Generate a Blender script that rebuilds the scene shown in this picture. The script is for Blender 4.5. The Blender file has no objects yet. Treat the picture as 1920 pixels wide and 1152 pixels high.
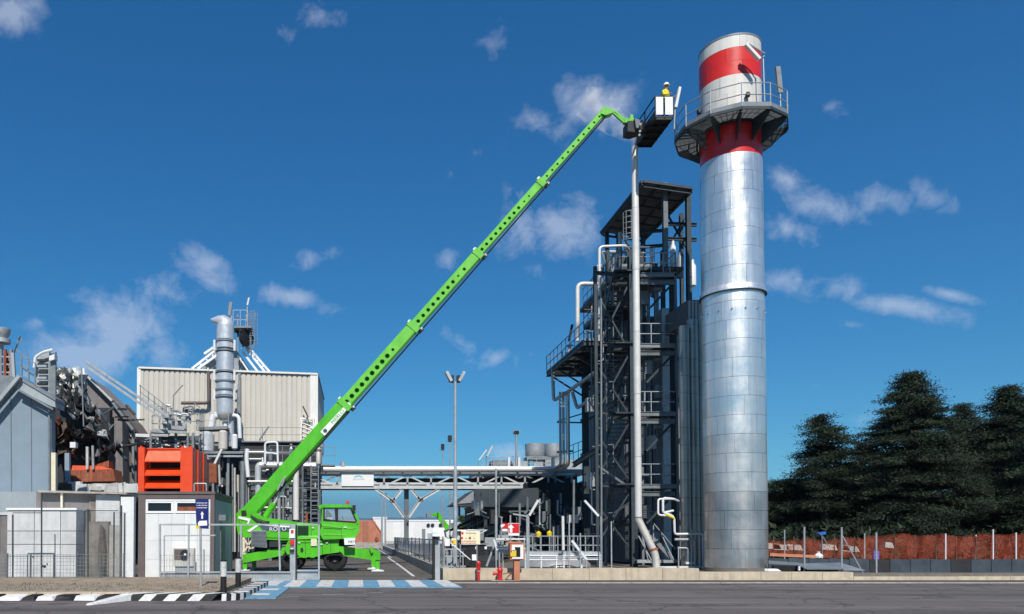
import bpy, math, random
from mathutils import Vector as V, Matrix
import numpy as np
R=math.radians
sc=bpy.context.scene
COL=sc.collection
# ---------------------------------------------------------------- camera
F,CX,HZ,CAMZ=1450.0,670.0,1005.0,1.7
TH=R(1.5)
CY=HZ-F*math.tan(TH)
cam=bpy.data.cameras.new('camera'); camo=bpy.data.objects.new('camera',cam); COL.objects.link(camo)
camo.location=(0,0,CAMZ); camo.rotation_euler=(math.pi/2+TH,0,0)
cam.sensor_width=36; cam.lens=F/1920*36
cam.shift_x=(960-CX)/1920; cam.shift_y=(CY-576)/1920
cam.clip_end=20000; cam.clip_start=.1
sc.camera=camo
# ---------------------------------------------------------------- light
SUN_EL,SUN_AZ=R(47),R(2)      # azimuth from -Y (behind the camera), negative = from the left
sl=bpy.data.lights.new('sun','SUN'); sl.energy=5.0; sl.angle=R(.5); sl.color=(1,.95,.87)
so=bpy.data.objects.new('sun',sl); COL.objects.link(so)
sd=V((math.sin(SUN_AZ)*math.cos(SUN_EL),-math.cos(SUN_AZ)*math.cos(SUN_EL),math.sin(SUN_EL)))
so.rotation_euler=sd.to_track_quat('Z','Y').to_euler(); so.location=sd*60
sc.view_settings.view_transform='Standard'; sc.view_settings.look='None'
sc.view_settings.exposure=0; sc.view_settings.gamma=1; sc.view_settings.use_curve_mapping=False
sc.cycles.max_bounces=6; sc.cycles.volume_bounces=2; sc.cycles.transparent_max_bounces=12
sc.cycles.volume_step_rate=2
def pixdir(x,y):
    a=(x-CX)/F; b=(CY-y)/F
    return V((a,math.cos(TH)-b*math.sin(TH),math.sin(TH)+b*math.cos(TH)))
def P(x,y,Y):
    d=pixdir(x,y); return V((0,0,CAMZ))+d*(Y/d.y)
def G(x,y,z=0.0):
    d=pixdir(x,y); return V((0,0,CAMZ))+d*((z-CAMZ)/d.z)
def S(Y): return Y/F
# ---------------------------------------------------------------- world: sky and clouds
W=bpy.data.worlds.new('World'); sc.world=W; W.use_nodes=True
nt=W.node_tree; N=nt.nodes; L=nt.links; N.clear()
def nd(t,**k):
    n=N.new(t)
    for a,b in k.items(): setattr(n,a,b)
    return n
def wm(op,a,b=None,c=None,clamp=False):
    n=nd('ShaderNodeMath',operation=op,use_clamp=clamp)
    for i,x in enumerate((a,b,c)):
        if x is None: continue
        if isinstance(x,(int,float)): n.inputs[i].default_value=x
        else: L.new(x,n.inputs[i])
    return n.outputs[0]
sky=nd('ShaderNodeTexSky',sky_type='NISHITA'); sky.sun_disc=False; sky.sun_elevation=SUN_EL
sky.sun_rotation=math.pi-SUN_AZ; sky.air_density=1.0; sky.dust_density=0.25; sky.ozone_density=3.0; sky.altitude=0
gm_=nd('ShaderNodeGamma'); gm_.inputs['Gamma'].default_value=.78; L.new(sky.outputs[0],gm_.inputs['Color'])
tint=nd('ShaderNodeMix',data_type='RGBA',blend_type='MULTIPLY'); tint.inputs[0].default_value=1; tint.inputs[7].default_value=(.33,.84,1.07,1)
hsv=nd('ShaderNodeHueSaturation'); hsv.inputs['Saturation'].default_value=1.44; hsv.inputs['Value'].default_value=1.29
L.new(gm_.outputs[0],hsv.inputs['Color']); L.new(hsv.outputs[0],tint.inputs[6])
tc=nd('ShaderNodeTexCoord'); D=tc.outputs['Generated']
n1=nd('ShaderNodeTexNoise'); n1.inputs['Scale'].default_value=9; n1.inputs['Detail'].default_value=9; n1.inputs['Roughness'].default_value=.62
n1.inputs['Distortion'].default_value=1.1; L.new(D,n1.inputs['Vector'])
n2=nd('ShaderNodeTexNoise'); n2.inputs['Scale'].default_value=34; n2.inputs['Detail'].default_value=10; n2.inputs['Roughness'].default_value=.66; n2.inputs['Distortion'].default_value=.4
L.new(D,n2.inputs['Vector'])
fb=wm('ADD',wm('MULTIPLY',n1.outputs[0],.55),wm('MULTIPLY',n2.outputs[0],.45))
# cloud banks: (x, y, half width px, half height px, tilt deg, amount)
CL=[(10,20,60,34,0,.95),(600,30,45,25,0,.6),(525,60,40,20,-20,.5),(938,80,40,32,20,.5),(1115,195,75,38,-10,.8),(1010,225,75,32,-25,.6),
(1250,150,70,40,0,.28),(1555,200,45,20,-15,.6),(1470,335,55,30,-25,.75),(1540,385,75,34,-18,.85),(1660,375,60,32,0,.75),(1745,370,70,28,-25,.6),(1480,430,70,26,-20,.75),(1620,415,80,20,-5,.4),
(1820,400,25,22,0,.3),(1055,425,75,50,0,.9),(975,420,50,60,20,.7),(840,485,25,20,0,.65),(390,495,60,38,-35,.85),(320,550,60,32,-10,.8),(230,610,95,60,-10,1.0),
(170,665,120,50,10,.9),(290,655,90,50,0,.75),(65,605,32,18,20,.45),(590,485,58,28,10,.65),(550,557,70,20,-12,1.0),(860,640,50,24,-30,.62),(930,670,60,24,0,.58),
(995,665,25,18,0,.35),(1690,575,110,26,-12,.95),(1780,552,60,16,-14,.9),(1600,610,70,14,-14,.45),(1580,545,80,30,-10,.65),(1460,525,50,30,0,.6),(1540,640,60,16,-15,.3),
(960,850,30,18,0,.8),(930,870,28,10,0,.5),(890,815,60,10,-5,.25),(1490,860,90,60,0,.35),(1610,790,60,40,0,.4),(1000,500,40,30,0,.4),(900,285,45,20,0,.38),(845,325,30,18,-30,.42),(1500,720,120,14,-8,.28),(955,580,20,12,0,.3)]
acc=None
for (x,y,a,b,t,am) in CL:
    d=pixdir(x,y).normalized(); h=(pixdir(x+1,y).normalized()-d); sc1=h.length; u=h.normalized(); v=d.cross(u).normalized()
    ct,st=math.cos(R(t)),math.sin(R(t)); u2=u*ct+v*st if False else u*ct-v*(-st); 
    u2=(u*ct-v*st) if v.z<0 else (u*ct+v*(-st))
    v2=d.cross(u2).normalized()
    du=nd('ShaderNodeVectorMath',operation='DOT_PRODUCT'); L.new(D,du.inputs[0]); du.inputs[1].default_value=u2/(a*sc1*1.9)
    dv=nd('ShaderNodeVectorMath',operation='DOT_PRODUCT'); L.new(D,dv.inputs[0]); dv.inputs[1].default_value=v2/(b*sc1*1.9)
    dd=nd('ShaderNodeVectorMath',operation='DOT_PRODUCT'); L.new(D,dd.inputs[0]); dd.inputs[1].default_value=d
    e=wm('ADD',wm('MULTIPLY',du.outputs['Value'],du.outputs['Value']),wm('MULTIPLY',dv.outputs['Value'],dv.outputs['Value']))
    m=wm('MULTIPLY',wm('SUBTRACT',1,wm('SQRT',e),clamp=True),am)
    m=wm('MULTIPLY',m,wm('GREATER_THAN',dd.outputs['Value'],.3))
    acc=m if acc is None else wm('MAXIMUM',acc,m)
# behind and around the frame the same kind of loose cloud goes on
n3=nd('ShaderNodeTexNoise'); n3.inputs['Scale'].default_value=2.2; n3.inputs['Detail'].default_value=3; L.new(D,n3.inputs['Vector'])
sep=nd('ShaderNodeSeparateXYZ'); L.new(D,sep.inputs[0])
beh=wm('MULTIPLY',wm('SUBTRACT',.35,sep.outputs['Y'],clamp=True),3,clamp=True)
gen=wm('MULTIPLY',wm('MULTIPLY',wm('SUBTRACT',n3.outputs[0],.46,clamp=True),5,clamp=True),beh)
acc=wm('MAXIMUM',acc,wm('MULTIPLY',gen,.6))
dens=wm('ADD',wm('MULTIPLY',wm('SUBTRACT',fb,.5),4.4),wm('SUBTRACT',wm('MULTIPLY',acc,2.0),.64))
dens=wm('MULTIPLY',wm('MULTIPLY',dens,1,clamp=True),wm('MULTIPLY',acc,3.0,clamp=True))
dens=wm('MULTIPLY',dens,.50,clamp=True)
dens=wm('POWER',dens,1.15)
def nd_sep(): return sep
cm=nd('ShaderNodeMix',data_type='RGBA'); L.new(dens,cm.inputs[0]); low=wm('MULTIPLY',wm('SUBTRACT',.068,nd_sep().outputs['Z'],clamp=True),38,clamp=True)
bank=nd('ShaderNodeMix',data_type='RGBA',blend_type='MULTIPLY'); L.new(low,bank.inputs[0]); L.new(tint.outputs[2],bank.inputs[6]); bank.inputs[7].default_value=(.62,.52,.66,1)
L.new(bank.outputs[2],cm.inputs[6])
cm.inputs[7].default_value=(6.6,7.2,8.6,1)
bg=nd('ShaderNodeBackground'); bg.inputs['Strength'].default_value=.1; L.new(cm.outputs[2],bg.inputs['Color'])
wo=nd('ShaderNodeOutputWorld'); L.new(bg.outputs[0],wo.inputs[0])
# ---------------------------------------------------------------- materials
def mat(name,col,rough=.6,metal=0.0,var=.18,scale=1.5,streak=0.0,scol=None,bump=0.0,bscale=30,rnd=.06,alpha=None,spec=.5,coat=0,vb=0,wear=None):
    m=bpy.data.materials.new(name); m.use_nodes=True; t=m.node_tree; n=t.nodes; l=t.links
    b=n['Principled BSDF']; b.inputs['Roughness'].default_value=rough; b.inputs['Metallic'].default_value=metal
    b.inputs['Specular IOR Level'].default_value=spec
    if coat: b.inputs['Coat Weight'].default_value=coat; b.inputs['Coat Roughness'].default_value=.1
    g=n.new('ShaderNodeNewGeometry'); 
    no=n.new('ShaderNodeTexNoise'); no.inputs['Scale'].default_value=scale; no.inputs['Detail'].default_value=7; no.inputs['Roughness'].default_value=.65
    l.new(g.outputs['Position'],no.inputs['Vector'])
    oi=n.new('ShaderNodeObjectInfo')
    mr=n.new('ShaderNodeMapRange'); mr.inputs[1].default_value=.3; mr.inputs[2].default_value=.7; mr.inputs[3].default_value=1-var; mr.inputs[4].default_value=1+var*.6
    l.new(no.outputs[0],mr.inputs[0])
    mr2=n.new('ShaderNodeMapRange'); mr2.inputs[3].default_value=1-rnd; mr2.inputs[4].default_value=1+rnd; l.new(oi.outputs['Random'],mr2.inputs[0])
    mu=n.new('ShaderNodeMath'); mu.operation='MULTIPLY'; l.new(mr.outputs[0],mu.inputs[0]); l.new(mr2.outputs[0],mu.inputs[1])
    sca=n.new('ShaderNodeVectorMath'); sca.operation='SCALE'; sca.inputs[0].default_value=col; l.new(mu.outputs[0],sca.inputs['Scale'])
    out=sca.outputs[0]
    if streak:
        mp=n.new('ShaderNodeMapping'); mp.inputs['Scale'].default_value=(5,5,.35); l.new(g.outputs['Position'],mp.inputs[0])
        ns=n.new('ShaderNodeTexNoise'); ns.inputs['Scale'].default_value=1.0; ns.inputs['Detail'].default_value=6; l.new(mp.outputs[0],ns.inputs['Vector'])
        ms=n.new('ShaderNodeMapRange'); ms.inputs[1].default_value=.48; ms.inputs[2].default_value=.75; ms.inputs[4].default_value=streak; l.new(ns.outputs[0],ms.inputs[0])
        mx=n.new('ShaderNodeMix'); mx.data_type='RGBA'; l.new(ms.outputs[0],mx.inputs[0]); l.new(out,mx.inputs[6])
        mx.inputs[7].default_value=(*(scol or [c*.45 for c in col]),1); out=mx.outputs[2]
    l.new(out,b.inputs['Base Color'])
    mrr=n.new('ShaderNodeMapRange'); mrr.inputs[1].default_value=.3; mrr.inputs[2].default_value=.7; mrr.inputs[3].default_value=max(.05,rough-.1); mrr.inputs[4].default_value=min(1,rough+.1)
    l.new(no.outputs[0],mrr.inputs[0]); l.new(mrr.outputs[0],b.inputs['Roughness'])
    if bump:
        nb=n.new('ShaderNodeTexNoise'); nb.inputs['Scale'].default_value=bscale; nb.inputs['Detail'].default_value=5; l.new(g.outputs['Position'],nb.inputs['Vector'])
        bp=n.new('ShaderNodeBump'); bp.inputs['Strength'].default_value=bump; bp.inputs['Distance'].default_value=.02; l.new(nb.outputs[0],bp.inputs['Height']); l.new(bp.outputs[0],b.inputs['Normal'])
    if vb:
        mp=n.new('ShaderNodeMapping'); mp.inputs['Scale'].default_value=(2.2,2.2,.22); l.new(g.outputs['Position'],mp.inputs[0])
        nb=n.new('ShaderNodeTexNoise'); nb.inputs['Scale'].default_value=1.6; nb.inputs['Detail'].default_value=4; l.new(mp.outputs[0],nb.inputs['Vector'])
        bp=n.new('ShaderNodeBump'); bp.inputs['Strength'].default_value=vb; bp.inputs['Distance'].default_value=.12; l.new(nb.outputs[0],bp.inputs['Height']); l.new(bp.outputs[0],b.inputs['Normal'])
    if wear:
        nw_=n.new('ShaderNodeTexNoise'); nw_.inputs['Scale'].default_value=5; nw_.inputs['Detail'].default_value=9; nw_.inputs['Roughness'].default_value=.75; l.new(g.outputs['Position'],nw_.inputs['Vector'])
        mw=n.new('ShaderNodeMapRange'); mw.inputs[1].default_value=.50; mw.inputs[2].default_value=.60; mw.inputs[4].default_value=.85; l.new(nw_.outputs[0],mw.inputs[0])
        mx=n.new('ShaderNodeMix'); mx.data_type='RGBA'; l.new(mw.outputs[0],mx.inputs[0]); l.new(out,mx.inputs[6]); mx.inputs[7].default_value=(*wear,1); l.new(mx.outputs[2],b.inputs['Base Color'])
    if alpha is not None: b.inputs['Alpha'].default_value=alpha
    return m
M={}
def dm(k,*a,**kw): M[k]=mat(k,*a,**kw)
dm('chim',(.97,.925,.86),.35,.84,.06,.7,.34,(.62,.56,.46),rnd=.06,vb=.22)
dm('alu',(.72,.72,.73),.36,.5,.12,2,.2,(.35,.33,.3))
dm('galv',(.42,.44,.45),.5,.35,.18,3,.2)
dm('galvd',(.22,.245,.26),.55,.2,.2,3,.2)
dm('steel',(.038,.053,.061),.55,.1,.3,2,.3,(.02,.025,.03))
dm('steell',(.15,.175,.185),.55,.15,.25,2,.25)
dm('black',(.012,.012,.013),.55,0,.3)
dm('rubber',(.018,.018,.018),.85,0,.3)
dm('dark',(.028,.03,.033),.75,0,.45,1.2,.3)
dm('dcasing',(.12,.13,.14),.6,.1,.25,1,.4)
dm('casing',(.30,.31,.32),.55,.2,.18,1,.3)
dm('white',(.74,.74,.72),.5,0,.07,2,.18,(.5,.48,.44))
dm('paintw',(.66,.65,.62),.7,0,.3,5,.0,bump=.2,wear=(.22,.20,.19))
dm('pipew',(.72,.70,.66),.45,.1,.08,2,.15)
dm('chimlow',(.66,.63,.59),.40,.88,.16,.8,.45,(.34,.30,.25),rnd=.07,vb=.25)  # lowest rings: duller metal, darkened to stand in for the reflected road
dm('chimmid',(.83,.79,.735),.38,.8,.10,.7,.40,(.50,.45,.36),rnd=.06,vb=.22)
dm('duct',(.40,.37,.33),.38,.75,.2,.9,.6,(.20,.15,.10),vb=.3)
dm('truss',(.55,.56,.56),.5,.2,.12,3,.2)
dm('tan',(.56,.525,.46),.6,0,.07,.6,.30,(.40,.37,.32),rnd=.05)
dm('tanw',(.78,.76,.71),.55,0,.06)
dm('tank',(.56,.53,.48),.5,.15,.1,2,.3,(.38,.33,.27))
dm('red',(.70,.020,.012),.40,0,.12,1,.35,(.36,.03,.025),rnd=.02,coat=.2)
dm('cwhite',(.70,.68,.63),.5,0,.10,1,.6,(.46,.41,.33),rnd=.03)
dm('green',(.085,.49,.012),.4,0,.14,1.6,.38,(.07,.26,.02),rnd=.02,coat=.25)
dm('green2',(.15,.55,.045),.4,0,.13,1.4,.32,(.12,.34,.05),rnd=.02,coat=.25)
dm('orange',(.76,.062,.008),.45,0,.12,2,.22,(.55,.10,.04),rnd=.03)
dm('orangel',(.82,.13,.055),.5,0,.2,4,.3,(.6,.16,.08))
dm('brown',(.135,.105,.10),.7,0,.15,2,.2)
dm('bluew',(.235,.305,.365),.75,0,.16,.45,0,bump=.25)
dm('bluedk',(.05,.08,.12),.6,0,.2)
dm('bluegrey',(.36,.40,.42),.6,0,.12,1,.2)
dm('navy',(.012,.018,.14),.4,0,.1)
dm('signw',(.85,.85,.85),.4,0,.03)
dm('signr',(.62,.02,.02),.4,0,.05)
dm('cyan',(.15,.55,.68),.4,0,.05)
dm('greyp',(.33,.40,.45),.4,0,.05)
dm('yellow',(.75,.55,.02),.4,0,.08)
dm('cream',(.80,.72,.52),.5,0,.08,4,.2)
dm('concrete',(.56,.47,.345),.85,0,.22,2.2,.6,(.34,.28,.20),bump=.5,bscale=14)
dm('conc2',(.40,.37,.33),.85,0,.3,3,.4,bump=.5,bscale=14)
dm('blockw',(.60,.61,.60),.8,0,.22,1.1,.4,(.36,.35,.33),bump=.4,bscale=8)
dm('render',(.20,.185,.18),.85,0,.25,1.5,.4,bump=.3)
dm('weath',(.23,.20,.17),.85,0,.5,2.5,.6,(.08,.07,.06),bump=.6,bscale=6)
dm('soil',(.30,.235,.165),.95,0,.45,3,bump=.8,bscale=12)
dm('mortar',(.17,.15,.13),.9,0,.3,4)
dm('terra',(.52,.20,.115),.8,0,.2,3,.2)
dm('brick',(.42,.165,.10),.85,0,.22,1.4,bump=.2,rnd=.16)
dm('kerbb',(.009,.009,.009),.7,0,.5,6,bump=.4)
dm('kerbw',(.70,.69,.67),.7,0,.22,7,bump=.4)
dm('blue',(.13,.32,.47),.7,0,.28,7,bump=.2,wear=(.12,.16,.19))
dm('fire',(.60,.018,.018),.4,0,.1,6,coat=.3)
dm('rust',(.26,.07,.03),.8,0,.5,4,.5,(.5,.2,.12))
dm('debris',(.10,.07,.05),.9,0,.6,4,.5,(.32,.24,.16),bump=.8,bscale=8)
dm('sheetw',(.52,.52,.50),.6,.1,.35,3,.4,(.18,.16,.15))
dm('tarp',(.05,.065,.08),.6,0,.4,1.2)
dm('bark',(.10,.075,.055),.95,0,.4,5,bump=.8)
dm('skin',(.45,.25,.17),.6); dm('cloth',(.03,.035,.06),.8); dm('vest',(.80,.70,.02),.7,var=.1)
dm('purple',(.16,.13,.45),.5); dm('bluebr',(.03,.12,.42),.5)
dm('whmetal',(.72,.73,.74),.5,0,.08)
def glassm(name,tint=(.05,.07,.08)):
    m=bpy.data.materials.new(name); m.use_nodes=True; b=m.node_tree.nodes['Principled BSDF']
    b.inputs['Base Color'].default_value=(*tint,1); b.inputs['Roughness'].default_value=.06; b.inputs['Specular IOR Level'].default_value=.8
    return m
M['glass']=glassm('glass',(.012,.014,.016))
def clear(name):
    m=bpy.data.materials.new(name); m.use_nodes=True; t=m.node_tree; b=t.nodes['Principled BSDF']
    b.inputs['Base Color'].default_value=(.35,.45,.5,1); b.inputs['Roughness'].default_value=.05; b.inputs['Alpha'].default_value=.28
    return m
M['clear']=clear('cab_glass')
# road asphalt with tonal bands along the driving direction, patches, fine grain
def asphalt(name,c,warm=1.0,band=True):
    m=bpy.data.materials.new(name); m.use_nodes=True; t=m.node_tree; n=t.nodes; l=t.links; b=n['Principled BSDF']; b.inputs['Roughness'].default_value=.85
    b.inputs['Specular IOR Level'].default_value=.3
    g=n.new('ShaderNodeNewGeometry')
    def noise(s,sv=(1,1,1),det=6,ro=.6):
        mp=n.new('ShaderNodeMapping'); mp.inputs['Scale'].default_value=sv; l.new(g.outputs['Position'],mp.inputs[0])
        q=n.new('ShaderNodeTexNoise'); q.inputs['Scale'].default_value=s; q.inputs['Detail'].default_value=det; q.inputs['Roughness'].default_value=ro; l.new(mp.outputs[0],q.inputs['Vector']); return q.outputs[0]
    def rng(x,a,b_,lo,hi):
        q=n.new('ShaderNodeMapRange'); q.inputs[1].default_value=a; q.inputs[2].default_value=b_; q.inputs[3].default_value=lo; q.inputs[4].default_value=hi; l.new(x,q.inputs[0]); return q.outputs[0]
    def mul(a,b_):
        q=n.new('ShaderNodeMath'); q.operation='MULTIPLY'; l.new(a,q.inputs[0]); l.new(b_,q.inputs[1]); return q.outputs[0]
    f=mul(rng(noise(1.0,(.05,1.1,1),4),.3,.7,.62,1.36),rng(noise(.5,(.5,1,1)),.3,.7,.82,1.16))
    f=mul(f,rng(noise(60,det=2),.25,.75,.75,1.25)); f=mul(f,rng(noise(7),.3,.7,.9,1.1))
    vor=n.new('ShaderNodeTexVoronoi'); vor.feature='DISTANCE_TO_EDGE'; vor.inputs['Scale'].default_value=.28
    wv=n.new('ShaderNodeVectorMath'); wv.operation='ADD'; nz=n.new('ShaderNodeTexNoise'); nz.inputs['Scale'].default_value=1.5; nz.inputs['Detail'].default_value=5
    l.new(g.outputs['Position'],nz.inputs['Vector']); l.new(g.outputs['Position'],wv.inputs[0]); l.new(nz.outputs['Color'],wv.inputs[1]); l.new(wv.outputs[0],vor.inputs['Vector'])
    f=mul(mul(f,rng(vor.outputs['Distance'],.0,.014,.45,1.0)),mul(rng(noise(.9,(1,1,1),3,.5),.60,.72,1.0,.55),rng(noise(1.0,(.02,3.2,1),3),.35,.7,.82,1.16)))
    s=n.new('ShaderNodeVectorMath'); s.operation='SCALE'; s.inputs[0].default_value=c; l.new(f,s.inputs['Scale']); l.new(s.outputs[0],b.inputs['Base Color'])
    bp=n.new('ShaderNodeBump'); bp.inputs['Strength'].default_value=.5; bp.inputs['Distance'].default_value=.01; l.new(noise(90,det=3),bp.inputs['Height']); l.new(bp.outputs[0],b.inputs['Normal'])
    return m
ASPH=1
M['asphalt']=asphalt('asphalt',(.128,.113,.105)); M['yard']=asphalt('yard_asphalt',(.115,.100,.088)); M['walk']=asphalt('walk',(.082,.070,.066))
M['apron']=asphalt('concrete_apron',(.16,.135,.11))
# ---------------------------------------------------------------- mesh builder
Z=V((0,0,1))
class MB:
    def __init__(s): s.v=[]; s.f=[]; s.s=[]
    def add(s,vs,fs,sm=False):
        o=len(s.v); s.v+=[V(a) for a in vs]; s.f+=[tuple(i+o for i in f) for f in fs]; s.s+=[sm]*len(fs); return s
    def box(s,x0,x1,y0,y1,z0,z1):
        return s.add([(x0,y0,z0),(x1,y0,z0),(x1,y1,z0),(x0,y1,z0),(x0,y0,z1),(x1,y0,z1),(x1,y1,z1),(x0,y1,z1)],
            [(0,3,2,1),(4,5,6,7),(0,1,5,4),(1,2,6,5),(2,3,7,6),(3,0,4,7)])
    def frame(s,p,q,up=None):
        d=(q-p).normalized(); up=V(up) if up is not None else (Z if abs(d.z)<.98 else V((0,1,0)))
        a=d.cross(up).normalized(); b=a.cross(d).normalized(); return d,a,b
    def bar(s,p,q,w,h=None,up=None):
        p=V(p);q=V(q);h=h or w; d,a,b=s.frame(p,q,up); a=a*w/2;b=b*h/2
        return s.add([p-a-b,p+a-b,p+a+b,p-a+b,q-a-b,q+a-b,q+a+b,q-a+b],[(0,1,2,3),(7,6,5,4),(0,4,5,1),(1,5,6,2),(2,6,7,3),(3,7,4,0)])
    def ibeam(s,p,q,w,h,t=.02,up=None):
        p=V(p);q=V(q); d,a,b=s.frame(p,q,up)
        s.bar(p+b*(h/2-t/2),q+b*(h/2-t/2),w,t,up); s.bar(p-b*(h/2-t/2),q-b*(h/2-t/2),w,t,up); return s.bar(p,q,t,h-2*t,up)
    def tube(s,p,q,r,r2=None,n=10,caps=True):
        p=V(p);q=V(q);r2=r if r2 is None else r2; d,a,b=s.frame(p,q); o=len(s.v)
        for c,rr in((p,r),(q,r2)):
            for i in range(n):
                t=2*math.pi*i/n; s.v.append(c+a*(rr*math.cos(t))+b*(rr*math.sin(t)))
        for i in range(n):
            j=(i+1)%n; s.f.append((o+i,o+n+i,o+n+j,o+j)); s.s.append(True)
        if caps:
            s.f.append(tuple(o+i for i in range(n))); s.s.append(False)
            s.f.append(tuple(o+n+i for i in reversed(range(n)))); s.s.append(False)
        return s
    def path(s,pts,r,n=8,el=None,k=4,closed=False):
        pts=[V(p) for p in pts]; el=r*2.2 if el is None else el; out=[pts[0]]
        for i in range(1,len(pts)-1):
            a,b,c=pts[i-1],pts[i],pts[i+1]; e=min(el,(a-b).length*.45,(c-b).length*.45)
            u=b+(a-b).normalized()*e; w=b+(c-b).normalized()*e
            for j in range(k+1):
                t=j/k; out.append(u*(1-t)**2+b*2*t*(1-t)+w*t*t)
        out.append(pts[-1]); 
        rr=r if isinstance(r,(list,tuple)) else [r]*len(out)
        o=len(s.v); d=(out[1]-out[0]).normalized(); a=d.cross(Z if abs(d.z)<.98 else V((0,1,0))).normalized()
        for i,c in enumerate(out):
            d=(out[min(i+1,len(out)-1)]-out[max(i-1,0)]).normalized(); a=(a-d*a.dot(d)).normalized(); b=d.cross(a)
            for j in range(n):
                t=2*math.pi*j/n; s.v.append(c+(a*math.cos(t)+b*math.sin(t))*r)
        for i in range(len(out)-1):
            for j in range(n):
                q=(j+1)%n; s.f.append((o+i*n+j,o+i*n+q,o+(i+1)*n+q,o+(i+1)*n+j)); s.s.append(True)
        s.f.append(tuple(o+j for j in reversed(range(n)))); s.s.append(False)
        e=o+(len(out)-1)*n; s.f.append(tuple(e+j for j in range(n))); s.s.append(False); return s
    def prism(s,pts,ext):
        pts=[V(p) for p in pts]; ext=V(ext); n=len(pts)
        nrm=V((0,0,0))
        for i in range(n): nrm+=pts[i].cross(pts[(i+1)%n])
        if nrm.dot(ext)>0: pts=pts[::-1]
        return s.add(pts+[p+ext for p in pts],[tuple(range(n)),tuple(range(2*n-1,n-1,-1))]+[(i,i+n,(i+1)%n+n,(i+1)%n) for i in range(n)])
    def lathe(s,c,prof,n=32,a0=0,a1=2*math.pi,sm=True,axis=None):
        c=V(c); o=len(s.v); full=abs(a1-a0-2*math.pi)<1e-6; m=n if full else n+1
        if axis is None: X,Yv,Zv=V((1,0,0)),V((0,1,0)),Z
        else:
            Zv=V(axis).normalized(); X=Zv.cross(V((0,1,0)) if abs(Zv.y)<.9 else V((1,0,0))).normalized(); Yv=Zv.cross(X)
        for r,z in prof:
            for i in range(m):
                t=a0+(a1-a0)*i/n; s.v.append(c+X*(r*math.cos(t))+Yv*(r*math.sin(t))+Zv*z)
        for k in range(len(prof)-1):
            for i in range(n):
                j=(i+1)%m; s.f.append((o+k*m+i,o+k*m+j,o+(k+1)*m+j,o+(k+1)*m+i)); s.s.append(sm)
        return s
    def disc(s,c,r,n=16,nrm=(0,0,1)):
        return s.tube(V(c),V(c)+V(nrm).normalized()*.004,r,n=n)
ORG={}
def mesh(name,mb,m,org=V((0,0,0))):
    me=bpy.data.meshes.new(name); me.from_pydata([tuple(v-org) for v in mb.v],[],mb.f)
    me.polygons.foreach_set('use_smooth',mb.s); me.materials.append(M[m] if isinstance(m,str) else m); me.update()
    if any(mb.s): me.set_sharp_from_angle(angle=R(38))
    return me
def link(o,parent,org):
    COL.objects.link(o)
    if parent: o.parent=parent
    ORG[o.name]=org
def thing(name,label,cat,loc=(0,0,0),group=None):
    o=bpy.data.objects.new(name,None); o.empty_display_size=.2; o.location=loc; link(o,None,V(loc)); o['label']=label; o['category']=cat
    if group: o['group']=group
    return o
def part(name,mb,m,parent,label=None,kind=None):
    org=ORG[parent.name]; o=bpy.data.objects.new(name,mesh(name,mb,m,org)); link(o,parent,org)
    if label: o['label']=label
    if kind: o['kind']=kind
    return o
def piece(name,me,parent,world):      # alike pieces sharing one mesh, meshes are built round their own origin
    o=bpy.data.objects.new(name,me); link(o,parent,V(world)); o.location=V(world)-ORG[parent.name]; return o
def solo(name,mb,m,label,cat,group=None,kind=None):
    lo=V((min(v.x for v in mb.v)+max(v.x for v in mb.v),min(v.y for v in mb.v)+max(v.y for v in mb.v),0))/2; lo.z=min(v.z for v in mb.v)
    o=bpy.data.objects.new(name,mesh(name,mb,m,lo)); o.location=lo; link(o,None,lo); o['label']=label; o['category']=cat
    if group: o['group']=group
    if kind: o['kind']=kind
    return o
def struct(name,mb,m):
    o=bpy.data.objects.new(name,mesh(name,mb,m)); link(o,None,V((0,0,0))); o['kind']='structure'; return o
def copy_tree(o,parent=None,loc=None):
    c=o.copy(); COL.objects.link(c); c.parent=parent; base=V(loc) if loc is not None else ORG[o.name]; ORG[c.name]=base
    if loc is not None: c.location=loc
    for ch in list(o.children): 
        copy_tree(ch,c)
    return c
def text(name,body,size,loc,m,parent,rot=(math.pi/2,0,0),align='CENTER',sx=1):
    cu=bpy.data.curves.new(name,'FONT'); cu.body=body; cu.size=size; cu.align_x=align; cu.align_y='CENTER'; cu.extrude=.003; cu.space_character=1.05
    cu.materials.append(M[m]); o=bpy.data.objects.new(name,cu); COL.objects.link(o); o.parent=parent; o.location=V(loc)-ORG[parent.name]; o.rotation_euler=rot; o.scale=(sx,1,1); return o
def rail(parent,pts,h=1.1,sp=1.3,r=.022,m='galv',rails=2,toe=True,name='railing'):
    mb=MB(); pts=[V(p) for p in pts]
    for a,b in zip(pts[:-1],pts[1:]):
        n=max(1,round((b-a).length/sp))
        for i in range(n+1):
            p=a.lerp(b,i/n); mb.bar(p,p+Z*h,r*2)
        for k in range(rails):
            hh=h*(1-k/rails) if rails>1 else h
            mb.bar(a+Z*hh,b+Z*hh,r*2)
        if toe: mb.bar(a+Z*.08,b+Z*.08,.015,.15)
    return part(name,mb,m,parent)
rng=random.Random(7)
HAZE=.00004
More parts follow.
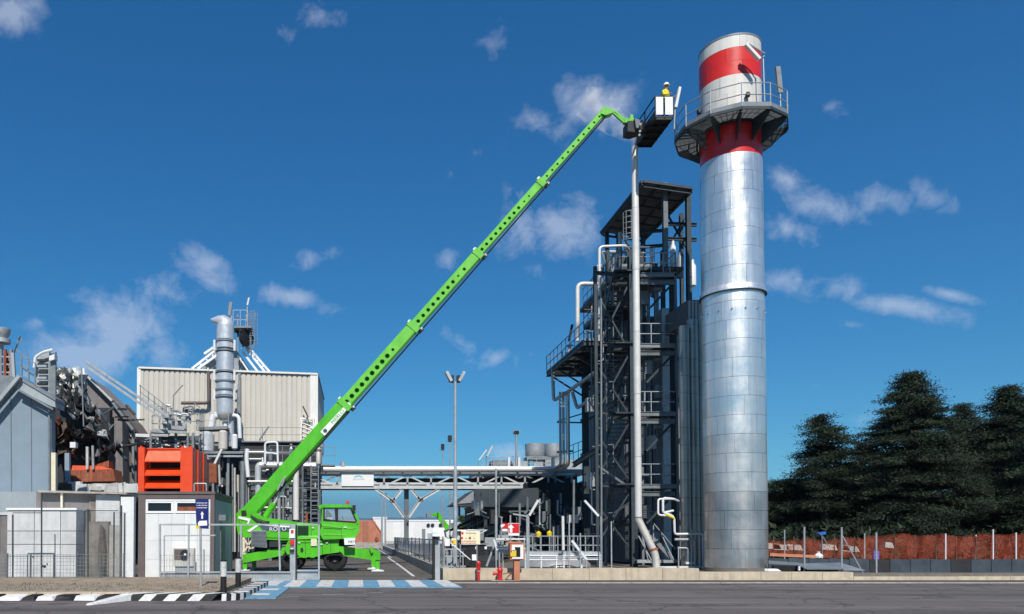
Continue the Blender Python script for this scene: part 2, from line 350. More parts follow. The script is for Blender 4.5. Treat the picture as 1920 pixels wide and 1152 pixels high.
# ================================================================ SETTING
g=MB(); g.add([(-9000,-60,-.06),(9000,-60,-.06),(9000,9000,-.06),(-9000,9000,-.06)],[(0,1,2,3)]); struct('ground',g,'yard')
g=MB(); g.add([(-120,-30,0),(140,-30,0),(140,29.6,0),(-120,29.6,0)],[(0,1,2,3)]); road=struct('road',g,'asphalt')
g=MB(); g.add([(3.4,28.0,.006),(120,28.0,.006),(120,29.62,.006),(3.4,29.62,.006)],[(0,1,2,3)]); struct('pavement',g,'walk')
g=MB()
for i in range(60): 
    x0=3.4+i*1.6; g.box(x0+.01,x0+1.59,27.72,27.98,-.02,.03)
ks=bpy.data.objects.new('kerb_strip',mesh('kerb_strip',g,'conc2')); link(ks,None,V((0,0,0))); ks['kind']='structure'
g=MB(); g.add([(-9.5,29.6,-.002),(3.27,29.6,-.002),(3.27,260,-.002),(-9.5,260,-.002)],[(0,1,2,3)]); struct('access_road',g,'yard')
g=MB(); g.add([(3.45,29.9,-.03),(140,29.9,-.03),(140,140,-.03),(3.45,140,-.03)],[(0,1,2,3)]); site=struct('site_ground',g,'apron')
# white curved line on the access road
g=MB(); pts=[G(776,1081),G(764,1072),G(752,1063),G(741,1055),G(732,1049),G(727,1045)]
for a,b in zip(pts[:-1],pts[1:]):
    g.add([V((a.x-.07,a.y,.004)),V((a.x+.07,a.y,.004)),V((b.x+.07,b.y,.004)),V((b.x-.07,b.y,.004))],[(0,1,2,3)])
part('edge_line',g,'paintw',struct('lane_marking',MB().add([(2.6,60,.003),(2.7,60,.003),(2.7,120,.003),(2.6,120,.003)],[(0,1,2,3)]),'paintw'))
for x0,x1,y in ((500,562,1121),(604,645,1116),(683,718,1113),(830,850,1107)):
    a=G(x0,y);b=G(x1,y-1.5); g=MB().add([(a.x,a.y-.05,.005),(b.x,b.y-.05,.005),(b.x,b.y+.06,.005),(a.x,a.y+.06,.005)],[(0,1,2,3)]); part('worn_line',g,'conc2',road)
# blue and white crossing
cr=MB().box(-3.55,-2.2,20.9,28.9,.0,.03).box(-2.2,3.42,25.3,29.2,.0,.03)
crossing=struct('crossing',cr,'blue')
stripe=MB().add([(0,0,0),(.535,0,0),(.535,3.86,0),(0,3.86,0)],[(0,1,2,3)]); me=mesh('white_stripe',stripe,'paintw')
me2=mesh('blue_stripe',stripe,'blue')
for i in range(11):
    piece('white_stripe' if i%2==0 else 'blue_stripe',me if i%2==0 else me2,crossing,(-2.42+i*.525,25.32,.036))
for (x0,x1,y0,y1) in ((-3.25,-2.7,25.8,28.7),(-3.35,-2.45,23.7,24.5),(-3.3,-2.5,21.7,22.5)):
    part('white_bar',MB().add([(x0,y0,.036),(x1,y0,.036),(x1,y1,.036),(x0,y1,.036)],[(0,1,2,3)]),'paintw',crossing)
# far mountains
def ridge(name,Y,pts,m,depth=600):
    g=MB(); n=len(pts); rr=random.Random(3)
    P2=[]
    for (x,y),(x2,y2) in zip(pts[:-1],pts[1:]):
        k=max(2,int((x2-x)/18))
        for i in range(k): P2.append((x+(x2-x)*i/k,y+(y2-y)*i/k+rr.uniform(-1.6,1.6)))
    P2.append(pts[-1])
    vs=[];m_=len(P2)
    for j,(h,dy) in enumerate(((0,-depth),(.3,-depth*.62),(.62,-depth*.3),(1,0),(.4,depth*.6),(0,depth))):
        for (x,y) in P2:
            t=P(x,y,Y); vs.append((t.x+rr.uniform(-14,14),Y+dy+rr.uniform(-.06,.06)*depth,-.5+(t.z)*h*(1+rr.uniform(-.06,.06)*(0<j<3))))
    fs=[(j*m_+i,j*m_+i+1,(j+1)*m_+i+1,(j+1)*m_+i) for j in range(5) for i in range(m_-1)]
    g.add(vs,fs,True); return struct(name,g,m)
dm('forest',(.05,.085,.10),.95,0,.4,.004)
dm('forest_haze',(.06,.11,.15),.95,0,.4,.004)  # both woodland colours have distance haze painted in as blue
ridge('hills',7600,[(-600,988),(-200,980),(100,972),(400,969),(620,968),(700,972),(790,970),(880,975),(980,979),(1200,974),(1500,980),(2000,975),(2500,985),(3000,993)],'forest_haze',900)
hz_=MB().box(-9400,9400,-300,9600,-1.06,620); hm=bpy.data.materials.new('haze'); hm.use_nodes=True; t=hm.node_tree; t.nodes.remove(t.nodes['Principled BSDF'])
vo=t.nodes.new('ShaderNodeVolumePrincipled'); vo.inputs['Color'].default_value=(.42,.70,1,1); vo.inputs['Density'].default_value=HAZE; vo.inputs['Anisotropy'].default_value=.0; t.links.new(vo.outputs[0],t.nodes['Material Output'].inputs['Volume'])
ho=bpy.data.objects.new('haze',mesh('haze',hz_,hm)); COL.objects.link(ho); ho['kind']='stuff'; ho['label']='pale air haze between the works and the far hills'; ho['category']='haze'
# ---------------------------------------------------------------- retaining wall in front of the works
wl=thing('retaining_wall','long low sand coloured concrete retaining wall along the far side of the road','wall',(3.3,29.8,0))
part('footing',MB().box(3.28,120,29.78,30.0,-.1,.25),'mortar',wl)
def blk(x0,x1,h,y0=29.62):
    mb=MB(); b=.006; mb.box(x0+b,x1-b,y0,y0+.45,-.05,h); part('wall_block',mb,'concrete',wl)
x=3.27; rr=random.Random(2)
while x<11.7: blk(x,x+1.4,.45+rr.uniform(-.008,.008)); x+=1.4
xs=x
while x<18.9: blk(x,x+1.18,.31+rr.uniform(-.006,.006)); x+=1.18
while x<60: blk(x,x+2.0,.14+rr.uniform(-.01,.01)); x+=2.0
part('footing',MB().box(3.32,3.5,30.2,150,-.1,.3),'mortar',wl)
y=30.09
for k in range(55):
    part('wall_block',MB().box(3.27,3.62,y+.01,y+1.99,-.05,.45+rr.uniform(-.006,.006)),'conc2',wl); y+=2
# railing along the side wall
r_=thing('site_railing','grey steel railing with upright bars running back along the low wall beside the access road','railing',(3.45,31,.45))
for k in range(14):
    y0=31+k*3.0; mb=MB(); mb.bar((3.45,y0+.1,1.52),(3.45,y0+2.9,1.52),.05); mb.bar((3.45,y0+.1,.65),(3.45,y0+2.9,.65),.04)
    for j in range(5): mb.bar((3.45,y0+.3+j*.6,.65),(3.45,y0+.3+j*.6,1.52),.022)
    part('railing_panel',mb,'galv',r_); part('post',MB().bar((3.45,y0,.45),(3.45,y0,1.6),.07),'galvd',r_)
# ---------------------------------------------------------------- left pavement, kerbs
g=MB().box(-80,-3.95,21.2,29.3,-.05,.14); lp=struct('left_pavement',g,'soil')
kb=MB(); 
for i in range(40): x1=-4.2-i*1.5; kb.box(x1-1.49,x1-.01,21.0,21.28,0,.165)
# old kerb line
part('old_kerb',MB().add(kb.v,kb.f),'concrete',lp)
kw=thing('painted_kerb','black and white striped traffic kerb curving round the pavement corner by the crossing','kerb',(-3.8,20.4,0))
def kpoly(p,q,p2,q2,h,c,nm='kerb_stone'):   # p,q front edge; p2,q2 back edge
    mb=MB(); a,b,c2,d=[V((t[0],t[1],0)) for t in (p,q,q2,p2)]; 
    f=.05
    s0=-.16 if p[1]==q[1] else 0; mb.add([a+V((s0,0,0)),b+V((s0,0,0)),c2,d,V((a.x,a.y+f,h)),V((b.x,b.y+f,h)),c2+Z*h,d+Z*h],[(0,3,2,1),(4,5,6,7),(0,1,5,4),(1,2,6,5),(2,3,7,6),(3,0,4,7)]); part(nm,mb,c,kw)
x=-6.2; i=0; sk=.42
while x<-3.95:
    w=.315; kpoly((x,20.25),(x+w,20.25),(x+sk,20.95),(x+w+sk,20.95),.17,'kerbw' if i%2==0 else 'kerbb'); x+=w+.004; i+=1
# corner curve
cx,cy,ro,ri=-3.95,21.25,1.0,.45; n=8
cx,cy=x+.1,21.25
for k in range(7):
    a0=-math.pi/2+k*math.pi/2/7; a1=a0+math.pi/2/7-.01
    p=[(cx+ro*.55*math.cos(a)*1.0,cy+ro*math.sin(a)) for a in (a0,a1)]; q=[(cx+ri*.2*math.cos(a),cy+ri*.66*math.sin(a)) for a in (a0,a1)]
    kpoly(p[0],p[1],q[0],q[1],.17,'kerbb' if (k+i)%2 else 'kerbw')
for k in range(12):
    y0=21.27+k*.4; kpoly((cx+.55,y0),(cx+.55,y0+.39),(cx+.15,y0),(cx+.15,y0+.39),.17,'kerbb' if k%2 else 'kerbw')
mb=MB().add([(-6.62,18.9,.01),(-6.5,18.8,.01),(-5.9,20.2,.01),(-6.25,20.3,.01),(-6.6,18.95,.05),(-6.5,18.9,.05),(-5.92,20.3,.17),(-6.2,20.9,.17)],[(0,3,2,1),(4,5,6,7),(0,1,5,4),(1,2,6,5),(2,3,7,6),(3,0,4,7)])
part('kerb_nose',mb,'kerbw',kw)
kd=thing('broken_kerb','crumbling black and white kerb with gaps and rusty soil along the left road edge','kerb',(-9,20.6,0))
x=-14.0; i=0; r2=random.Random(5)
while x<-6.5:
    w=r2.uniform(.35,.62); y0=20.35+r2.uniform(-.05,.05); mb=MB()
    mb.add([(x,y0,0),(x+w,y0+r2.uniform(-.05,.05),0),(x+w+.1,20.8,0),(x+.1,20.8,0),(x+.04,y0+.06,.13*r2.uniform(.6,1)),(x+w-.05,y0+.06,.14*r2.uniform(.5,1)),(x+w+.05,20.78,.15),(x+.12,20.78,.14)],[(0,3,2,1),(4,5,6,7),(0,1,5,4),(1,2,6,5),(2,3,7,6),(3,0,4,7)])
    part('kerb_stone',mb,'kerbw' if i%2==0 else 'kerbb',kd); x+=w+.03; i+=1
part('gutter_soil',MB().box(-14,-6.3,20.82,20.98,-.02,.07),'rust',kd)
# ================================================================ CHIMNEY
CHY=38.0; cc=P(1380,1072,CHY); chx=cc.x; CR=1.425
ch=thing('chimney','tall silver clad chimney with red and white bands and a walkway round its top','chimney',(chx,CHY,0))
def zc(y): return P(1398,y,CHY-CR).z
ztop=P(1390,62,CHY-CR).z
part('plinth',MB().lathe((chx,CHY,0),[(CR+.12,-.05),(CR+.12,.16),(CR-.1,.16)],48),'mortar',ch)
part('inner_shell',MB().lathe((chx,CHY,0),[(CR-.035,.1),(CR-.035,ztop-.08),(CR-.10,ztop-.08),(CR-.10,ztop-6),(.0,ztop-6)],48),'dark',ch)
def ring(z0,z1,m,rad=CR,gap=.007):
    ang0=rng.uniform(0,6.28); nseg=5
    for k in range(nseg):
        a0=ang0+k*2*math.pi/nseg; a1=a0+2*math.pi/nseg-.006; rd=rad+rng.uniform(-.003,.004)
        mb=MB().lathe((chx,CHY,0),[(rd-.03,z0+gap),(rd,z0+gap),(rd+.001,(z0+z1)/2),(rd,z1-gap),(rd-.03,z1-gap)],12,a0,a1,sm=True)
        # sharp rims: split by separate faces is not needed at this size
        part('cladding_panel',mb,m,ch)
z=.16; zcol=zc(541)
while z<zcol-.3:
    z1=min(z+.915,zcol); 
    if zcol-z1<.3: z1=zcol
    ring(z,z1,'chimlow' if z<3.2 else 'chimmid' if z<5.8 else 'chim'); z=z1  # metal colour darkens downward, painting in the road's reflection
z=zcol; zr=zc(283)
part('collar',MB().lathe((chx,CHY,0),[(CR,zcol+.02),(CR+.085,zcol+.02),(CR+.085,zcol+.10),(CR+.02,zcol+.30),(CR-.01,zcol+.30)],64),'chim',ch)
part('collar_flange',MB().lathe((chx,CHY,0),[(CR,zcol-.03),(CR+.10,zcol-.03),(CR+.10,zcol+.01),(CR,zcol+.01)],64),'steel',ch)
zz=zcol+.30
k=round((zr-zz)/.915); st=(zr-zz)/k
for i in range(k): ring(zz+i*st,zz+(i+1)*st,'chim',CR-.012)
b1,b2,b3,b4=zc(283),zc(205),zc(137),zc(86)
def bands(z0,z1,m,n):
    for i in range(n): ring(z0+(z1-z0)*i/n,z0+(z1-z0)*(i+1)/n,m,CR-.02,gap=.002)
bands(b1,b2,'red',2); bands(b2,b3,'cwhite',2); bands(b3,b4,'red',2); bands(b4,ztop,'cwhite',1)
part('rim',MB().lathe((chx,CHY,0),[(CR-.12,ztop-.05),(CR-.12,ztop+.03),(CR+.0,ztop+.03),(CR+.0,ztop-.05)],64),'galvd',ch)
zb=zc(577)
for i in range(15):
    a=i*2*math.pi/15+.05; d=V((math.cos(a),math.sin(a),0)); c=V((chx,CHY,zb))
    part('bolt',MB().tube(c+d*(CR-.01),c+d*(CR+.05),.035,n=8),'galvd',ch)
# platform
PR=2.58; pz=P(1410,199,CHY-PR*.966).z; n12=12
plat=part('platform_frame',MB().lathe((chx,CHY,0),[(CR+.02,pz-.16),(CR+.10,pz-.16),(CR+.10,pz-.02),(CR+.02,pz-.02)],48),'steel',ch)
def pp(a,r,z): return V((chx+r*math.cos(a),CHY+r*math.sin(a),z))
fr=MB(); toe=MB(); rl=MB()
for i in range(n12):
    a0=2*math.pi*(i+.5)/n12; a1=2*math.pi*(i+1.5)/n12; am=(a0+a1)/2
    fr.bar(pp(a0,PR,pz-.08),pp(a1,PR,pz-.08),.06,.14)
    fr.bar(pp(a0,CR,pz-.08),pp(a0,PR,pz-.08),.07,.15)
    tn=V((-math.sin(a0),math.cos(a0),0))*.05; part('bracket',MB().prism([pp(a0,CR+.01,pz-.05)-tn/2,pp(a0,PR-.04,pz-.05)-tn/2,pp(a0,PR-.04,pz-.26)-tn/2,pp(a0,CR+.01,pz-1.05)-tn/2],tn),'steel',ch)
    toe.bar(pp(a0,PR,pz+.10),pp(a1,PR,pz+.10),.012,.2)
    for hh in (.55,1.1): rl.tube(pp(a0,PR,pz+hh),pp(a1,PR,pz+hh),.024,n=6)
    rl.tube(pp(a0,PR,pz),pp(a0,PR,pz+1.1),.028,n=6)
    gm=MB()
    for r in np.arange(CR+.1,PR-.03,.06):
        ar=(a1-a0)/2; f=1/math.cos(ar) if False else 1
        gm.bar(pp(a0+.02,r,pz-.03),pp(a1-.02,r,pz-.03),.024,.04)
    for t in (.25,.5,.75):
        a=a0+(a1-a0)*t; gm.bar(pp(a,CR+.1,pz-.035),pp(a,PR*math.cos(ar)-.02,pz-.035),.02,.03)
    part('grating',gm,'steell',ch,kind='stuff' if False else None)
part('outer_frame',fr,'steel',ch); part('toe_board',toe,'galvd',ch); part('railing',rl,'galv',ch)
def lampost(p0,p1,p2,m='galvd',lm='black',r=.03,lw=.16):
    part('lamp_pole',MB().tube(p0,p1,r,n=8),'galv',ch); part('strip_lamp',MB().bar(p1,p2,lw,.12),lm,ch)
yy=CHY-1.7; 
lampost(P(1464,212,CHY-1.2),P(1463,175,CHY-1.2),P(1458,126,CHY-1.2),lm='galvd',lw=.22)
lampost(P(1434,196,CHY-1.9),P(1431,108,CHY-1.9),P(1430,107,CHY-1.9),lm='galv')
part('strip_lamp',MB().bar(P(1424,112,CHY-2),P(1398,84,CHY-2),.20,.12),'pipew',ch)
part('strip_lamp',MB().bar(P(1434,101,CHY-2),P(1404,83,CHY-2),.06,.05),'galvd',ch)
lampost(P(1264,243,CHY-.6),P(1266,203,CHY-.6),P(1274,165,CHY-.6),lm='pipew',lw=.2)
for (x,y) in ((1402,178),(1311,210)):
    c=P(x,y,CHY-CR+(.03 if x>1350 else .75)-.15); part('obstruction_lamp',MB().lathe(c,[(0,-.13),(.1,-.1),(.12,.02),(.07,.12),(0,.15)],12),'black',ch); part('lamp_bracket',MB().bar(c,c+V((.1,.4,0)),.05),'galvd',ch)
part('ladder',(lambda m:[m.bar((chx+CR+.1,CHY+.4,.3),(chx+CR+.1,CHY+.4,pz),.05),m.bar((chx+CR+.1,CHY+.8,.3),(chx+CR+.1,CHY+.8,pz),.05)]+[m.bar((chx+CR+.1,CHY+.4,.5+i*.3),(chx+CR+.1,CHY+.8,.5+i*.3),.025) for i in range(68)] and m)(MB()) if False else MB().bar((chx+.6,CHY+CR+.1,.3),(chx+.6,CHY+CR+.1,pz),.05),'galv',ch)
# ================================================================ secondary clad ducts behind the chimney
du=thing('clad_flue_ducts','cluster of dull silver clad round ducts standing between the steel tower and the chimney','duct',(P(1298,1072,41).x,42,0))
for (x,w,Y,top) in ((1287,17,40.6,612),(1303,19,40.9,600),(1319,26,41.3,590)):
    c=P(x,1072,Y); r=w*S(Y)*.55; zt=P(x,top,Y).z; zz=.05; base=V((c.x,Y,0))
    while zz<zt-.05:
        z1=min(zz+.915,zt); part('duct_ring',MB().lathe(base,[(r-.02,zz+.008),(r,zz+.008),(r,z1-.008),(r-.02,z1-.008)],20),'duct',du); zz=z1
    part('duct_core',MB().tube(base+Z*0,base+Z*(zt),r-.012,n=20),'dark',du)
c0=P(1275,612,42);c1=P(1330,575,42); part('duct_head',MB().box(c0.x,c1.x,41.0,44,c0.z,P(1300,573,42).z),'dcasing',du)
for i in range(9):
    x0=c0.x+(c1.x-c0.x)*i/9; part('rib_panel',MB().box(x0+.02,x0+(c1.x-c0.x)/9-.04,40.95,41.02,c0.z+.02,P(1300,575,42).z),'bluegrey',du)
# ================================================================ FREE-STANDING VENT PIPE
vp=thing('vent_pipe','tall thin silver vent pipe with a cranked beige foot, steam drifting from its top','pipe',(P(1230,1058,39.5).x,39.5,0))
VY=39.5
a=P(1190,276,VY); b=P(1197,975,VY); c=P(1229,1040,VY-.4); d=P(1231,1066,VY-.5)
segs=6
for i in range(segs):
    p=a.lerp(b,i/segs); q=a.lerp(b,(i+1)/segs); part('pipe_section',MB().tube(p,q-(q-p).normalized()*.015,.17+.008*(i%2),n=20,caps=i in(0,)),'pipew',vp)
part('pipe_foot',MB().path([b+Z*.1,b,c,d],.185,n=18,el=.35),'tank',vp); part('flange',MB().tube(P(1224.5,1030,VY-.3),P(1226,1034,VY-.33),.235,n=18),'rust',vp)
part('flange',MB().tube(b+Z*.1,b+Z*.16,.2,n=18),'galvd',vp); part('base_plate',MB().box(d.x-.35,d.x+.35,VY-.85,VY-.15,-.03,max(.05,d.z+.05)),'conc2',vp)
# ================================================================ TELEHANDLER CRANE
KY=38.0
kr=thing('telehandler','bright green rotating telehandler on outriggers with its long boom raised towards the chimney','telehandler',(P(580,1071,KY).x,KY,0))
def pol(pts,Y,th,m,name='panel',parent=kr,label=None):
    return part(name,MB().prism([P(x,y,Y) for x,y in pts],(0,th,0)),m,parent,label)
WY=36.9   # near side of the chassis
# chassis and turret
pol([(541,1013),(634,1010),(636,1036),(604,1040),(596,1044),(556,1046),(541,1044),(533,1030)],37.0,2.3,'green','chassis')
pol([(541,1012.5),(634,1009.5),(634,1006),(541,1009)],36.96,2.4,'green2','chassis_lip')
pol([(444,962),(452,955),(462,952),(480,966),(500,971),(556,979),(604,983),(606,1011),(530,1013.5),(497,1012),(494,1008),(456,1008),(446,1000),(443,985)],37.2,1.9,'green','turret')
pol([(447,968),(470,973),(466,984),(463,983),(465,977),(447,973)],37.16,.03,'signw','body_stripe')
pol([(463,996),(484,982),(545,987),(545,989.5),(486,985),(468,998)],37.16,.03,'signw','body_stripe')
pol([(486,985.5),(545,990),(545,997),(499,994),(500,1003),(492,994)],37.17,.03,'bluedk','body_decal')
c=P(527,993,37.14); text('lettering','ROTO',.27,P(521,992.5,37.14),'signw',kr,rot=(math.pi/2,-.06,0),sx=1.05)
pol([(470,995),(498,995),(500,1027),(471,1026)],36.9,.5,'galv','vent_grille')
mb=MB()
for i in range(12):
    y=997+i*2.5; p=P(471,y,36.88);q=P(499,y,36.88); mb.bar(p,q,.02,.03)
part('grille_slat',mb,'galvd',kr)
pol([(500,1006),(541,1004),(541,1030),(503,1032)],37.6,1.2,'black','engine_bay')
for k in range(4): pol([(528,1010+k*6),(541,1009+k*6),(541,1012+k*6),(528,1013+k*6)],37.4,.3,'galvd','step')
# engine hood to the front of the cab side
pol([(636,1011),(646,1009),(664,1008),(668,1016),(665,1023),(648,1026),(636,1024)],37.3,1.6,'dark','counterweight')
pol([(645,1009.5),(666,1009),(666,1021.5),(646,1022)],36.62,.5,'signw','hood_panel'); text('lettering','MRT',.16,P(659,1016.5,36.6),'black',kr)
# cab
CYn,CT=36.8,1.15
pol([(600,978),(668,980),(673,984),(674,997),(664,1010),(606,1012),(598,999),(604,986)],CYn,CT,'green','cab_body')
pol([(604,983),(668,990),(660,993),(604,986.5)],CYn-.02,.03,'green2','cab_crease'); pol([(606,1001),(652,1002),(648,1004.5),(607,1003.5)],CYn-.02,.03,'green2','cab_crease')
pol([(596,951),(600,947),(612,945.5),(652,946.5),(660,949),(662,952),(604,952),(600,956)],CYn-.05,CT+.1,'green','cab_roof')
pol([(604,952),(609,952),(607,975),(606,981),(602,979)],CYn,.12,'green','cab_pillar')
pol([(656,951),(662,951),(674,976),(675,984),(670,984),(668,977)],CYn,.12,'green','cab_pillar')
pol([(655,951),(658,951),(670,978),(667,978)],CYn-.01,.1,'black','window_seal'); pol([(606,952),(609,952),(609,976),(606,974)],CYn-.01,.1,'black','window_seal')
pol([(627,952),(634,952),(634,977),(629,976)],CYn-.01,.1,'black','window_seal'); pol([(606,952),(657,952),(657,954),(606,954)],CYn-.01,.1,'black','window_seal')
pol([(606,973),(634,976),(668,978),(668,981),(634,979),(606,977)],CYn-.01,.1,'black','window_seal')
pol([(609,954),(627,954),(629,976),(609,974)],CYn+.03,.02,'clear','door_glass')
pol([(634,954),(656,954),(667,978),(634,976)],CYn+.03,.02,'clear','side_glass')
pol([(604,953),(609,953),(607,976),(603,976)],CYn+CT-.12,.12,'green','cab_pillar'); pol([(656,953),(661,953),(672,978),(668,978)],CYn+CT-.12,.12,'green','cab_pillar')
pol([(610,978),(622,978),(622,966),(614,957),(611,957)],CYn+.4,.5,'black','seat'); pol([(613,970),(624,970),(624,977),(613,977)],CYn+.2,.2,'whmetal','seat_back')
part('steering_wheel',MB().path([P(644,975,CYn+.5),P(641,968,CYn+.5)],.03),'black',kr)
part('mirror',MB().box(*[P(661,0,37).x,P(667,0,37).x,CYn-.15,CYn+.0,P(0,958,37).z,P(0,948,37).z]),'black',kr)
part('work_light',MB().box(P(595,0,37).x,P(599,0,37).x,CYn-.1,CYn+.15,P(0,956,37).z,P(0,951,37).z),'black',kr)
part('beacon',MB().tube(P(652,946,37.4),P(652,940,37.4),.07),'orange',kr)
# wheels
for (x,Y) in ((546,37.1),(628,37.1),(546,39.0),(628,39.0)):
    c=P(x,1052,37.1); c=V((c.x,Y,.56)); w=.42
    t=part('tyre',MB().lathe(c,[(.30,0),(.46,0),(.54,.06),(.56,.12),(.56,w-.12),(.54,w-.06),(.46,w),(.30,w)],28,axis=(0,1,0)),'rubber',kr)
    part('rim',MB().lathe(c,[(0,.10),(.12,.06),(.14,.12),(.24,.14),(.31,.03),(.31,w-.03),(.2,w-.1),(0,w-.1)],20,axis=(0,1,0)),'black',kr)  # rims coloured black to stand for the shade under the chassis
    lug=MB()
    for i in range(20):
        a=i*math.pi/10; d=V((math.cos(a),0,math.sin(a))); lug.bar(c+d*.565+V((0,.02 if i%2 else w/2,0)),c+d*.565+V((0,w/2 if i%2 else w-.02,0)),.07,.04,up=d)
    part('tread',lug,'rubber',kr,kind='stuff')
part('axle',MB().tube((P(546,0,37).x,37.2,.56),(P(546,0,37).x,39.3,.56),.12),'black',kr); part('axle',MB().tube((P(628,0,37).x,37.2,.56),(P(628,0,37).x,39.3,.56),.12),'black',kr)
pol([(556,1040),(620,1038),(620,1048),(560,1050)],37.6,1.2,'black','underframe')
# engine cover louvres, tool box, exhaust, hoses along the turret
for k in range(6): part('cover_slat',MB().box(P(560,0,37.15).x,P(580,0,37.15).x,37.15,37.19,P(0,988+k*3.2,37.15).z,P(0,986.6+k*3.2,37.15).z),'black',kr)
part('tool_box',MB().box(P(508,0,37).x,P(530,0,37).x,36.95,37.3,P(0,1026,37).z,P(0,1015,37).z),'dark',kr); part('exhaust',MB().path([P(575,985,38.6),P(575,965,38.6),P(579,961,38.6)],.06),'rust',kr)
for k,y in enumerate((0,2.2,4.4)): part('hose',MB().path([P(470,966+y*.4,37.15),P(480,972+y,37.12),P(498,978+y,37.12),P(512,979+y,37.3)],.022),'black',kr)
part('grease_patch',MB().prism([P(452,958,37.19),P(461,957,37.19),P(463,967,37.19),P(453,969,37.19)],(0,.01,0)),'black',kr)
for x in (545,626): part('mudguard',MB().prism([P(x-14,1044,36.95),P(x-10,1040,36.95),P(x+12,1039,36.95),P(x+16,1044,36.95),P(x+13,1044,36.95),P(x+10,1041.5,36.95),P(x-9,1042,36.95),P(x-11,1045,36.95)],(0,.5,0)),'black',kr)
# outriggers
def outr(pts,Y,foot,fy):
    pol(pts,Y,.32,'green','outrigger_beam')
    c=P(foot,1000,Y); part('outrigger_leg',MB().bar((c.x,Y+.16,.12),(c.x,Y+.16,fy),.2),'green',kr)
    part('outrigger_foot',MB().tube((c.x,Y+.16,.05),(c.x,Y+.16,.25),.09).tube((c.x,Y+.16,.02),(c.x,Y+.16,.07),.26,n=12),'whmetal',kr)
outr([(633,1024),(713,1033),(713,1050),(700,1051),(634,1041)],37.1,708,.95)
outr([(455,1040),(541,1025),(541,1040),(456,1056)],37.1,459,.7)
outr([(633,1026),(700,1031),(700,1040),(634,1038)],39.4,700,1.0); outr([(470,1038),(541,1027),(541,1036),(470,1048)],39.4,476,.8)
pol([(693,1028),(697,1024),(700,1035),(696,1038)],36.95,.6,'green','outrigger_bracket')
for x,Y in((708,37.26),(700,39.56)): 
    c=P(x,1000,Y); part('outrigger_pad',MB().box(c.x-.3,c.x+.3,Y-.3,Y+.3,0,.04),'whmetal',kr)
# info plate
pol([(583,1011),(594,1011),(594,1024),(583,1024)],36.93,.03,'cream','warning_plate')
# panel seams, latches, hand rails and fittings on the near side
def seam(a,b,Y=37.18,w=.016,m='black'): part('panel_seam',MB().bar(P(*a,Y),P(*b,Y),w,.01),m,kr)
for a,b,Y in (((556,980),(557,1012),37.18),((583,983),(584,1012),37.18),((498,1008),(541,1010),37.18),((541,1018),(634,1016),36.97),((572,1014),(573,1042),36.98),((604,1012),(605,1040),36.98),((620,1012),(620,1036),36.98),((640,986),(640,1009),36.78),((606,990),(640,992),36.78),((456,1008),(447,972),37.18)): seam(a,b,Y)
for x,y,Y in ((563,1018,36.96),(614,1018,36.96),(604,1021,36.96),(588,990,37.16),(648,989,36.76),(549,1003,37.16)): part('latch',MB().box(P(x,0,Y).x-.05,P(x,0,Y).x+.05,Y-.02,Y,P(0,y,Y).z-.03,P(0,y,Y).z+.03),'whmetal',kr)
part('hand_rail',MB().path([P(560,1010,37.1),P(561,1006,37.1),P(596,1006,37.1),P(597,1010,37.1)],.02),'green2',kr); part('tank_cap',MB().tube(P(566,1030,36.9),P(566,1030,37.0),.07),'black',kr)
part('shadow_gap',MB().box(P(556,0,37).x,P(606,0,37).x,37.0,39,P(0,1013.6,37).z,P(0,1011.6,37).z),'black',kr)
for x in (556,570,584): part('step',MB().box(P(x,0,37).x,P(x+8,0,37).x,36.75,36.95,P(0,1046,37).z,P(0,1044.5,37).z),'green',kr)
# boom
A=P(468,961,KY); B=P(1137,205,KY); ax=(B-A); BL=ax.length; ax.normalize(); nn=V((0,-1,0)).cross(ax).normalized()
if nn.z<0: nn=-nn
def hole_plate(mb,o,u,v,Lp,H,holes,dn):
    # a plate in the plane u,v with round holes; dn = depth direction of the rim
    cuts=sorted(holes); xs=[0]
    for (s,r) in cuts:
        a,b=s-H/2,s+H/2
        if a<xs[-1]-1e-6: a=xs[-1]
        if a-xs[-1]>1e-4: mb.add([o+u*xs[-1],o+u*a,o+u*a+v*H,o+u*xs[-1]+v*H],[(0,1,2,3)])
        n=16; c=o+u*s+v*(H/2); inner=[];outer=[];rim=[]
        for i in range(n):
            t=2*math.pi*i/n; cx_,sy_=math.cos(t),math.sin(t); k=1/max(abs(cx_),abs(sy_))
            ox=cx_*k*H/2; ox=max(a-s,min(b-s,ox)); inner.append(c+u*cx_*r+v*sy_*r); outer.append(c+u*ox+v*(sy_*k*H/2)); rim.append(inner[-1]+dn*.12)
        mb.add(inner+outer+rim,[(i,n+i,n+(i+1)%n,(i+1)%n) for i in range(n)]+[(i,(i+1)%n,2*n+(i+1)%n,2*n+i) for i in range(n)])
        xs.append(b)
    if Lp-xs[-1]>1e-4: mb.add([o+u*xs[-1],o+u*Lp,o+u*Lp+v*H,o+u*xs[-1]+v*H],[(0,1,2,3)])
def boomsec(s0,s1,H,Wd,holes,m,name='boom_section'):
    mb=MB(); Y0=KY-Wd/2
    o=A+ax*s0-nn*(H/2); o=V((o.x,Y0,o.z)); Lp=s1-s0; w=V((0,Wd,0)); c=H*.14
    hs=[(h-s0,r) for h,r in holes]
    # chamfered box: side plates between c and H-c
    hole_plate(mb,o+nn*c,ax,nn,Lp,H-2*c,hs,V((0,1,0)))
    e=ax*Lp
    prof=[(0,H-c),(c,H),(Wd-c,H),(Wd,H-c),(Wd,c),(Wd-c,0),(c,0),(0,c)]
    q=[o+V((0,a,0))+nn*b for a,b in prof]
    mb.add(q+[p+e for p in q],[(i,i+1,i+9,i+8) for i in range(7)]+[(7,6,5,4,3,2,1,0),(8,9,10,11,12,13,14,15)])
    return part(name,mb,m,kr)
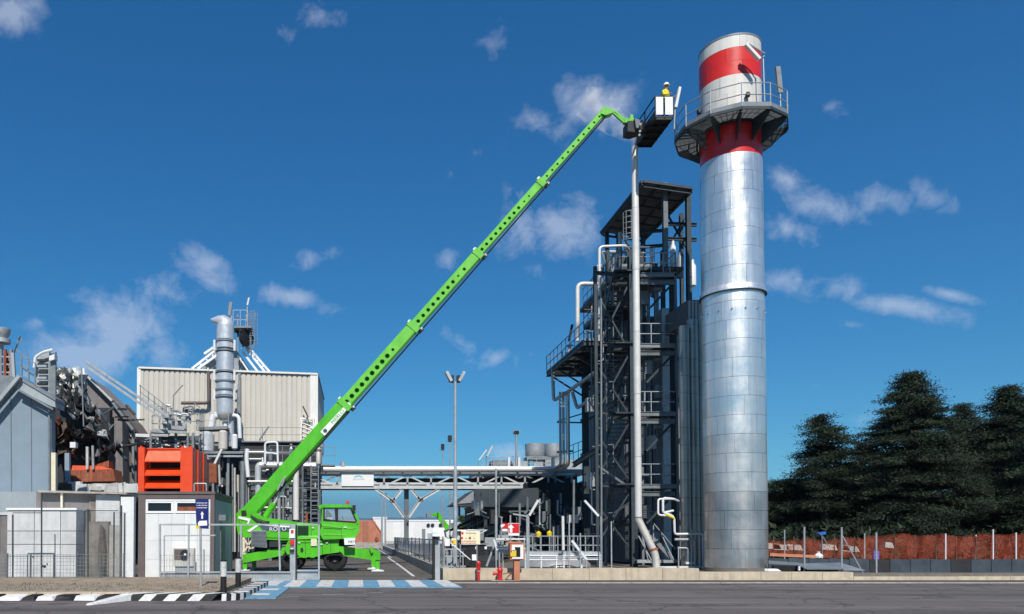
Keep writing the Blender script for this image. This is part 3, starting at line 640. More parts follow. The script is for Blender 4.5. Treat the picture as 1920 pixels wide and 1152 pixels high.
def sp(x,y): return (P(x,y,KY)-A).dot(ax)
k0,k1,k2,k3,k4,k5=-.1,sp(650,757),sp(779,612),sp(903,478),sp(1022,345),BL
def hl(a,b,n,r): return [(a+(b-a)*i/(n-1),r) for i in range(n)]
H1,H2,H3,H4,H5=.72,.62,.52,.42,.31
boomsec(k0,k1,H1,.56,[],'green')
boomsec(k1-.4,k2,H2,.46,hl(sp(648,753),sp(724,668),9,.115)+[(sp(734,656),.075)],'green2')
boomsec(k2-.4,k3,H3,.38,hl(sp(780,601),sp(846,529),8,.092)+[(sp(856,518),.055),(sp(867,505),.08)],'green2')
boomsec(k3-.4,k4,H4,.30,hl(sp(900,467),sp(970,391),9,.08)+[(sp(979,378),.05),(sp(988,368),.05)],'green2')
boomsec(k4-.4,k5,H5,.24,hl(sp(1022,330),sp(1120,219),11,.058),'green2')
# collars at each section end, wear pads, hose rail below
for s,H,Wd in ((k1,H1,.60),(k2,H2,.5),(k3,H3,.42),(k4,H4,.34)):
    o=A+ax*(s-.28); mb=MB().bar(o,o+ax*.3,Wd+.02,H+.015,up=nn); part('boom_collar',mb,'green2',kr)
    p=A+ax*(s-.12)+nn*(H/2+.05); part('wear_pad',MB().bar(p,p+ax*.16,.2,.08,up=nn),'whmetal',kr)
    p=A+ax*(s-.1)-nn*(H/2+.09); part('hose_clamp',MB().bar(p,p+ax*.25,.2,.14,up=nn),'black',kr)
    p=A+ax*(s+.1)-nn*(H/2+.06)+V((0,-.12,0)); part('pin',MB().tube(p,p+V((0,.25,0)),.06),'whmetal',kr)
for s0,s1,H,off in ((k1,k2,H1,.10),(k2,k3,H2,.10),(k3,k4,H3,.09),(k4,k5-.4,H4,.07)):
    p=A+ax*s0-nn*(H/2+off-.02); q=A+ax*(s1+ .0)-nn*(H/2+off-.06); part('hose',MB().tube(p+V((0,-.1,0)),q+V((0,-.1,0)),.03,n=6).tube(p+V((0,.1,0)),q+V((0,.1,0)),.03,n=6),'black',kr)
part('tool_rail',MB().bar(A+ax*1.2-nn*(H1/2+.02),A+ax*(k1-.2)-nn*(H1/2+.02),.42,.05,up=nn),'black',kr)
# decal on the first section
ang=math.atan2(ax.z,ax.x); 
m0=P(630,785,KY-.28-.02); hw,hh=1.0,.13; n2_=V((-math.sin(ang),0,math.cos(ang))); u2_=V((math.cos(ang),0,math.sin(ang)))
part('boom_decal',MB().prism([m0-u2_*hw-n2_*hh*1.1,m0+u2_*hw-n2_*hh*.8,m0+u2_*hw+n2_*hh*.7,m0-u2_*hw+n2_*hh*1.1],(0,.015,0)),'signw',kr)
text('lettering','MERLO',.24,m0+V((0,-.01,0))-u2_*-.12,'green',kr,rot=(math.pi/2,-ang,0),sx=1.1)
part('decal_mark',MB().tube(m0-u2_*.8+V((0,-.012,0)),m0-u2_*.8+V((0,.0,0)),.1,n=16),'bluedk',kr)
# pivot bracket and ram
pol([(443,965),(450,955),(463,949),(476,958),(496,972),(500,978),(446,972)],37.3,.25,'green','pivot_bracket'); pol([(443,965),(450,955),(463,949),(476,958),(496,972),(500,978),(446,972)],38.5,.25,'green','pivot_bracket')
part('pivot_pin',MB().tube(P(456,964,37.22),P(456,964,38.8),.10,n=14),'black',kr)
part('ram_barrel',MB().tube(P(497,970,KY),P(514,944,KY),.15,n=14),'green',kr); part('ram_rod',MB().tube(P(514,944,KY),P(538,906,KY),.075,n=12),'alu',kr); part('ram_eye',MB().tube(P(538,906,KY),P(549,888,KY),.13,n=12),'green',kr)
part('hose',MB().path([P(528,912,37.6),P(536,893,37.6),P(530,900,37.6),P(520,920,37.6)],.04),'galv',kr)
# boom head, fly jib
pol([(1128,205),(1136,201),(1148,205),(1150,211),(1136,216),(1127,213)],KY-.2,.4,'green2','boom_head')
j=MB(); 
for a,b in (((1146,206),(1172,226)),((1150,212),(1170,230))): j.bar(P(*a,KY),P(*b,KY),.12,.10)
j.bar(P(1170,228,KY),P(1188,232,KY),.26,.22); part('jib',j,'green2',kr)
pol([(1179,228),(1183,214),(1187,216),(1189,228),(1184,236)],KY-.2,.4,'green2','jib_head')
# knuckle between jib and basket
pol([(1177,227),(1196,226),(1204,230),(1204,243),(1190,248),(1177,246)],KY-.3,.7,'black','rotator'); pol([(1190,222),(1200,225),(1200,240),(1193,240)],KY-.45,.3,'steell','rotator_arm')
for (x,y) in ((1201,233),(1200,246),(1199,253)): part('rotator_bolt',MB().tube(P(x,y,KY-.62),P(x,y,KY-.4),.055),'whmetal',kr)
# basket
bx0,bx1=P(1229,216,36.9).x,P(1262,218,36.9).x; by0,by1=36.9,39.6; bz=P(1240,218,36.9).z; bh=.98
ba=part('basket_floor',MB().box(bx0,bx1,by0,by1,bz-.06,bz),'black',kr)
fm=MB()
for x in (bx0+.03,(bx0+bx1)/2,bx1-.03): fm.bar((x,by0,bz-.1),(x,by1,bz-.1),.06,.08)
for i in range(5): y=by0+.03+(by1-by0-.06)*i/4; fm.bar((bx0,y,bz-.12),(bx1,y,bz-.12),.06,.1)
part('basket_underframe',fm,'black',kr)
for a,b in ((bx0+.02,(bx0+bx1)/2-.06),((bx0+bx1)/2+.04,bx1-.02)):
    part('basket_panel',MB().box(a,b,by0-.03,by0,bz+.06,bz+bh-.05),'signw',kr)
bf=MB()
for (x,y) in ((bx0,by0),(bx1,by0),(bx0,by1),(bx1,by1),(bx0,(by0+by1)/2),(bx1,(by0+by1)/2)): bf.bar((x,y,bz),(x,y,bz+bh),.05)
for hh in (bh,bh/2):
    bf.bar((bx0,by0,bz+hh),(bx1,by0,bz+hh),.045); bf.bar((bx0,by1,bz+hh),(bx1,by1,bz+hh),.045); bf.bar((bx0,by0,bz+hh),(bx0,by1,bz+hh),.045); bf.bar((bx1,by0,bz+hh),(bx1,by1,bz+hh),.045)
part('basket_frame',bf,'black',kr)
part('basket_toe_panel',MB().box(bx0-.01,bx0+.01,by0+.1,by1-.1,bz,bz+.3),'black',kr)
part('control_box',MB().box(bx0+.05,bx0+.4,by1-.5,by1-.1,bz+.55,bz+.95),'black',kr)
part('basket_mount',MB().bar((bx0,38.4,bz+.05),P(1200,238,KY),.3,.3),'black',kr); part('basket_mount',MB().bar((bx0,38.6,bz+.7),P(1198,230,KY),.08,.08),'black',kr)
# ================================================================ PERSON IN THE BASKET
def person(loc,face,label):
    root=thing('person',label,'person',loc); L0=V(loc)
    vs=[(0,0,.95),(0,0,1.2),(0,-.02,1.42),(0,-.04,1.50),(0,-.06,1.58),(0,-.07,1.66),   # spine .. head
        (.10,0,.90),(.12,-.03,.5),(.12,.02,.1),(.12,-.14,.05),(-.10,0,.90),(-.12,.03,.5),(-.12,.06,.1),(-.12,-.10,.05),
        (.19,-.02,1.38),(.28,-.06,1.12),(.20,-.30,1.06),(.18,-.38,1.06),(-.19,-.02,1.38),(-.27,-.10,1.14),(-.18,-.32,1.1),(-.16,-.40,1.1)]
    es=[(0,1),(1,2),(2,3),(3,4),(4,5),(0,6),(6,7),(7,8),(8,9),(0,10),(10,11),(11,12),(12,13),(2,14),(14,15),(15,16),(16,17),(2,18),(18,19),(19,20),(20,21)]
    rad=[.15,.14,.15,.065,.085,.09,.10,.075,.05,.045,.10,.075,.05,.045,.065,.045,.035,.03,.065,.045,.035,.03]
    me=bpy.data.meshes.new('body'); me.from_pydata(vs,es,[]); o=bpy.data.objects.new('body',me); COL.objects.link(o); o.parent=root
    sm=o.modifiers.new('skin','SKIN'); 
    while not me.skin_vertices: 
        bpy.context.view_layer.objects.active=o; bpy.ops.mesh.customdata_skin_add()
    for i,r in enumerate(rad): me.skin_vertices[0].data[i].radius=(r,r)
    me.skin_vertices[0].data[0].use_root=True
    o.modifiers.new('sub','SUBSURF').levels=1; o.modifiers['sub'].render_levels=2
    # one surface: skin on the head and hands, dark trousers, yellow sleeves, by height
    m=bpy.data.materials.new('worker'); m.use_nodes=True; t=m.node_tree; b=t.nodes['Principled BSDF']; tcn=t.nodes.new('ShaderNodeTexCoord'); sx_=t.nodes.new('ShaderNodeSeparateXYZ'); t.links.new(tcn.outputs['Object'],sx_.inputs[0])
    cr_=t.nodes.new('ShaderNodeValToRGB'); cr_.color_ramp.interpolation='CONSTANT'; e=cr_.color_ramp.elements; e[0].color=(.03,.035,.06,1); e[0].position=0; e[1].position=.50; e[1].color=(.75,.62,.02,1); q=e.new(.735); q.color=(.42,.24,.16,1)
    dv_=t.nodes.new('ShaderNodeMath'); dv_.operation='DIVIDE'; dv_.inputs[1].default_value=2; t.links.new(sx_.outputs['Z'],dv_.inputs[0]); t.links.new(dv_.outputs[0],cr_.inputs[0]); t.links.new(cr_.outputs[0],b.inputs['Base Color']); b.inputs['Roughness'].default_value=.8
    me.materials.append(m)
    h=V((0,-.07,1.68))+L0
    part('helmet',MB().lathe(h,[(.135,.0),(.13,.06),(.11,.11),(.07,.145),(0,.155)],16).lathe(h,[(.10,.012),(.165,-.004),(.168,.006),(.13,.02)],16),'signw',root)
    part('vest',MB().lathe(L0+V((0,-.005,1.0)),[(.172,0),(.178,.12),(.182,.3),(.17,.40),(.10,.45),(.07,.46)],16),'vest',root)
    part('nose',MB().lathe(h+V((0,-.10,-.06)),[(.0,-.03),(.018,-.015),(.0,.03)],6),'skin',root)
    for s_ in(-1,1):
        part('eye',MB().lathe(h+V((.034*s_,-.088,-.02)),[(0,-.012),(.011,0),(0,.012)],6),'black',root)
        for k in range(5):
            c=L0+V((.17*s_+(-.03+.015*k),-.39,1.07 if s_>0 else 1.11)); part('finger',MB().path([c,c+V((0,-.05,.0)),c+V((0,-.065,-.04))],.009,n=6,el=.02),'skin',root)
    root.rotation_euler=(0,0,face); return root
person((bx1-.22,by0+.38,bz),R(35),'person in yellow jacket and white helmet standing in the raised basket')
# ================================================================ second boom lift far behind
ly=84
lf=thing('boom_lift','small distant green boom lift with white base behind the site gate','boom lift',(P(842,1030,ly).x,ly,0))
part('boom',MB().bar(P(819,963,ly),P(840,992,ly),.45,.5),'green',lf); part('arm',MB().bar(P(806,967,ly),P(822,964,ly),.25,.3),'green',lf)
part('basket',MB().box(P(797,0,ly).x,P(806,0,ly).x,ly-.5,ly+.5,P(0,970,ly).z,P(0,963,ly).z),'galvd',lf)
part('turret',MB().prism([P(835,994,ly),P(848,990,ly),P(853,1003,ly),P(849,1010,ly),P(838,1008,ly)],(0,1.8,0)),'whmetal',lf); part('base',MB().prism([P(842,1008,ly),P(853,1004,ly),P(855,1020,ly),P(840,1022,ly)],(0,2,0)),'green',lf)
for x in(842,853): 
    c=P(x,1025,ly); part('wheel',MB().tube((c.x,ly-.2,.5),(c.x,ly+.3,.5),.5,n=14),'rubber',lf)
# ================================================================ steam
sm=MB(); pts=[(1191,277,.10),(1187,266,.22),(1178,252,.42),(1167,242,.55),(1154,233,.62),(1142,222,.7),(1128,208,.8),(1110,196,.9),(1090,190,.7)]
pr=[(P(x,y,39.3),r) for x,y,r in pts]; o0=0; n=12
for i,(c,r) in enumerate(pr):
    d=(pr[min(i+1,len(pr)-1)][0]-pr[max(i-1,0)][0]).normalized(); a=d.cross(V((0,1,0))).normalized(); b=V((0,1,0))
    for k in range(n): t=2*math.pi*k/n; sm.v.append(c+(a*math.cos(t)+b*math.sin(t))*r)
for i in range(len(pr)-1):
    for k in range(n): q=(k+1)%n; sm.f.append((i*n+k,i*n+q,(i+1)*n+q,(i+1)*n+k)); sm.s.append(True)
sm.f.append(tuple(reversed(range(n)))); sm.s.append(True); e=(len(pr)-1)*n; sm.f.append(tuple(range(e,e+n))); sm.s.append(True)
m=bpy.data.materials.new('steam'); m.use_nodes=True; t=m.node_tree; t.nodes.remove(t.nodes['Principled BSDF']); vo=t.nodes.new('ShaderNodeVolumePrincipled'); vo.inputs['Color'].default_value=(1,1,1,1); vo.inputs['Anisotropy'].default_value=-.15
g_=t.nodes.new('ShaderNodeNewGeometry'); nz=t.nodes.new('ShaderNodeTexNoise'); nz.inputs['Scale'].default_value=1.5; nz.inputs['Detail'].default_value=5; t.links.new(g_.outputs['Position'],nz.inputs['Vector'])
mr=t.nodes.new('ShaderNodeMapRange'); mr.inputs[1].default_value=.47; mr.inputs[2].default_value=.72; mr.inputs[4].default_value=1.8; t.links.new(nz.outputs[0],mr.inputs[0]); t.links.new(mr.outputs[0],vo.inputs['Density']); t.links.new(vo.outputs[0],t.nodes['Material Output'].inputs['Volume'])
sm.f=[tuple(reversed(f)) for f in sm.f]
solo('steam',sm,m,'thin white steam drifting up and left from the top of the vent pipe','steam',kind='stuff')
# ================================================================ STEEL TOWER (heat recovery unit) right of centre
tw=thing('boiler_tower','tall dark open steel tower with stairs and a sloping canopy roof beside the chimney','tower',(16,46,0))
FY=43.2
def col(x,Y,y0,y1,w,m='steel',name='column'):
    a=P(x,y0,Y); b=P(x,y1,Y); z1=b.z
    x0=P(x,(y0+y1)/2,Y).x
    return part(name,MB().ibeam((x0,Y,a.z),(x0,Y,max(z1,.0)),w,w,.03,up=(0,1,0)),m,tw)
def beam(x0,y0,x1,y1,Y,w,h=None,m='steel',Y1=None,name='beam'):
    return part(name,MB().ibeam(P(x0,y0,Y),P(x1,y1,Y if Y1 is None else Y1),w,h or w,.03),m,tw)
def solid(x0,x1,Y0,Y1,z0,z1,m,name): return part(name,MB().box(x0,x1,Y0,Y1,z0,z1),m,tw)
gb=1066
col(1118,FY,500,gb,.17,'steel'); col(1186,FY,470,gb,.34,'steel'); col(1269,FY,512,gb,.13,'steell'); col(1262,FY+.3,520,gb,.22,'steel')
col(1247,45.2,344,515,.26,'steell'); col(1291,45.6,352,600,.26,'steel'); col(1278,47,400,600,.2,'steel'); col(1243,47.5,470,600,.22,'steel')
col(1098,49,680,gb,.34,'steel'); col(1140,47,470,640,.2,'steel'); col(1160,51,440,640,.2,'steel'); col(1205,51,380,560,.2,'steel')
# canopy
Yn,Yf=44.6,52.2; a=P(1206,341,Yn); b=P(1298,354,Yn); za=a.z; zb_=b.z
def roofz(x): return za+(zb_-za)*(x-a.x)/(b.x-a.x)
nsh=14
for i in range(nsh):
    y0=Yn+(Yf-Yn)*i/nsh; y1=Yn+(Yf-Yn)*(i+1)/nsh-.02; dz=.03 if i%2 else 0
    part('roof_sheet',MB().prism([(a.x,y0,za+dz),(b.x,y0,zb_+dz),(b.x,y0,zb_+dz+.05),(a.x,y0,za+dz+.05)],(0,y1-y0,0)),'dcasing',tw)
for f in (0,.33,.66,1): x=a.x+(b.x-a.x)*f; part('rafter',MB().bar((x,Yn+.05,roofz(x)-.1),(x,Yf,roofz(x)-.1),.12,.18),'steel',tw)
for i in range(7): y=Yn+.1+(Yf-Yn-.2)*i/6; part('purlin',MB().bar((a.x+.05,y,za-.22),(b.x-.05,y,zb_-.22),.1,.12),'steel',tw)
part('gutter',MB().bar((a.x-.06,Yn,za),(a.x-.06,Yf,za),.16,.14),'steel',tw); part('gutter',MB().bar((a.x,Yn-.05,za+.0),(b.x,Yn-.05,zb_+.0),.1,.14),'steel',tw)
for y in (Yf-.4,): 
    for x in (a.x+.2,b.x-.2): part('column',MB().bar((x,y,14),(x,y,roofz(x)-.1),.22),'steel',tw)
# boiler casing, ribbed panels
cx0,cx1,cy0,cy1=16.35,20.2,47.2,56.0; ctz=P(1230,600,47.2).z
solid(cx0+.06,cx1,cy0+.06,cy1,0,ctz,'dark','casing_core')
npan=8; zs=[0.05]; 
while zs[-1]<ctz-2.2: zs.append(zs[-1]+2.5)
zs.append(ctz)
for k in range(len(zs)-1):
    for i in range(13):
        y0=cy0+(cy1-cy0)*i/13; part('casing_panel',MB().box(cx0,cx0+.05,y0+.03,y0+(cy1-cy0)/13-.05,zs[k]+.03,zs[k+1]-.03),'dcasing',tw)
    for i in range(9):
        w=(cx1-cx0)/9; x0=cx0+w*i; part('casing_panel',MB().box(x0+.03,x0+w-.05,cy0,cy0+.05,zs[k]+.03,zs[k+1]-.03),'casing' if i>=5 else 'dcasing',tw)
for zk in zs[1:-1]: part('casing_stiffener',MB().bar((cx0-.08,cy0,zk),(cx0-.08,cy1,zk),.16,.22),'steel',tw); part('casing_stiffener',MB().bar((cx0,cy0-.06,zk),(cx1,cy0-.06,zk),.14,.2),'steel',tw)
# bright service shafts at the right of the tower
for (x0,x1,y0,y1) in ((1241,1263,578,1050),):
    p=P(x0,y0,44.8);q=P(x1,y1,44.8); zz=.1
    while zz<p.z-.3:
        part('shaft_panel',MB().box(p.x,q.x,44.8,45.6,zz+.02,min(zz+1.9,p.z)),'galv',tw); zz+=1.92
# right landings with fascia, grating and rail
lvls=[515,648,776,912]; lz=[]
for i,y in enumerate(lvls):
    a_=P(1199,y,FY-.1); b_=P(1267,y,FY-.1); z=a_.z; lz.append(z)
    part('landing_fascia',MB().ibeam((a_.x,FY-.05,z),(b_.x+.05,FY-.05,z),.12,.24,.03),'galvd',tw); part('landing_fascia',MB().ibeam((a_.x,FY,z-.42),(b_.x,FY,z-.42),.14,.26,.03),'steell',tw)
    gm=MB()
    for k in range(22): yy=FY+.1+k*.1; gm.bar((a_.x-1.0,yy,z+.08),(b_.x,yy,z+.08),.03,.04)
    part('landing_grating',gm,'steel',tw); part('landing_side',MB().ibeam((b_.x,FY,z),(b_.x,FY+2.3,z),.12,.24,.03),'steell',tw)
    rail(tw,[(a_.x,FY-.05,z+.1),(b_.x,FY-.05,z+.1),(b_.x,FY+2.2,z+.1)],1.15,.75,.02,'galv',toe=False)
    part('diagonal_brace',MB().bar(P(1266,y+12,FY+.1),P(1212,y+70,FY+.3),.12),'steel',tw)
    part('floodlight',MB().box(P(1226,0,FY).x,P(1240,0,FY).x,FY+.3,FY+.6,z-.75,z-.6),'galvd',tw)
    part('crossbeam',MB().ibeam(P(1118,y-3,FY),P(1190,y+3,FY),.12,.2),'steel',tw)
# stair flights that climb toward the camera on the left side
for i,(yl,yh) in enumerate(((634,512),(752,646),(874,776),(1000,908))):
    lo=P(1139,yl,46.4); hi=P(1166,yh,43.5); n=13; wd=.98
    fl=part('stair_stringer',MB().bar(lo+V((-wd/2,0,0)),hi+V((-wd/2,0,0)),.06,.26).bar(lo+V((wd/2,0,0)),hi+V((wd/2,0,0)),.06,.26),'steel',tw)
    for k in range(n):
        c=lo.lerp(hi,(k+.5)/n); part('step',MB().box(c.x-wd/2+.04,c.x+wd/2-.04,c.y-.13,c.y+.13,c.z-.02,c.z+.03),'steell',fl)
    part('stair_rail',MB().bar(lo+V((-wd/2,0,1.0)),hi+V((-wd/2,0,1.0)),.04).bar(lo+V((-wd/2,0,.5)),hi+V((-wd/2,0,.5)),.03),'steell',tw)
    part('stair_landing',MB().box(lo.x-.75,lo.x+.75,46.3,47.4,lo.z-.08,lo.z),'steell',tw)
    part('stair_landing',MB().box(hi.x-.6,hi.x+.9,42.9,43.6,hi.z-.08,hi.z),'steel',tw)
    rail(tw,[(lo.x-.75,47.3,lo.z),(lo.x-.75,46.2,lo.z)],1.1,.6,.018,'steell',toe=False)
    part('diagonal_brace',MB().bar(P(1120,yl+20,FY+.2),P(1184,yh+10,FY+.2),.09),'steel',tw); part('diagonal_brace',MB().bar(P(1120,yh+40,FY+.25),P(1182,yl+30,FY+.25),.09),'steel',tw)
# left cantilever platform
pz_=P(1100,640,44.6).z; px0,px1,py0,py1=13.15,16.4,44.6,53.4
gm=MB(); 
for k in range(40): gm.bar((px0,py0+.1+k*.22,pz_),(px1,py0+.1+k*.22,pz_),.13,.03)
part('platform_grating',gm,'steel',tw)
for p,q in (((px0,py0),(px0,py1)),((px0,py0),(px1,py0)),((px0,py1),(px1,py1)),((px0+1.5,py0),(px0+1.5,py1))): part('platform_beam',MB().ibeam((*p,pz_-.12),(*q,pz_-.12),.14,.28,.03),'steel',tw)
for k in range(5): y=py0+.5+k*2; part('platform_joist',MB().ibeam((px0,y,pz_-.2),(px1,y,pz_-.2),.12,.22),'steel',tw); part('platform_bracket',MB().bar((px0+.3,y,pz_-.3),(px1,y,pz_-2.2),.1),'steel',tw)
rail(tw,[(px1,py1,pz_),(px0,py1,pz_),(px0,py0,pz_),(px0+.8,py0,pz_)],1.15,1.0,.02,'galvd')
for (x,y,w) in ((13.8,50,.3),(14.3,48.5,.22),(14.0,46.8,.25),(14.8,51.5,.35)):
    part('valve_body',MB().lathe((x,y,pz_),[(w*.5,0),(w*.5,.25),(w,.35),(w,.6),(w*.4,.7),(w*.3,1.0),(w*.8,1.05),(w*.8,1.1),(0,1.15)],14),'whmetal' if w<.3 else 'galv',tw)
part('valve_wheel',MB().lathe((14.6,46.0,pz_+1.1),[(.18,0),(.22,.03),(.18,.06)],14,axis=(0,1,0)),'fire',tw); part('valve_body',MB().tube((14.6,46.05,pz_),(14.6,46.05,pz_+1.3),.12),'fire',tw)
part('strip_lamp',MB().bar(P(1067,640,49),P(1073,609,49),.14,.1),'black',tw)
# upper small platform
uz=P(1117,575,45).z; part('upper_platform',MB().box(14.6,16.5,45,49.6,uz-.15,uz),'steel',tw); rail(tw,[(16.4,49.5,uz),(14.6,49.5,uz),(14.6,45,uz),(15.4,45,uz)],1.15,.9,.018,'steell')
# top equipment floor
tz=P(1190,498,FY+1).z; part('top_floor',MB().box(15.3,18.9,44.4,53,tz-.2,tz),'steel',tw)
rail(tw,[(15.3,52,tz),(15.3,44.4,tz),(17.2,44.4,tz)],1.15,.9,.018,'galvd')
mid=P(1150,470,47).z
for i in range(26):
    x=rng.uniform(15.5,18.7); y=rng.uniform(45.5,52.5); hgt=rng.uniform(.8,3.0); w=rng.uniform(.08,.3)
    if i%3==0: part('equipment_box',MB().box(x,x+w*3,y,y+w*2.5,tz,tz+hgt*.7),rng.choice(['dcasing','steell','galvd','steel']),tw)
    elif i%3==1: part('vertical_pipe',MB().tube((x,y,tz-.1),(x,y,tz+hgt+.8),w*.5,n=10),rng.choice(['galv','galvd','whmetal']),tw)
    else: part('crosspipe',MB().path([(x,y,tz),(x,y,tz+hgt),(x+rng.uniform(-1.5,1.5),y,tz+hgt),(x+rng.uniform(-1,1),y,tz+.2)],w*.4,n=8),rng.choice(['galv','galvd','alu']),tw)
for yy in (430,458): beam(1245,yy-10,1306,yy-8,46,.16,.2); beam(1170,yy+8,1250,yy+2,47,.14,.18)
for (x0,y0,x1,y1) in ((1250,400,1290,470),(1290,400,1252,465),(1165,440,1205,500)): part('diagonal_brace',MB().bar(P(x0,y0,46.5),P(x1,y1,46.5),.1),'steel',tw)
# ladder cage
lc=MB(); c0=P(1180,452,46)
for k in range(6): lc.lathe(c0+Z*(k*.34),[(.34,0),(.34,.04)],12,math.pi*.9,math.pi*2.1)
for k in range(5): a_=math.pi*(.95+k*.275); lc.bar(c0+V((.34*math.cos(a_),.34*math.sin(a_),0)),c0+V((.34*math.cos(a_),.34*math.sin(a_),1.75)),.03)
part('ladder_cage',lc,'galvd',tw)
# stubs and vessels on the right of the top
for (x,y,Y,w) in ((1262,480,46,.16),(1275,500,46.5,.2),(1298,515,47,.22),(1225,535,46,.14),(1232,560,46,.1)):
    c=P(x,y,Y); part('vessel',MB().lathe(c,[(0,-.8),(w,-.7),(w,.5),(w*.5,.7),(w*.5,.9),(0,.9)],12),rng.choice(['galv','galvd','whmetal']),tw)
part('service_pipe',MB().path([P(1215,600,46),P(1215,555,46),P(1240,545,46)],.09),'whmetal',tw); part('service_pipe',MB().path([P(1216,800,45.5),P(1216,780,45.5),P(1240,775,45.5)],.1),'whmetal',tw); part('vessel',MB().tube(P(1208,800,46),P(1208,845,46),.14),'galv',tw); part('vessel',MB().tube(P(1208,690,46),P(1208,650,46),.1),'galvd',tw)
for x in (1203,1218,1231): col(x,45.3,520,gb,.14,'galvd')
# big exposed pipes on the left
def tp(pts,r,m='pipew',name='process_pipe',n=10): return part(name,MB().path([P(*p) for p in pts],r,n=n,el=r*3),m,tw)
tp([(1083,640,47),(1083,532,47),(1118,533,47),(1124,533,48)],.125,'pipew',n=14); tp([(1124,640,44.5),(1124,463,44.5),(1172,461,44.5),(1180,470,46)],.085)
tp([(1036,690,52),(1038,752,52),(1060,738,50),(1117,698,45)],.115,'galv',n=12); tp([(1073,735,49),(1082,766,49),(1117,742,45)],.11,'galv',n=12)
for dx,r in ((0,.085),(6,.085),(14,.14)): tp([(1050+dx,735,50),(1051+dx,872,50),(1051+dx-12,878,52),(1000,879,60)],r,'galv' if dx<14 else 'alu',n=12)
tp([(1044,848,50.5),(1075,846,50)],.06,'steel','pipe_bracket'); tp([(1044,792,50.5),(1095,793,50)],.05,'steel','pipe_bracket'); tp([(1046,790,50.5),(1092,776,50)],.04,'steel','pipe_bracket')
tp([(1075,1060,46.5),(1076,900,46.5)],.07,'galvd'); tp([(1128,1062,43),(1127,560,43)],.055,'galvd'); tp([(1136,1062,44.5),(1136,700,44.5)],.08,'steell')
tp([(1053,700,50),(1054,660,50)],.05,'black')
beam(1075,872,1118,845,48,.2,.3,Y1=FY); beam(1098,720,1186,718,49,.16,.2,Y1=48.8); beam(1098,850,1186,846,48.8,.16,.24); part('diagonal_brace',MB().bar(P(1118,872,FY),P(1180,915,FY),.12),'steell',tw)
part('diagonal_brace',MB().bar(P(1184,940,FY+.2),P(1125,980,FY+.2),.10),'steel',tw)
rail(tw,[P(1066,868,52),P(1094,858,50)],1.1,.8,.018,'steell',toe=False)
# thin bright conduits, cable ladders and small rails that fill the open frame
for i in range(34):
    x=rng.uniform(1095,1262); y0=rng.uniform(560,900); l=rng.uniform(25,110); Y=rng.uniform(43.4,46.8)
    if i%3: part('conduit',MB().path([P(x,y0,Y),P(x+rng.uniform(-1,1),y0+l,Y),P(x+rng.choice([-14,14]),y0+l+3,Y)],rng.uniform(.02,.05),n=6),rng.choice(['galv','galvd','steell','alu']),tw)
    else: part('cable_tray',MB().bar(P(x,y0,Y),P(min(x+rng.uniform(20,60),1266),y0+rng.uniform(-2,2),Y),.12,.06),rng.choice(['galvd','steell']),tw)
for y in (634,752,870,998,575,700,820): rail(tw,[P(1120,y,44.2),P(1150,y-2,44.2)],1.05,.5,.018,'galvd',toe=False)
for x,y in ((1207,560),(1214,690),(1222,830),(1210,960),(1232,735),(1150,560),(1105,760),(1108,900),(1228,1010)):
    c=P(x,y,45.2); part('equipment_box',MB().box(c.x-.2,c.x+.2,45,45.4,c.z-.4,c.z+.4),rng.choice(['galv','galvd','casing']),tw)
# dark casing to the left of the tower foot, with columns in front
pb=thing('process_block','dark crowded process equipment block under the right end of the pipe bridge','plant',(12,56,0))
part('enclosure',MB().box(P(985,0,60).x,P(1175,0,56).x,60,66,0,P(1100,905,60).z),'dark',pb)
part('enclosure',MB().box(P(880,0,66).x,P(1000,0,60).x,66,70,0,P(940,955,66).z),'dark',pb)
# hopper: upper box with sloping left side
hy=54; part('hopper',MB().prism([P(852,946,hy),P(892,918,hy),P(1010,915,hy),P(1010,945,hy),P(985,950,hy)],(0,5,0)),'steel',pb)
part('hopper_side',MB().prism([P(858,945,hy-.08),P(888,921,hy-.08),P(888,943,hy-.08)],(0,.06,0)),'casing',pb)
part('hopper_rim',MB().bar(P(850,948,hy),P(1010,950,hy),.3,.14),'steel',pb); part('hopper_skirt',MB().prism([P(884,950,hy+.4),P(1005,950,hy+.4),P(1000,962,hy+.4),P(890,958,hy+.4)],(0,4,0)),'steel',pb)
for x in (889,898,910,938,962,985,1015,1045,1062,1085): 
    Y=hy+rng.uniform(.2,3.5); part('column',MB().bar(P(x,945,Y),V((P(x,1000,Y).x,Y,-.03)),rng.uniform(.16,.3)),'steel',pb)
for i in range(110):
    Y=rng.uniform(50,59); x=rng.uniform(885,1090); y=rng.uniform(940,1050); m=rng.choice(['steel','steell','galvd','galv','dark','pipew','steell']); r=rng.uniform(.03,.10)
    if i%3: 
        L_=rng.uniform(30,90); pts=[P(x,y,Y),P(x+L_*rng.choice([-.6,.6]),y,Y),P(x+L_*rng.choice([-.6,.6]),min(1052,y+L_*.6),Y)]
        if rng.random()<.5: pts=[P(x,max(925,y-L_*.6),Y),P(x,y,Y),P(x+rng.uniform(-25,25),y+5,Y)]
        part('process_pipe',MB().path(pts,r,n=8),m,pb)
    else:
        c=P(x,y,Y); w=rng.uniform(.3,.8); h=rng.uniform(.3,1.0); part('equipment_box',MB().box(c.x-w/2,c.x+w/2,Y,Y+.6,max(0,c.z-h/2),c.z+h/2),m,pb)
for (x,y) in ((1030,1002),(1010,1003)): c=P(x,y,50); part('yellow_valve',MB().lathe(c,[(0,-.2),(.16,-.15),(.18,.1),(.08,.2),(0,.25)],10),'yellow',pb)
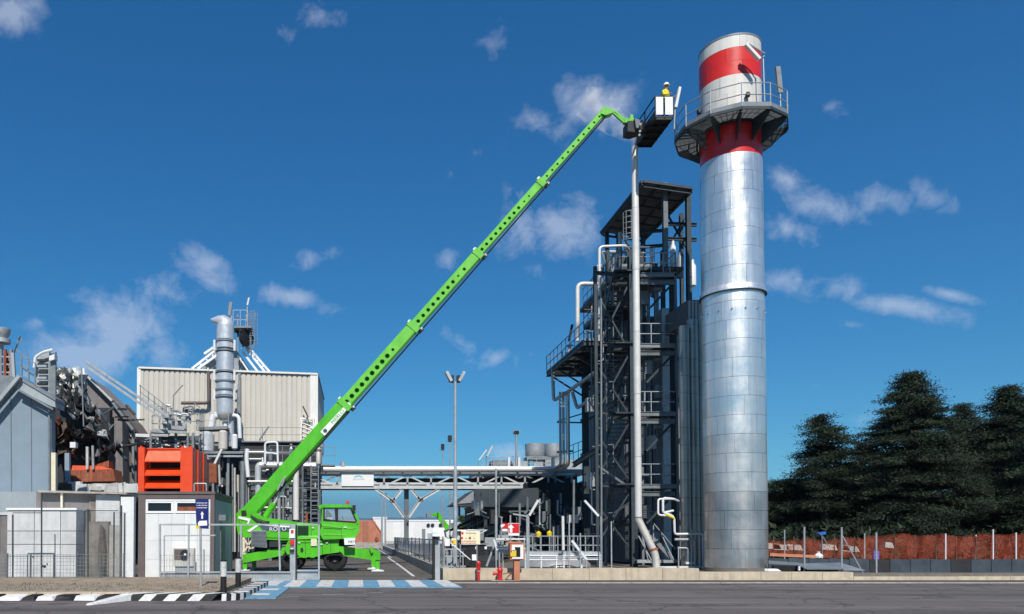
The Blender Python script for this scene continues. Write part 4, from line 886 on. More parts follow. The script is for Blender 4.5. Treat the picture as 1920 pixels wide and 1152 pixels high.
# rounded tank beneath the gangway
tk=thing('buried_tank','low grey domed tank top showing beneath the white steel gangway','tank',(P(1050,1060,44).x,44.5,0))
tc_=P(1042,1063,44.5); part('dome',MB().lathe((tc_.x,45,-.4),[(2.2,0),(2.1,.5),(1.7,.85),(1.1,1.05),(.5,1.12),(0,1.14)],28),'casing',tk); part('hatch',MB().tube((tc_.x,44.9,.7),(tc_.x,44.9,.85),.3),'galvd',tk)
# white gangway with stair
gw=thing('white_gangway','white raised gangway with a railing and slanting stair arm behind the sand coloured wall','gangway',(P(1055,1050,40).x,40,0))
gy=40.0; z1=P(1050,1040,gy).z
for (x0,x1) in ((983,1046),(1054,1127)):
    a_=P(x0,1040,gy);b_=P(x1,1040,gy)
    part('deck_beam',MB().ibeam(a_,b_,.12,.14,.02),'whmetal',gw); part('deck_beam',MB().ibeam(a_-Z*.22,b_-Z*.22,.12,.12,.02),'whmetal',gw)
    part('deck',MB().box(a_.x,b_.x,gy,gy+1.4,z1-.04,z1+.04),'galv',gw)
    rail(gw,[(a_.x,gy,z1),(b_.x,gy,z1)],.95,.42,.02,'galv'); rail(gw,[(a_.x,gy+1.4,z1),(b_.x,gy+1.4,z1)],.95,.6,.018,'galvd')
    for x in (x0+3,(x0+x1)/2,x1-3): q=P(x,1045,gy); part('leg',MB().bar((q.x,gy,z1),(q.x,gy,-.03),.07),'whmetal',gw)
part('upright',MB().bar(P(1055,968,gy-.2),P(1056,1032,gy-.2),.12),'pipew',gw)
part('slanting_arm',MB().bar(P(1072,1014,gy-.3),P(1099,1049,gy-.3),.14,.12),'whmetal',gw)
for x,y0 in ((1067,978),(1088,1000),(1099,1049),(1127,970),(1146,978)): q=P(x,1000,gy-.4); part('upright',MB().bar(P(x,y0,gy-.4),(q.x,gy-.4,-.03),.055),'galv',gw)
part('slanting_lamp',MB().bar(P(1096,939,gy-.4),P(1122,968,gy-.4),.12,.1),'whmetal',gw); part('upright',MB().bar(P(1126,968,gy-.4),P(1127,1040,gy-.4),.06),'galvd',gw)
# stair at the foot of the tower behind the vent pipe
st=thing('access_stair','grey metal access stair with handrails beside the beige foot of the vent pipe','stairs',(P(1225,1060,41.5).x,41.5,0))
sy=41.6; part('platform',MB().box(P(1195,0,sy).x,P(1312,0,sy).x,sy,sy+1.2,.3,.4),'galv',st); part('platform_edge',MB().bar(P(1195,1053,sy-.05),P(1316,1053,sy-.05),.06,.16),'galv',st)
for k in range(8): c=P(1262-k*7.5,1052-k*8,sy+.5); part('step',MB().box(c.x-.22,c.x+.12,sy+.1,sy+1.0,c.z-.03,c.z+.02),'galvd',st)
part('stringer',MB().bar(P(1266,1055,sy+.1),P(1206,990,sy+.1),.05,.2),'galvd',st); part('handrail',MB().bar(P(1266,1030,sy),P(1226,982,sy),.04),'galv',st); part('handrail',MB().bar(P(1225,985,sy),P(1225,1053,sy),.05),'galv',st)
for a_,b_ in (((1197,1005),(1222,1052)),((1240,1002),(1264,1052)),((1206,1012),(1215,1050))): part('handrail',MB().bar(P(*a_,sy-.1),P(*b_,sy-.1),.05),'galv',st)
# looped pale pipes
lpipe=thing('looped_pipework','pale looped small pipes with a yellow fitting beside the chimney foot','pipework',(P(1285,1060,40).x,40,0))
def lp2(pts,r=.05,m='whmetal',n=8): part('pipe',MB().path([P(x,y,Y) for x,y,Y in pts],r,n=n,el=.14),m,lpipe)
ly_=40
lp2([(1262,968,ly_),(1234,966,ly_),(1234,936,ly_),(1262,936,ly_)]); lp2([(1262,958,ly_+.3),(1243,962,ly_),(1243,934,ly_),(1263,936,ly_),(1272,940,ly_+.6)],.06)
lp2([(1245,962,ly_),(1258,966,ly_),(1264,972,ly_),(1265,1002,ly_),(1318,1001,ly_),(1319,1062,ly_)],.06); lp2([(1265,1012,ly_),(1302,1012,ly_),(1303,1062,ly_)],.07,'galv'); lp2([(1270,1028,ly_),(1290,1028,ly_),(1291,1060,ly_)],.05,'galv')
lp2([(1248,965,ly_-.02),(1264,972,ly_-.03)],.065,'yellow')
for y in (1064,1071): part('bottom_rail',MB().bar(P(1228,y,ly_),P(1320,y-1,ly_),.07,.09),'whmetal',lpipe)
for x,y0 in ((1297,992),(1272,1025),(1320,1005)): part('post',MB().bar(P(x,y0,ly_-.2),V((P(x,1040,ly_-.2).x,ly_-.2,-.03)),.05),'galv',lpipe)
part('gas_bottle',MB().lathe((P(1281,0,ly_).x,ly_+.2,.1),[(.1,0),(.1,.7),(.04,.85),(0,.86)],12),'tank',lpipe)
part('fitting',MB().box(P(1273,0,ly_).x,P(1290,0,ly_).x,ly_-.1,ly_+.2,P(0,1058,ly_).z,P(0,1054,ly_).z),'whmetal',lpipe)
# ================================================================ PIPE BRIDGE
br=thing('pipe_bridge','grey steel truss pipe bridge spanning the access road with a silver pipe on top','bridge',(P(765,1045,62).x,62,0))
BY=62; bd=3.0
def bb(x0,y0,x1,y1,w,h=None,m='truss',dy=0,name='beam'): return part(name,MB().bar(P(x0,y0,BY+dy),P(x1,y1,BY+dy),w,h or w),m,br)
part('main_pipe',MB().tube(P(478,880,BY-.3),P(1062,880,BY-.3),.24,n=18),'pipew',br)
part('second_pipe',MB().tube(P(560,890,BY+.4),P(1062,889.5,BY+.4),.13,n=12),'galv',br); part('second_pipe',MB().tube(P(560,884,BY+1.2),P(1062,884,BY+1.2),.22,n=12),'galvd',br)
for k in range(14): x=575+k*36; bb(x,877,x,893,.1,m='galvd',dy=-.0,name='pipe_support')
for dy,mm in ((0,'truss'),(bd,'galvd')):
    bb(560,890,1078,890,.2,.18,mm,dy,'top_chord'); bb(560,907,1078,907,.14,.16,mm,dy,'mid_chord'); bb(560,914,1078,914,.24,.26,'truss' if dy==0 else 'steel',dy,'bottom_chord')
for k in range(12):
    x=588+k*44; bb(x,891,x,913,.14,m='galv',name='truss_post')
    if k%2==0 : bb(x+3,893,x+41,911,.12,name='truss_diagonal'); 
    else: bb(x+3,911,x+41,893,.12,name='truss_diagonal')
    if k<11:
        if k%2: bb(x+3,893,x+41,911,.12,m='galvd',dy=bd,name='truss_diagonal')
        else: bb(x+3,911,x+41,893,.12,m='galvd',dy=bd,name='truss_diagonal')
    p=P(x,912,BY); part('crossbeam',MB().bar(p,p+V((0,bd,0)),.16,.2),'steel',br)
dk=P(560,917,BY); ed=P(1078,917,BY); part('cable_tray',MB().box(dk.x,ed.x,BY+.2,BY+bd-.2,dk.z+.05,dk.z+.35),'steel',br)
part('cable_tray',MB().box(P(690,0,BY).x,ed.x,BY+.6,BY+bd-.4,P(0,905,BY).z,P(0,896,BY).z),'dark',br)
# sign banner
def scribble(par,x0,x1,y,h,Y,m,n,seed=1):      # a line of lettering too small to read in the photograph
    q=random.Random(seed); mb=MB(); w=(x1-x0)/n
    for i in range(n):
        a=x0+i*w; hh=h*q.choice([.7,.7,1]); 
        mb.bar(P(a+w*.2,y-hh/2,Y),P(a+w*.2,y+h*.35,Y),.16*w*S(Y),.01)
        if q.random()<.8: mb.bar(P(a+w*.7,y-h*.3,Y),P(a+w*.7,y+h*.35,Y),.16*w*S(Y),.01)
        mb.bar(P(a+w*.2,y+h*q.choice([-.3,.3,0]),Y),P(a+w*.7,y+h*q.choice([-.3,.3]),Y),.14*w*S(Y),.01)
    return part('lettering',mb,m,par)
part('banner',MB().box(P(641,0,BY).x,P(700,0,BY).x,BY-.22,BY-.15,P(0,912,BY).z,P(0,885,BY).z),'signw',br)
part('banner_logo',MB().prism([P(x,y,BY-.24) for x,y in ((664,894),(668,892),(672,891.3),(676,892),(680,894),(680,895.5),(672,893.5),(664,895.5))],(0,.02,0)),'cyan',br); scribble(br,662,684,898.5,3.2,BY-.24,'greyp',9)
# V supports
def vsup(x,lo):
    q=P(x,915,BY+.8); part('support_column',MB().ibeam((q.x,BY+.8,q.z),(q.x,BY+.8,0),.36,.36,.05,up=(0,1,0)),'steell',br)
    for dy in (0.,1.6):
        for sx_ in (-1,1):
            a_=P(x+sx_*4,lo,BY+dy); k=P(x+sx_*26,938 if sx_>0 else 940,BY+dy); t_=P(x+sx_*(58 if sx_<0 else 62),917,BY+dy); t2=P(x+sx_*8,917,BY+dy)
            for u,w_ in ((a_,k),(k,t_),(k,t2)): part('support_brace',MB().ibeam(u,w_,.22,.24,.04),'truss' if dy==0 else 'steel',br)
            part('gusset_plate',MB().prism([k+V((-.3,-.02,-.15)),k+V((.3,-.02,-.15)),k+V((.2,-.02,.25)),k+V((-.2,-.02,.25))],(0,.04,0)),'galv',br)
    part('bridge_foot',MB().box(q.x-.5,q.x+.5,BY+.3,BY+1.3,-.05,.35),'concrete',br)
vsup(762,970); vsup(1040,968)
part('extra_column',MB().bar(P(1041,885,BY-.2),P(1042,1050,BY-.2),.14),'galvd',br)
# stack stub on the pipe
part('pipe_stub',MB().tube(P(643,880,BY-.3),P(643,867,BY-.3),.22,n=14),'alu',br)
# ================================================================ TAN SHED
SY=60.0
sh=thing('ribbed_shed','big tan ribbed metal shed raised on steelwork behind the orange louvre housing','building',(P(428,828,SY).x,SY,0))
xl,xr=P(260,760,SY).x,P(595,760,SY).x; zb=P(400,829,SY).z; sd_=11.0
def stop(x): return P(260,690,SY).z+(P(595,702,SY).z-P(260,690,SY).z)*(x-xl)/(xr-xl)
npn=35; w=(xr-xl)/npn
part('shed_core',MB().prism([(xl+.08,SY+.08,zb+.1),(xr-.08,SY+.08,zb+.1),(xr-.08,SY+.08,stop(xr)-.15),(xl+.08,SY+.08,stop(xl)-.15)],(0,sd_-.2,0)),'dcasing',sh)
for i in range(npn):
    x0=xl+i*w; zt=stop(x0+w/2)-.12
    mb=MB(); mb.prism([(x0,SY+.06,zb),(x0+w*.12,SY+.06,zb),(x0+w*.2,SY,zb),(x0+w*.86,SY,zb),(x0+w*.94,SY+.06,zb),(x0+w*.985,SY+.06,zb),(x0+w*.985,SY+.12,zb),(x0,SY+.12,zb)],(0,0,zt-zb)); part('rib_panel',mb,'tan',sh)
for i in range(24):
    y0=SY+.1+i*sd_/24; part('rib_panel',MB().box(xr-.03,xr+.03,y0,y0+sd_/24-.06,zb,stop(xr)-.12),'tan',sh)
part('edge_trim',MB().bar((xl,SY-.03,stop(xl)),(xr,SY-.03,stop(xr)),.22,.14),'tanw',sh); part('edge_trim',MB().box(xl-.12,xl+.16,SY-.08,SY-.0,zb-.1,stop(xl)),'tanw',sh)
part('edge_trim',MB().box(xr-.55,xr+.05,SY-.08,SY-.0,zb,stop(xr)),'tanw',sh); part('edge_trim',MB().bar((xl,SY-.05,zb-.06),(xl+3.2,SY-.05,zb-.06),.14,.18),'tanw',sh)
part('edge_trim',MB().bar((xr+.03,SY,stop(xr)),(xr+.03,SY+sd_,stop(xr)),.12,.14),'galvd',sh)
part('roof_deck',MB().prism([(xl,SY,stop(xl)-.1),(xr,SY,stop(xr)-.1),(xr,SY,stop(xr)-.02),(xl,SY,stop(xl)-.02)],(0,sd_,0)),'galvd',sh)
for x in (263,330,400,470,540,592):
    q=P(x,900,SY+.5); part('shed_column',MB().ibeam((q.x,SY+.5,zb),(q.x,SY+.5,-.05),.3,.3,.04,up=(0,1,0)),'steel',sh)
part('shed_beam',MB().ibeam(P(262,834,SY-.1),P(606,834,SY-.1),.25,.45,.04),'galvd',sh)
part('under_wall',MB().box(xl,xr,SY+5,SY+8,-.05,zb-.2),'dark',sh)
# corner lattice
lat=MB(); 
for k in range(5): lat.bar(P(566,785+k*8,SY-.3),P(586,792+k*8,SY-.3),.08)
lat.bar(P(565,785,SY-.3),P(565,828,SY-.3),.12); lat.bar(P(588,785,SY-.3),P(588,828,SY-.3),.12); lat.bar(P(563,785,SY-.3),P(590,785,SY-.3),.14)
part('corner_lattice',lat,'tanw',sh)
part('wall_panel',MB().box(P(588,0,SY).x,xr,SY-.12,SY-.09,P(0,828,SY).z,P(0,785,SY).z),'tanw',sh)
rail(sh,[P(455,829,SY-1.2),P(566,829,SY-1.2)],1.1,1.6,.018,'galvd',toe=False); part('walkway',MB().bar(P(455,830,SY-.8),P(592,830,SY-.8),1.2,.1),'galvd',sh)
# roof frame: white struts, tan hood
hz=P(425,655,SY+1).z
part('roof_hood',MB().prism([P(378,692,SY+1),P(412,650,SY+1),P(440,652,SY+1),P(470,697,SY+1)],(0,4,0)),'casing',sh)
part('roof_hood_lip',MB().bar(P(447,668,SY+.6),P(467,698,SY+.6),.3,.12),'tanw',sh)
for (x0,y0,x1,y1) in ((408,654,360,692),(412,663,371,692),(400,652,383,664),(462,655,497,698),(470,656,506,698),(455,660,484,698),(462,652,470,656)):
    part('white_strut',MB().bar(P(x0,y0,SY+.3),P(x1,y1,SY+.3),.17),'signw',sh)
for t in (.25,.5,.75): part('white_strut',MB().bar(P(408-48*t,654+38*t,SY+.3),P(412-41*t,663+29*t,SY+.3),.1),'signw',sh); part('white_strut',MB().bar(P(462+35*t,655+43*t,SY+.3),P(470+36*t,656+42*t,SY+.3),.1),'signw',sh)
# round dark fan and caged platform
c=P(457,636,SY); part('fan_drum',MB().lathe(c,[(0,0),(.5,0),(.62,.1),(.62,.5),(0,.55)],20,axis=(.8,-.6,0)),'black',sh)
for (x0,y0,x1,y1) in ((440,622,475,622),(446,660,446,590),(462,655,462,590),(440,618,458,640),(475,622,452,655),(470,660,470,600)): part('platform_strut',MB().bar(P(x0,y0,SY-.2),P(x1,y1,SY-.2),.12),'galvd',sh)
part('platform_deck',MB().box(P(437,0,SY).x,P(476,0,SY).x,SY-.8,SY+.8,P(0,620,SY).z,P(0,617,SY).z),'galvd',sh)
rail(sh,[P(437,618,SY-.7),P(464,618,SY-.7)],1.5,.7,.02,'galv',toe=False)
cg=MB(); c=P(474,650,SY-.2)
for k in range(8): cg.lathe(c+Z*(k*.38),[(.34,0),(.34,.04)],10)
for k in range(6): a_=k*math.pi/3; cg.bar(c+V((.34*math.cos(a_),.34*math.sin(a_),0)),c+V((.34*math.cos(a_),.34*math.sin(a_),2.75)),.03)
part('ladder_cage',cg,'galvd',sh)
part('strip_lamp',MB().bar(P(430,592,SY-.5),P(433,567,SY-.5),.24,.14),'galvd',sh); part('strip_lamp',MB().bar(P(464,573,SY-.5),P(467,559,SY-.5),.18,.12),'whmetal',sh)
part('lamp_pole',MB().bar(P(434,620,SY-.5),P(434,592,SY-.5),.06).bar(P(461,615,SY-.5),P(464,573,SY-.5),.05),'galv',sh)
part('wall_pipe',MB().path([P(391,696,SY-.5),P(391,756,SY-.5),P(340,756,SY-.5)],.13,n=12),'brown',sh); part('wall_pipe',MB().path([P(390,690,SY-.45),P(388,756,SY-.45)],.07,n=10),'tanw',sh)
part('strip_lamp',MB().bar(P(486,826,SY-1.3),P(504,800,SY-1.3),.18,.1),'galvd',sh); part('strip_lamp',MB().bar(P(568,762,SY-.6),P(578,783,SY-.6),.12,.1),'black',sh)
part('downpipe',MB().bar(P(449,700,SY-.3),P(449,830,SY-.3),.2),'galvd',sh)
for k in range(4): part('wall_box',MB().box(P(444,0,SY).x,P(449,0,SY).x,SY-.5,SY-.3,P(0,734+k*17,SY).z,P(0,722+k*17,SY).z),'tank',sh)
# ================================================================ SILENCER STACK
TY=54.0
ss=thing('silencer_stack','silver ringed exhaust stack with a beak shaped outlet in front of the tan shed','exhaust stack',(P(422,790,TY).x,TY,0))
r0=16.5*S(TY); sx0=P(422,700,TY).x
def zz_(y): return P(422,y,TY).z
prof=[(776,664,0.0),(655,640,0),(633,610,0)]
def drum(y0,y1,r,m='alu',nm='stack_drum'): part(nm,MB().lathe((sx0,TY,0),[(r*.7,zz_(y0)),(r,zz_(y0)),(r,zz_(y1)),(r*.7,zz_(y1))],28),m,ss)
drum(776,748,r0*.96); drum(742,734,r0); drum(730,718,r0); drum(714,702,r0*1.0); drum(696,662,r0); drum(654,643,r0*1.02); drum(638,612,r0)
part('neck',MB().lathe((sx0,TY,0),[(r0*.96,zz_(702)),(r0*.86,zz_(697)),(r0,zz_(690))],28),'galvd',ss)
part('inner_tube',MB().tube((sx0,TY,zz_(776)),(sx0,TY,zz_(612)),r0*.9,n=24),'galvd',ss)
for y in (745,732,716,698,659,641): part('flange',MB().lathe((sx0,TY,0),[(r0*.9,zz_(y+1.5)),(r0*1.12,zz_(y+1.5)),(r0*1.12,zz_(y-1.5)),(r0*.9,zz_(y-1.5))],28),'galvd',ss)
for y in (742,705,650): 
    for s_ in(-1,1): part('bellows_rod',MB().tube((sx0+s_*r0*1.15,TY-.3,zz_(y+10)),(sx0+s_*r0*1.15,TY-.3,zz_(y-10)),.09,n=8),'whmetal',ss)
# beak outlet: mitred cap
top=MB(); n=22; cs_=[((422,613.5),(0,1),16.5),((422,609),(-.15,1),16.4),((420.5,605.5),(-.55,.85),15),((416,602.5),(-.9,.45),12.5),((409,601.5),(-1,.1),9.5),((402,601),(-1,.1),6.0),((395,599),(-1,.25),1.2)]
for (c_,d_,r_2) in cs_:
    c0_=P(*c_,TY); dd_=V((d_[0],0,d_[1])).normalized(); aa_=V((0,1,0)); b3_=dd_.cross(aa_)
    for k in range(n): t=2*math.pi*k/n; top.v.append(c0_+(aa_*math.cos(t)+b3_*math.sin(t))*r_2*S(TY))
m_=len(cs_); top.f=[(k*n+i,k*n+(i+1)%n,(k+1)*n+(i+1)%n,(k+1)*n+i) for k in range(m_-1) for i in range(n)]+[tuple(range((m_-1)*n,m_*n))]; top.s=[True]*len(top.f)
part('beak_outlet',top,'alu',ss); 
part('cone',MB().lathe((sx0,TY,0),[(r0*.98,zz_(776)),(r0*.75,zz_(786)),(r0*.4,zz_(790))],24),'tank',ss)
def sp_(pts,r,m='pipew',name='stack_pipe',n=14): return part(name,MB().path([P(*p) for p in pts],r,n=n,el=r*3),m,ss)
sp_([(418,779,TY),(400,780,TY),(395,806,TY)],.26,'whmetal'); sp_([(430,779,TY),(448,780,TY),(450,822,TY)],.14,'whmetal'); sp_([(420,782,TY),(423,800,TY),(422,812,TY)],.14,'whmetal')
sp_([(431,790,TY+.3),(432,838,TY+.3)],.27,'alu'); 
def vessel(x,y0,y1,w,m,Y=TY-1):
    c=P(x,y1,Y); t=P(x,y0,Y); r=w*S(Y)/2; part('vessel',MB().lathe((c.x,Y,0),[(0,c.z-r*.5),(r*.6,c.z-r*.35),(r,c.z),(r,t.z),(r*.65,t.z+r*.4),(0,t.z+r*.55)],24),m,ss)
vessel(387,816,846,29,'alu'); vessel(418,811,842,17,'tank'); vessel(440,817,841,11,'whmetal'); vessel(386,856,862,26,'alu')
part('vessel_beam',MB().bar(P(372,849,TY-1.3),P(456,849,TY-1.3),.3,.16),'galvd',ss); part('vessel_beam',MB().bar(P(372,856,TY-1.3),P(456,856,TY-1.3),.3,.12),'galv',ss)
part('platform',MB().bar(P(374,806,TY-.6),P(428,804,TY-.6),1.2,.2),'galvd',ss); part('brace_lamp',MB().bar(P(401,873,TY-1.8),P(416,842,TY-1.8),.16,.14),'pipew',ss)
for x in (374,400,428,455): part('leg',MB().bar(P(x,850,TY-1),V((P(x,950,TY-1).x,TY-1,-.05)),.16),'galvd',ss)
rail(ss,[P(374,803,TY-1.1),P(428,803,TY-1.1)],1.0,.8,.018,'galv',toe=False)
# ================================================================ platform and gangways left of the stack
gp=thing('valve_platform','small railed steel platform crowded with valves above the orange louvre housing','platform',(P(315,800,50).x,50,0))
PY=50.0
def gpb(x0,y0,x1,y1,w,h,m='galv',dy=0,name='beam'): return part(name,MB().bar(P(x0,y0,PY+dy),P(x1,y1,PY+dy),w,h),m,gp)
gpb(284,810,316,812,.8,.14); gpb(284,816,316,817,.14,.16,'galv',-.4); gpb(314,804,348,806,.8,.14); gpb(316,810,348,811,.14,.16,'galv',-.4)
rail(gp,[P(285,809,PY-.4),P(314,810,PY-.4)],1.0,.45,.02,'galv'); rail(gp,[P(315,803,PY-.4),P(347,804,PY-.4)],1.05,.5,.02,'galv')
rail(gp,[P(350,806,PY+1),P(375,806,PY+1),P(382,806,PY+3)],1.1,.6,.018,'galvd',toe=False)
for i in range(26):
    x=rng.uniform(284,372); y=rng.uniform(776,806); Y=PY+rng.uniform(.3,3); w=rng.uniform(.06,.22)
    c=P(x,y,Y)
    if i%2: part('valve',MB().lathe(c,[(0,-.2),(w,-.18),(w,.1),(w*.4,.2),(w*.4,.45),(w*1.3,.47),(w*1.3,.52),(0,.53)],12),rng.choice(['galv','galvd','steell','bluegrey','whmetal']),gp)
    else: part('pipe',MB().path([c,c+Z*rng.uniform(.3,.8),c+V((rng.uniform(-1,1),0,rng.uniform(.2,.6)))],w*.4,n=8),rng.choice(['galvd','steell','galv']),gp)
part('red_label',MB().box(P(326,0,PY).x,P(346,0,PY).x,PY-.32,PY-.28,P(0,804,PY).z,P(0,800,PY).z),'signr',gp)
part('lamp_arm',MB().bar(P(324,800,PY),P(325,742,PY),.05).bar(P(325,742,PY),P(343,722,PY),.08,.06),'galvd',gp)
for x in (250,283,300,330,352,362): part('leg',MB().bar(P(x,812,PY+.2),V((P(x,950,PY+.2).x,PY+.2,-.05)),.15),'galvd',gp)
gpb(245,816,300,818,.12,.2,'whmetal',.2); gpb(300,822,372,822,.12,.3,'dcasing',.6)
gpb(215,840,258,832,.3,.12,'dark',.2)
dg=thing('inclined_gangway','long pale aluminium gangway sloping down from the upper left to the valve platform','gangway',(P(240,740,49).x,49,0))
GY=49
for (a_,b_) in (((161,678),(316,782)),((166,690),(310,790))): 
    for dy in (0,.9): part('gangway_beam',MB().bar(P(*a_,GY+dy),P(*b_,GY+dy),.07,.16),'galv',dg)
gd=MB()
for k in range(30): t=k/29; a_=P(161+155*t,680+104*t,GY); gd.bar(a_,a_+V((0,.9,0)),.12,.03)
part('gangway_tread',gd,'galv',dg)
for a_,b_ in (((261,722),(320,768)),((262,735),(318,776))): part('handrail',MB().bar(P(*a_,GY),P(*b_,GY),.045),'galvd',dg)
for x,y in ((263,722),(278,735),(290,744),(305,757)): part('rail_post',MB().bar(P(x,y,GY),P(x,y+34,GY),.045),'galvd',dg)
# ================================================================ PIPE RACK behind the crane
rk=thing('pipe_rack','dense rack of pipes, columns and small platforms behind the green telehandler','pipe rack',(P(520,1040,52).x,52,0))
RY=52.0
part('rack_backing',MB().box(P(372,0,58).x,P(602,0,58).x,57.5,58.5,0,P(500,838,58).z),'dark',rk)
def rp(pts,r,m='pipew',Y=RY,name='pipe',n=12): return part(name,MB().path([P(x,y,Y) for x,y in pts],r,n=n,el=r*3),m,rk)
rp([(484,968),(484,872),(497,872),(600,873)],.22,'alu'); rp([(454,1000),(455,866)],.16,'galvd'); rp([(555,975),(555,882)],.20,'pipew',RY-1)
rp([(464,842),(462,858),(465,895)],.14,'whmetal'); rp([(466,848),(500,848)],.08,'pipew'); rp([(467,861),(490,861)],.06,'pipew'); rp([(495,873),(600,873)],.15,'pipew',RY-.4)
rp([(492,858),(493,872),(600,874)],.06,'whmetal',RY-.8); 
rp([(497,870),(497,830),(520,829),(521,870)],.07,'whmetal',RY-.9); rp([(497,850),(512,850),(521,852)],.05,'whmetal',RY-.9)
for y,m,r in ((884,'galvd',.09),(903,'pipew',.07),(918,'galvd',.06),(927,'pipew',.10),(940,'galv',.05),(952,'pipew',.07),(962,'pipew',.10),(978,'galv',.07),(990,'galvd',.06),(895,'tank',.05)):
    rp([(458+rng.uniform(0,8),y),(545+rng.uniform(-10,8),y)],r,m,RY+rng.uniform(-.4,1.6))
for x,m,r in ((440,'tank',.07),(446,'tank',.09),(436,'galvd',.06),(472,'galvd',.06),(509,'galvd',.07),(523,'galv',.12),(531,'galvd',.08),(466,'galv',.05),(540,'galv',.05),(515,'galvd',.05),(415,'brown',.07),(404,'rust',.06),(425,'galvd',.06)):
    rp([(x,868+rng.uniform(-8,30)),(x+.3,1035)],r,m,RY+rng.uniform(-.3,2))
for i in range(44):
    x=rng.uniform(455,592); y=rng.uniform(842,1010); l=rng.uniform(8,34); Y=RY+rng.uniform(0,4); m=rng.choice(['galv','galvd','pipew','steell','steel','tank','galvd'])
    k=rng.choice([0,1,2])
    if k==0: rp([(x,y),(x+l*.5,y),(x+l*.5,y+l),(x+l,y+l)],rng.uniform(.025,.06),m,Y,n=8)
    elif k==1: 
        c=P(x,y,Y); w=rng.uniform(.08,.2); part('valve',MB().lathe(c,[(0,-.2),(w,-.15),(w,.1),(w*.4,.2),(w*.4,.35),(w*1.2,.37),(0,.42)],10),m,rk)
    else: rp([(x,y),(x,y+l)],rng.uniform(.03,.07),m,Y,n=8)
for x in (461,507,545,572,598): q=P(x,950,RY+.5); part('rack_column',MB().ibeam((q.x,RY+.5,P(x,842,RY+.5).z),(q.x,RY+.5,0),.22,.22,.03,up=(0,1,0)),'steell',rk)
for y in (846,868,892,912,935,958,982): part('rack_beam',MB().ibeam(P(450,y,RY+.7),P(600,y+2,RY+.7),.16,.2),'galvd' if y<900 else 'steell',rk)
rail(rk,[P(505,866,RY-.5),P(628,870,RY-.5)],1.1,.9,.018,'galvd',toe=False); part('walkway',MB().bar(P(530,872,RY),P(628,874,RY),1.0,.08),'galvd',rk)
part('relief_valve',MB().lathe(P(597,870,RY-1),[(.16,0),(.16,.7),(.1,.8),(.2,.95),(.08,1.1),(.12,1.4),(0,1.5)],12),'tank',rk)
# ladder towers
for x0,x1 in ((568,583),(567,597)):
    ld=MB()
    for x in (x0,x1): ld.bar(P(x,872,RY-1.2),P(x,1035,RY-1.2),.06)
    for k in range(20): ld.bar(P(x0,876+k*8,RY-1.2),P(x1,876+k*8,RY-1.2),.04)
    part('ladder_tower',ld,'galvd',rk)
part('dark_door_frame',MB().box(P(572,0,RY+1).x,P(600,0,RY+1).x,RY+1,RY+2,0,P(0,920,RY+1).z),'steel',rk)
part('junction_box',MB().box(P(587,0,RY-1).x,P(598,0,RY-1).x,RY-1,RY-.6,P(0,937,RY).z,P(0,925,RY).z),'black',rk)
for i in range(34):   # tangle between the louvre housing and the stack
    x=rng.uniform(240,372); y=rng.uniform(822,842); l=rng.uniform(8,30); Y=RY+rng.uniform(-1,3); m=rng.choice(['galv','galvd','steel','black','steell','tank'])
    rp([(x,y),(x+l*rng.choice([-1,1]),y+rng.uniform(-6,6)),(x+l,y+rng.uniform(5,18))],rng.uniform(.04,.1),m,Y,n=8)
for i in range(22):
    x=rng.uniform(378,450); y=rng.uniform(865,990); l=rng.uniform(10,50); m=rng.choice(['rust','brown','galvd','tank','steel','steell'])
    rp([(x,y),(x+rng.uniform(-4,4),y+l),(x+rng.uniform(-10,10),y+l+3)],rng.uniform(.04,.09),m,RY+rng.uniform(-2,3),n=8)
part('rust_panel',MB().prism([P(392,868,RY-2),P(406,870,RY-2),P(406,905,RY-2),P(392,905,RY-2)],(0,.5,0)),'rust',rk)
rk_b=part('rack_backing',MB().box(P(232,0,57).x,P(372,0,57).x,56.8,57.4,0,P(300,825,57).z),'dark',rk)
# ================================================================ CONTAINER BUILDING
KY2=32.0
kc=thing('control_cabin','white panelled site cabin with a brown frame, two high windows and an air conditioning unit','cabin',(P(330,1095,KY2).x,KY2,0))
x0,x1=P(259,1000,KY2).x,P(402,1000,KY2).x; zt=P(300,922,KY2).z; dp=4.6
part('cabin_core',MB().box(x0+.1,x1-.1,KY2+.1,KY2+dp-.1,-.05,zt-.12),'blockw',kc)
part('roof',MB().box(x0-.03,x1+.03,KY2-.03,KY2+dp,zt-.1,zt),'brown',kc)
for a_,b_ in ((x0,x0+.28),(x1-.17,x1)): part('corner_post',MB().box(a_,b_,KY2,KY2+.2,-.05,zt-.1),'brown',kc)
part('top_rail',MB().box(x0+.28,x1-.17,KY2+.01,KY2+.2,zt-.30,zt-.1),'brown',kc)
wx0,wx1=x0+.29,x1-.18; nw=5; w=(wx1-wx0)/nw
zw=zt-.31
for i in range(nw):
    for (za_,zb2) in ((-.05,.72),(.726,1.5),(1.506,zw-.60)): part('wall_panel',MB().box(wx0+i*w+.003,wx0+(i+1)*w-.003,KY2+.03,KY2+.1,za_,zb2),'white',kc)
part('fascia',MB().box(wx0,wx1,KY2+.03,KY2+.1,zw-.08,zw-.002),'white',kc)
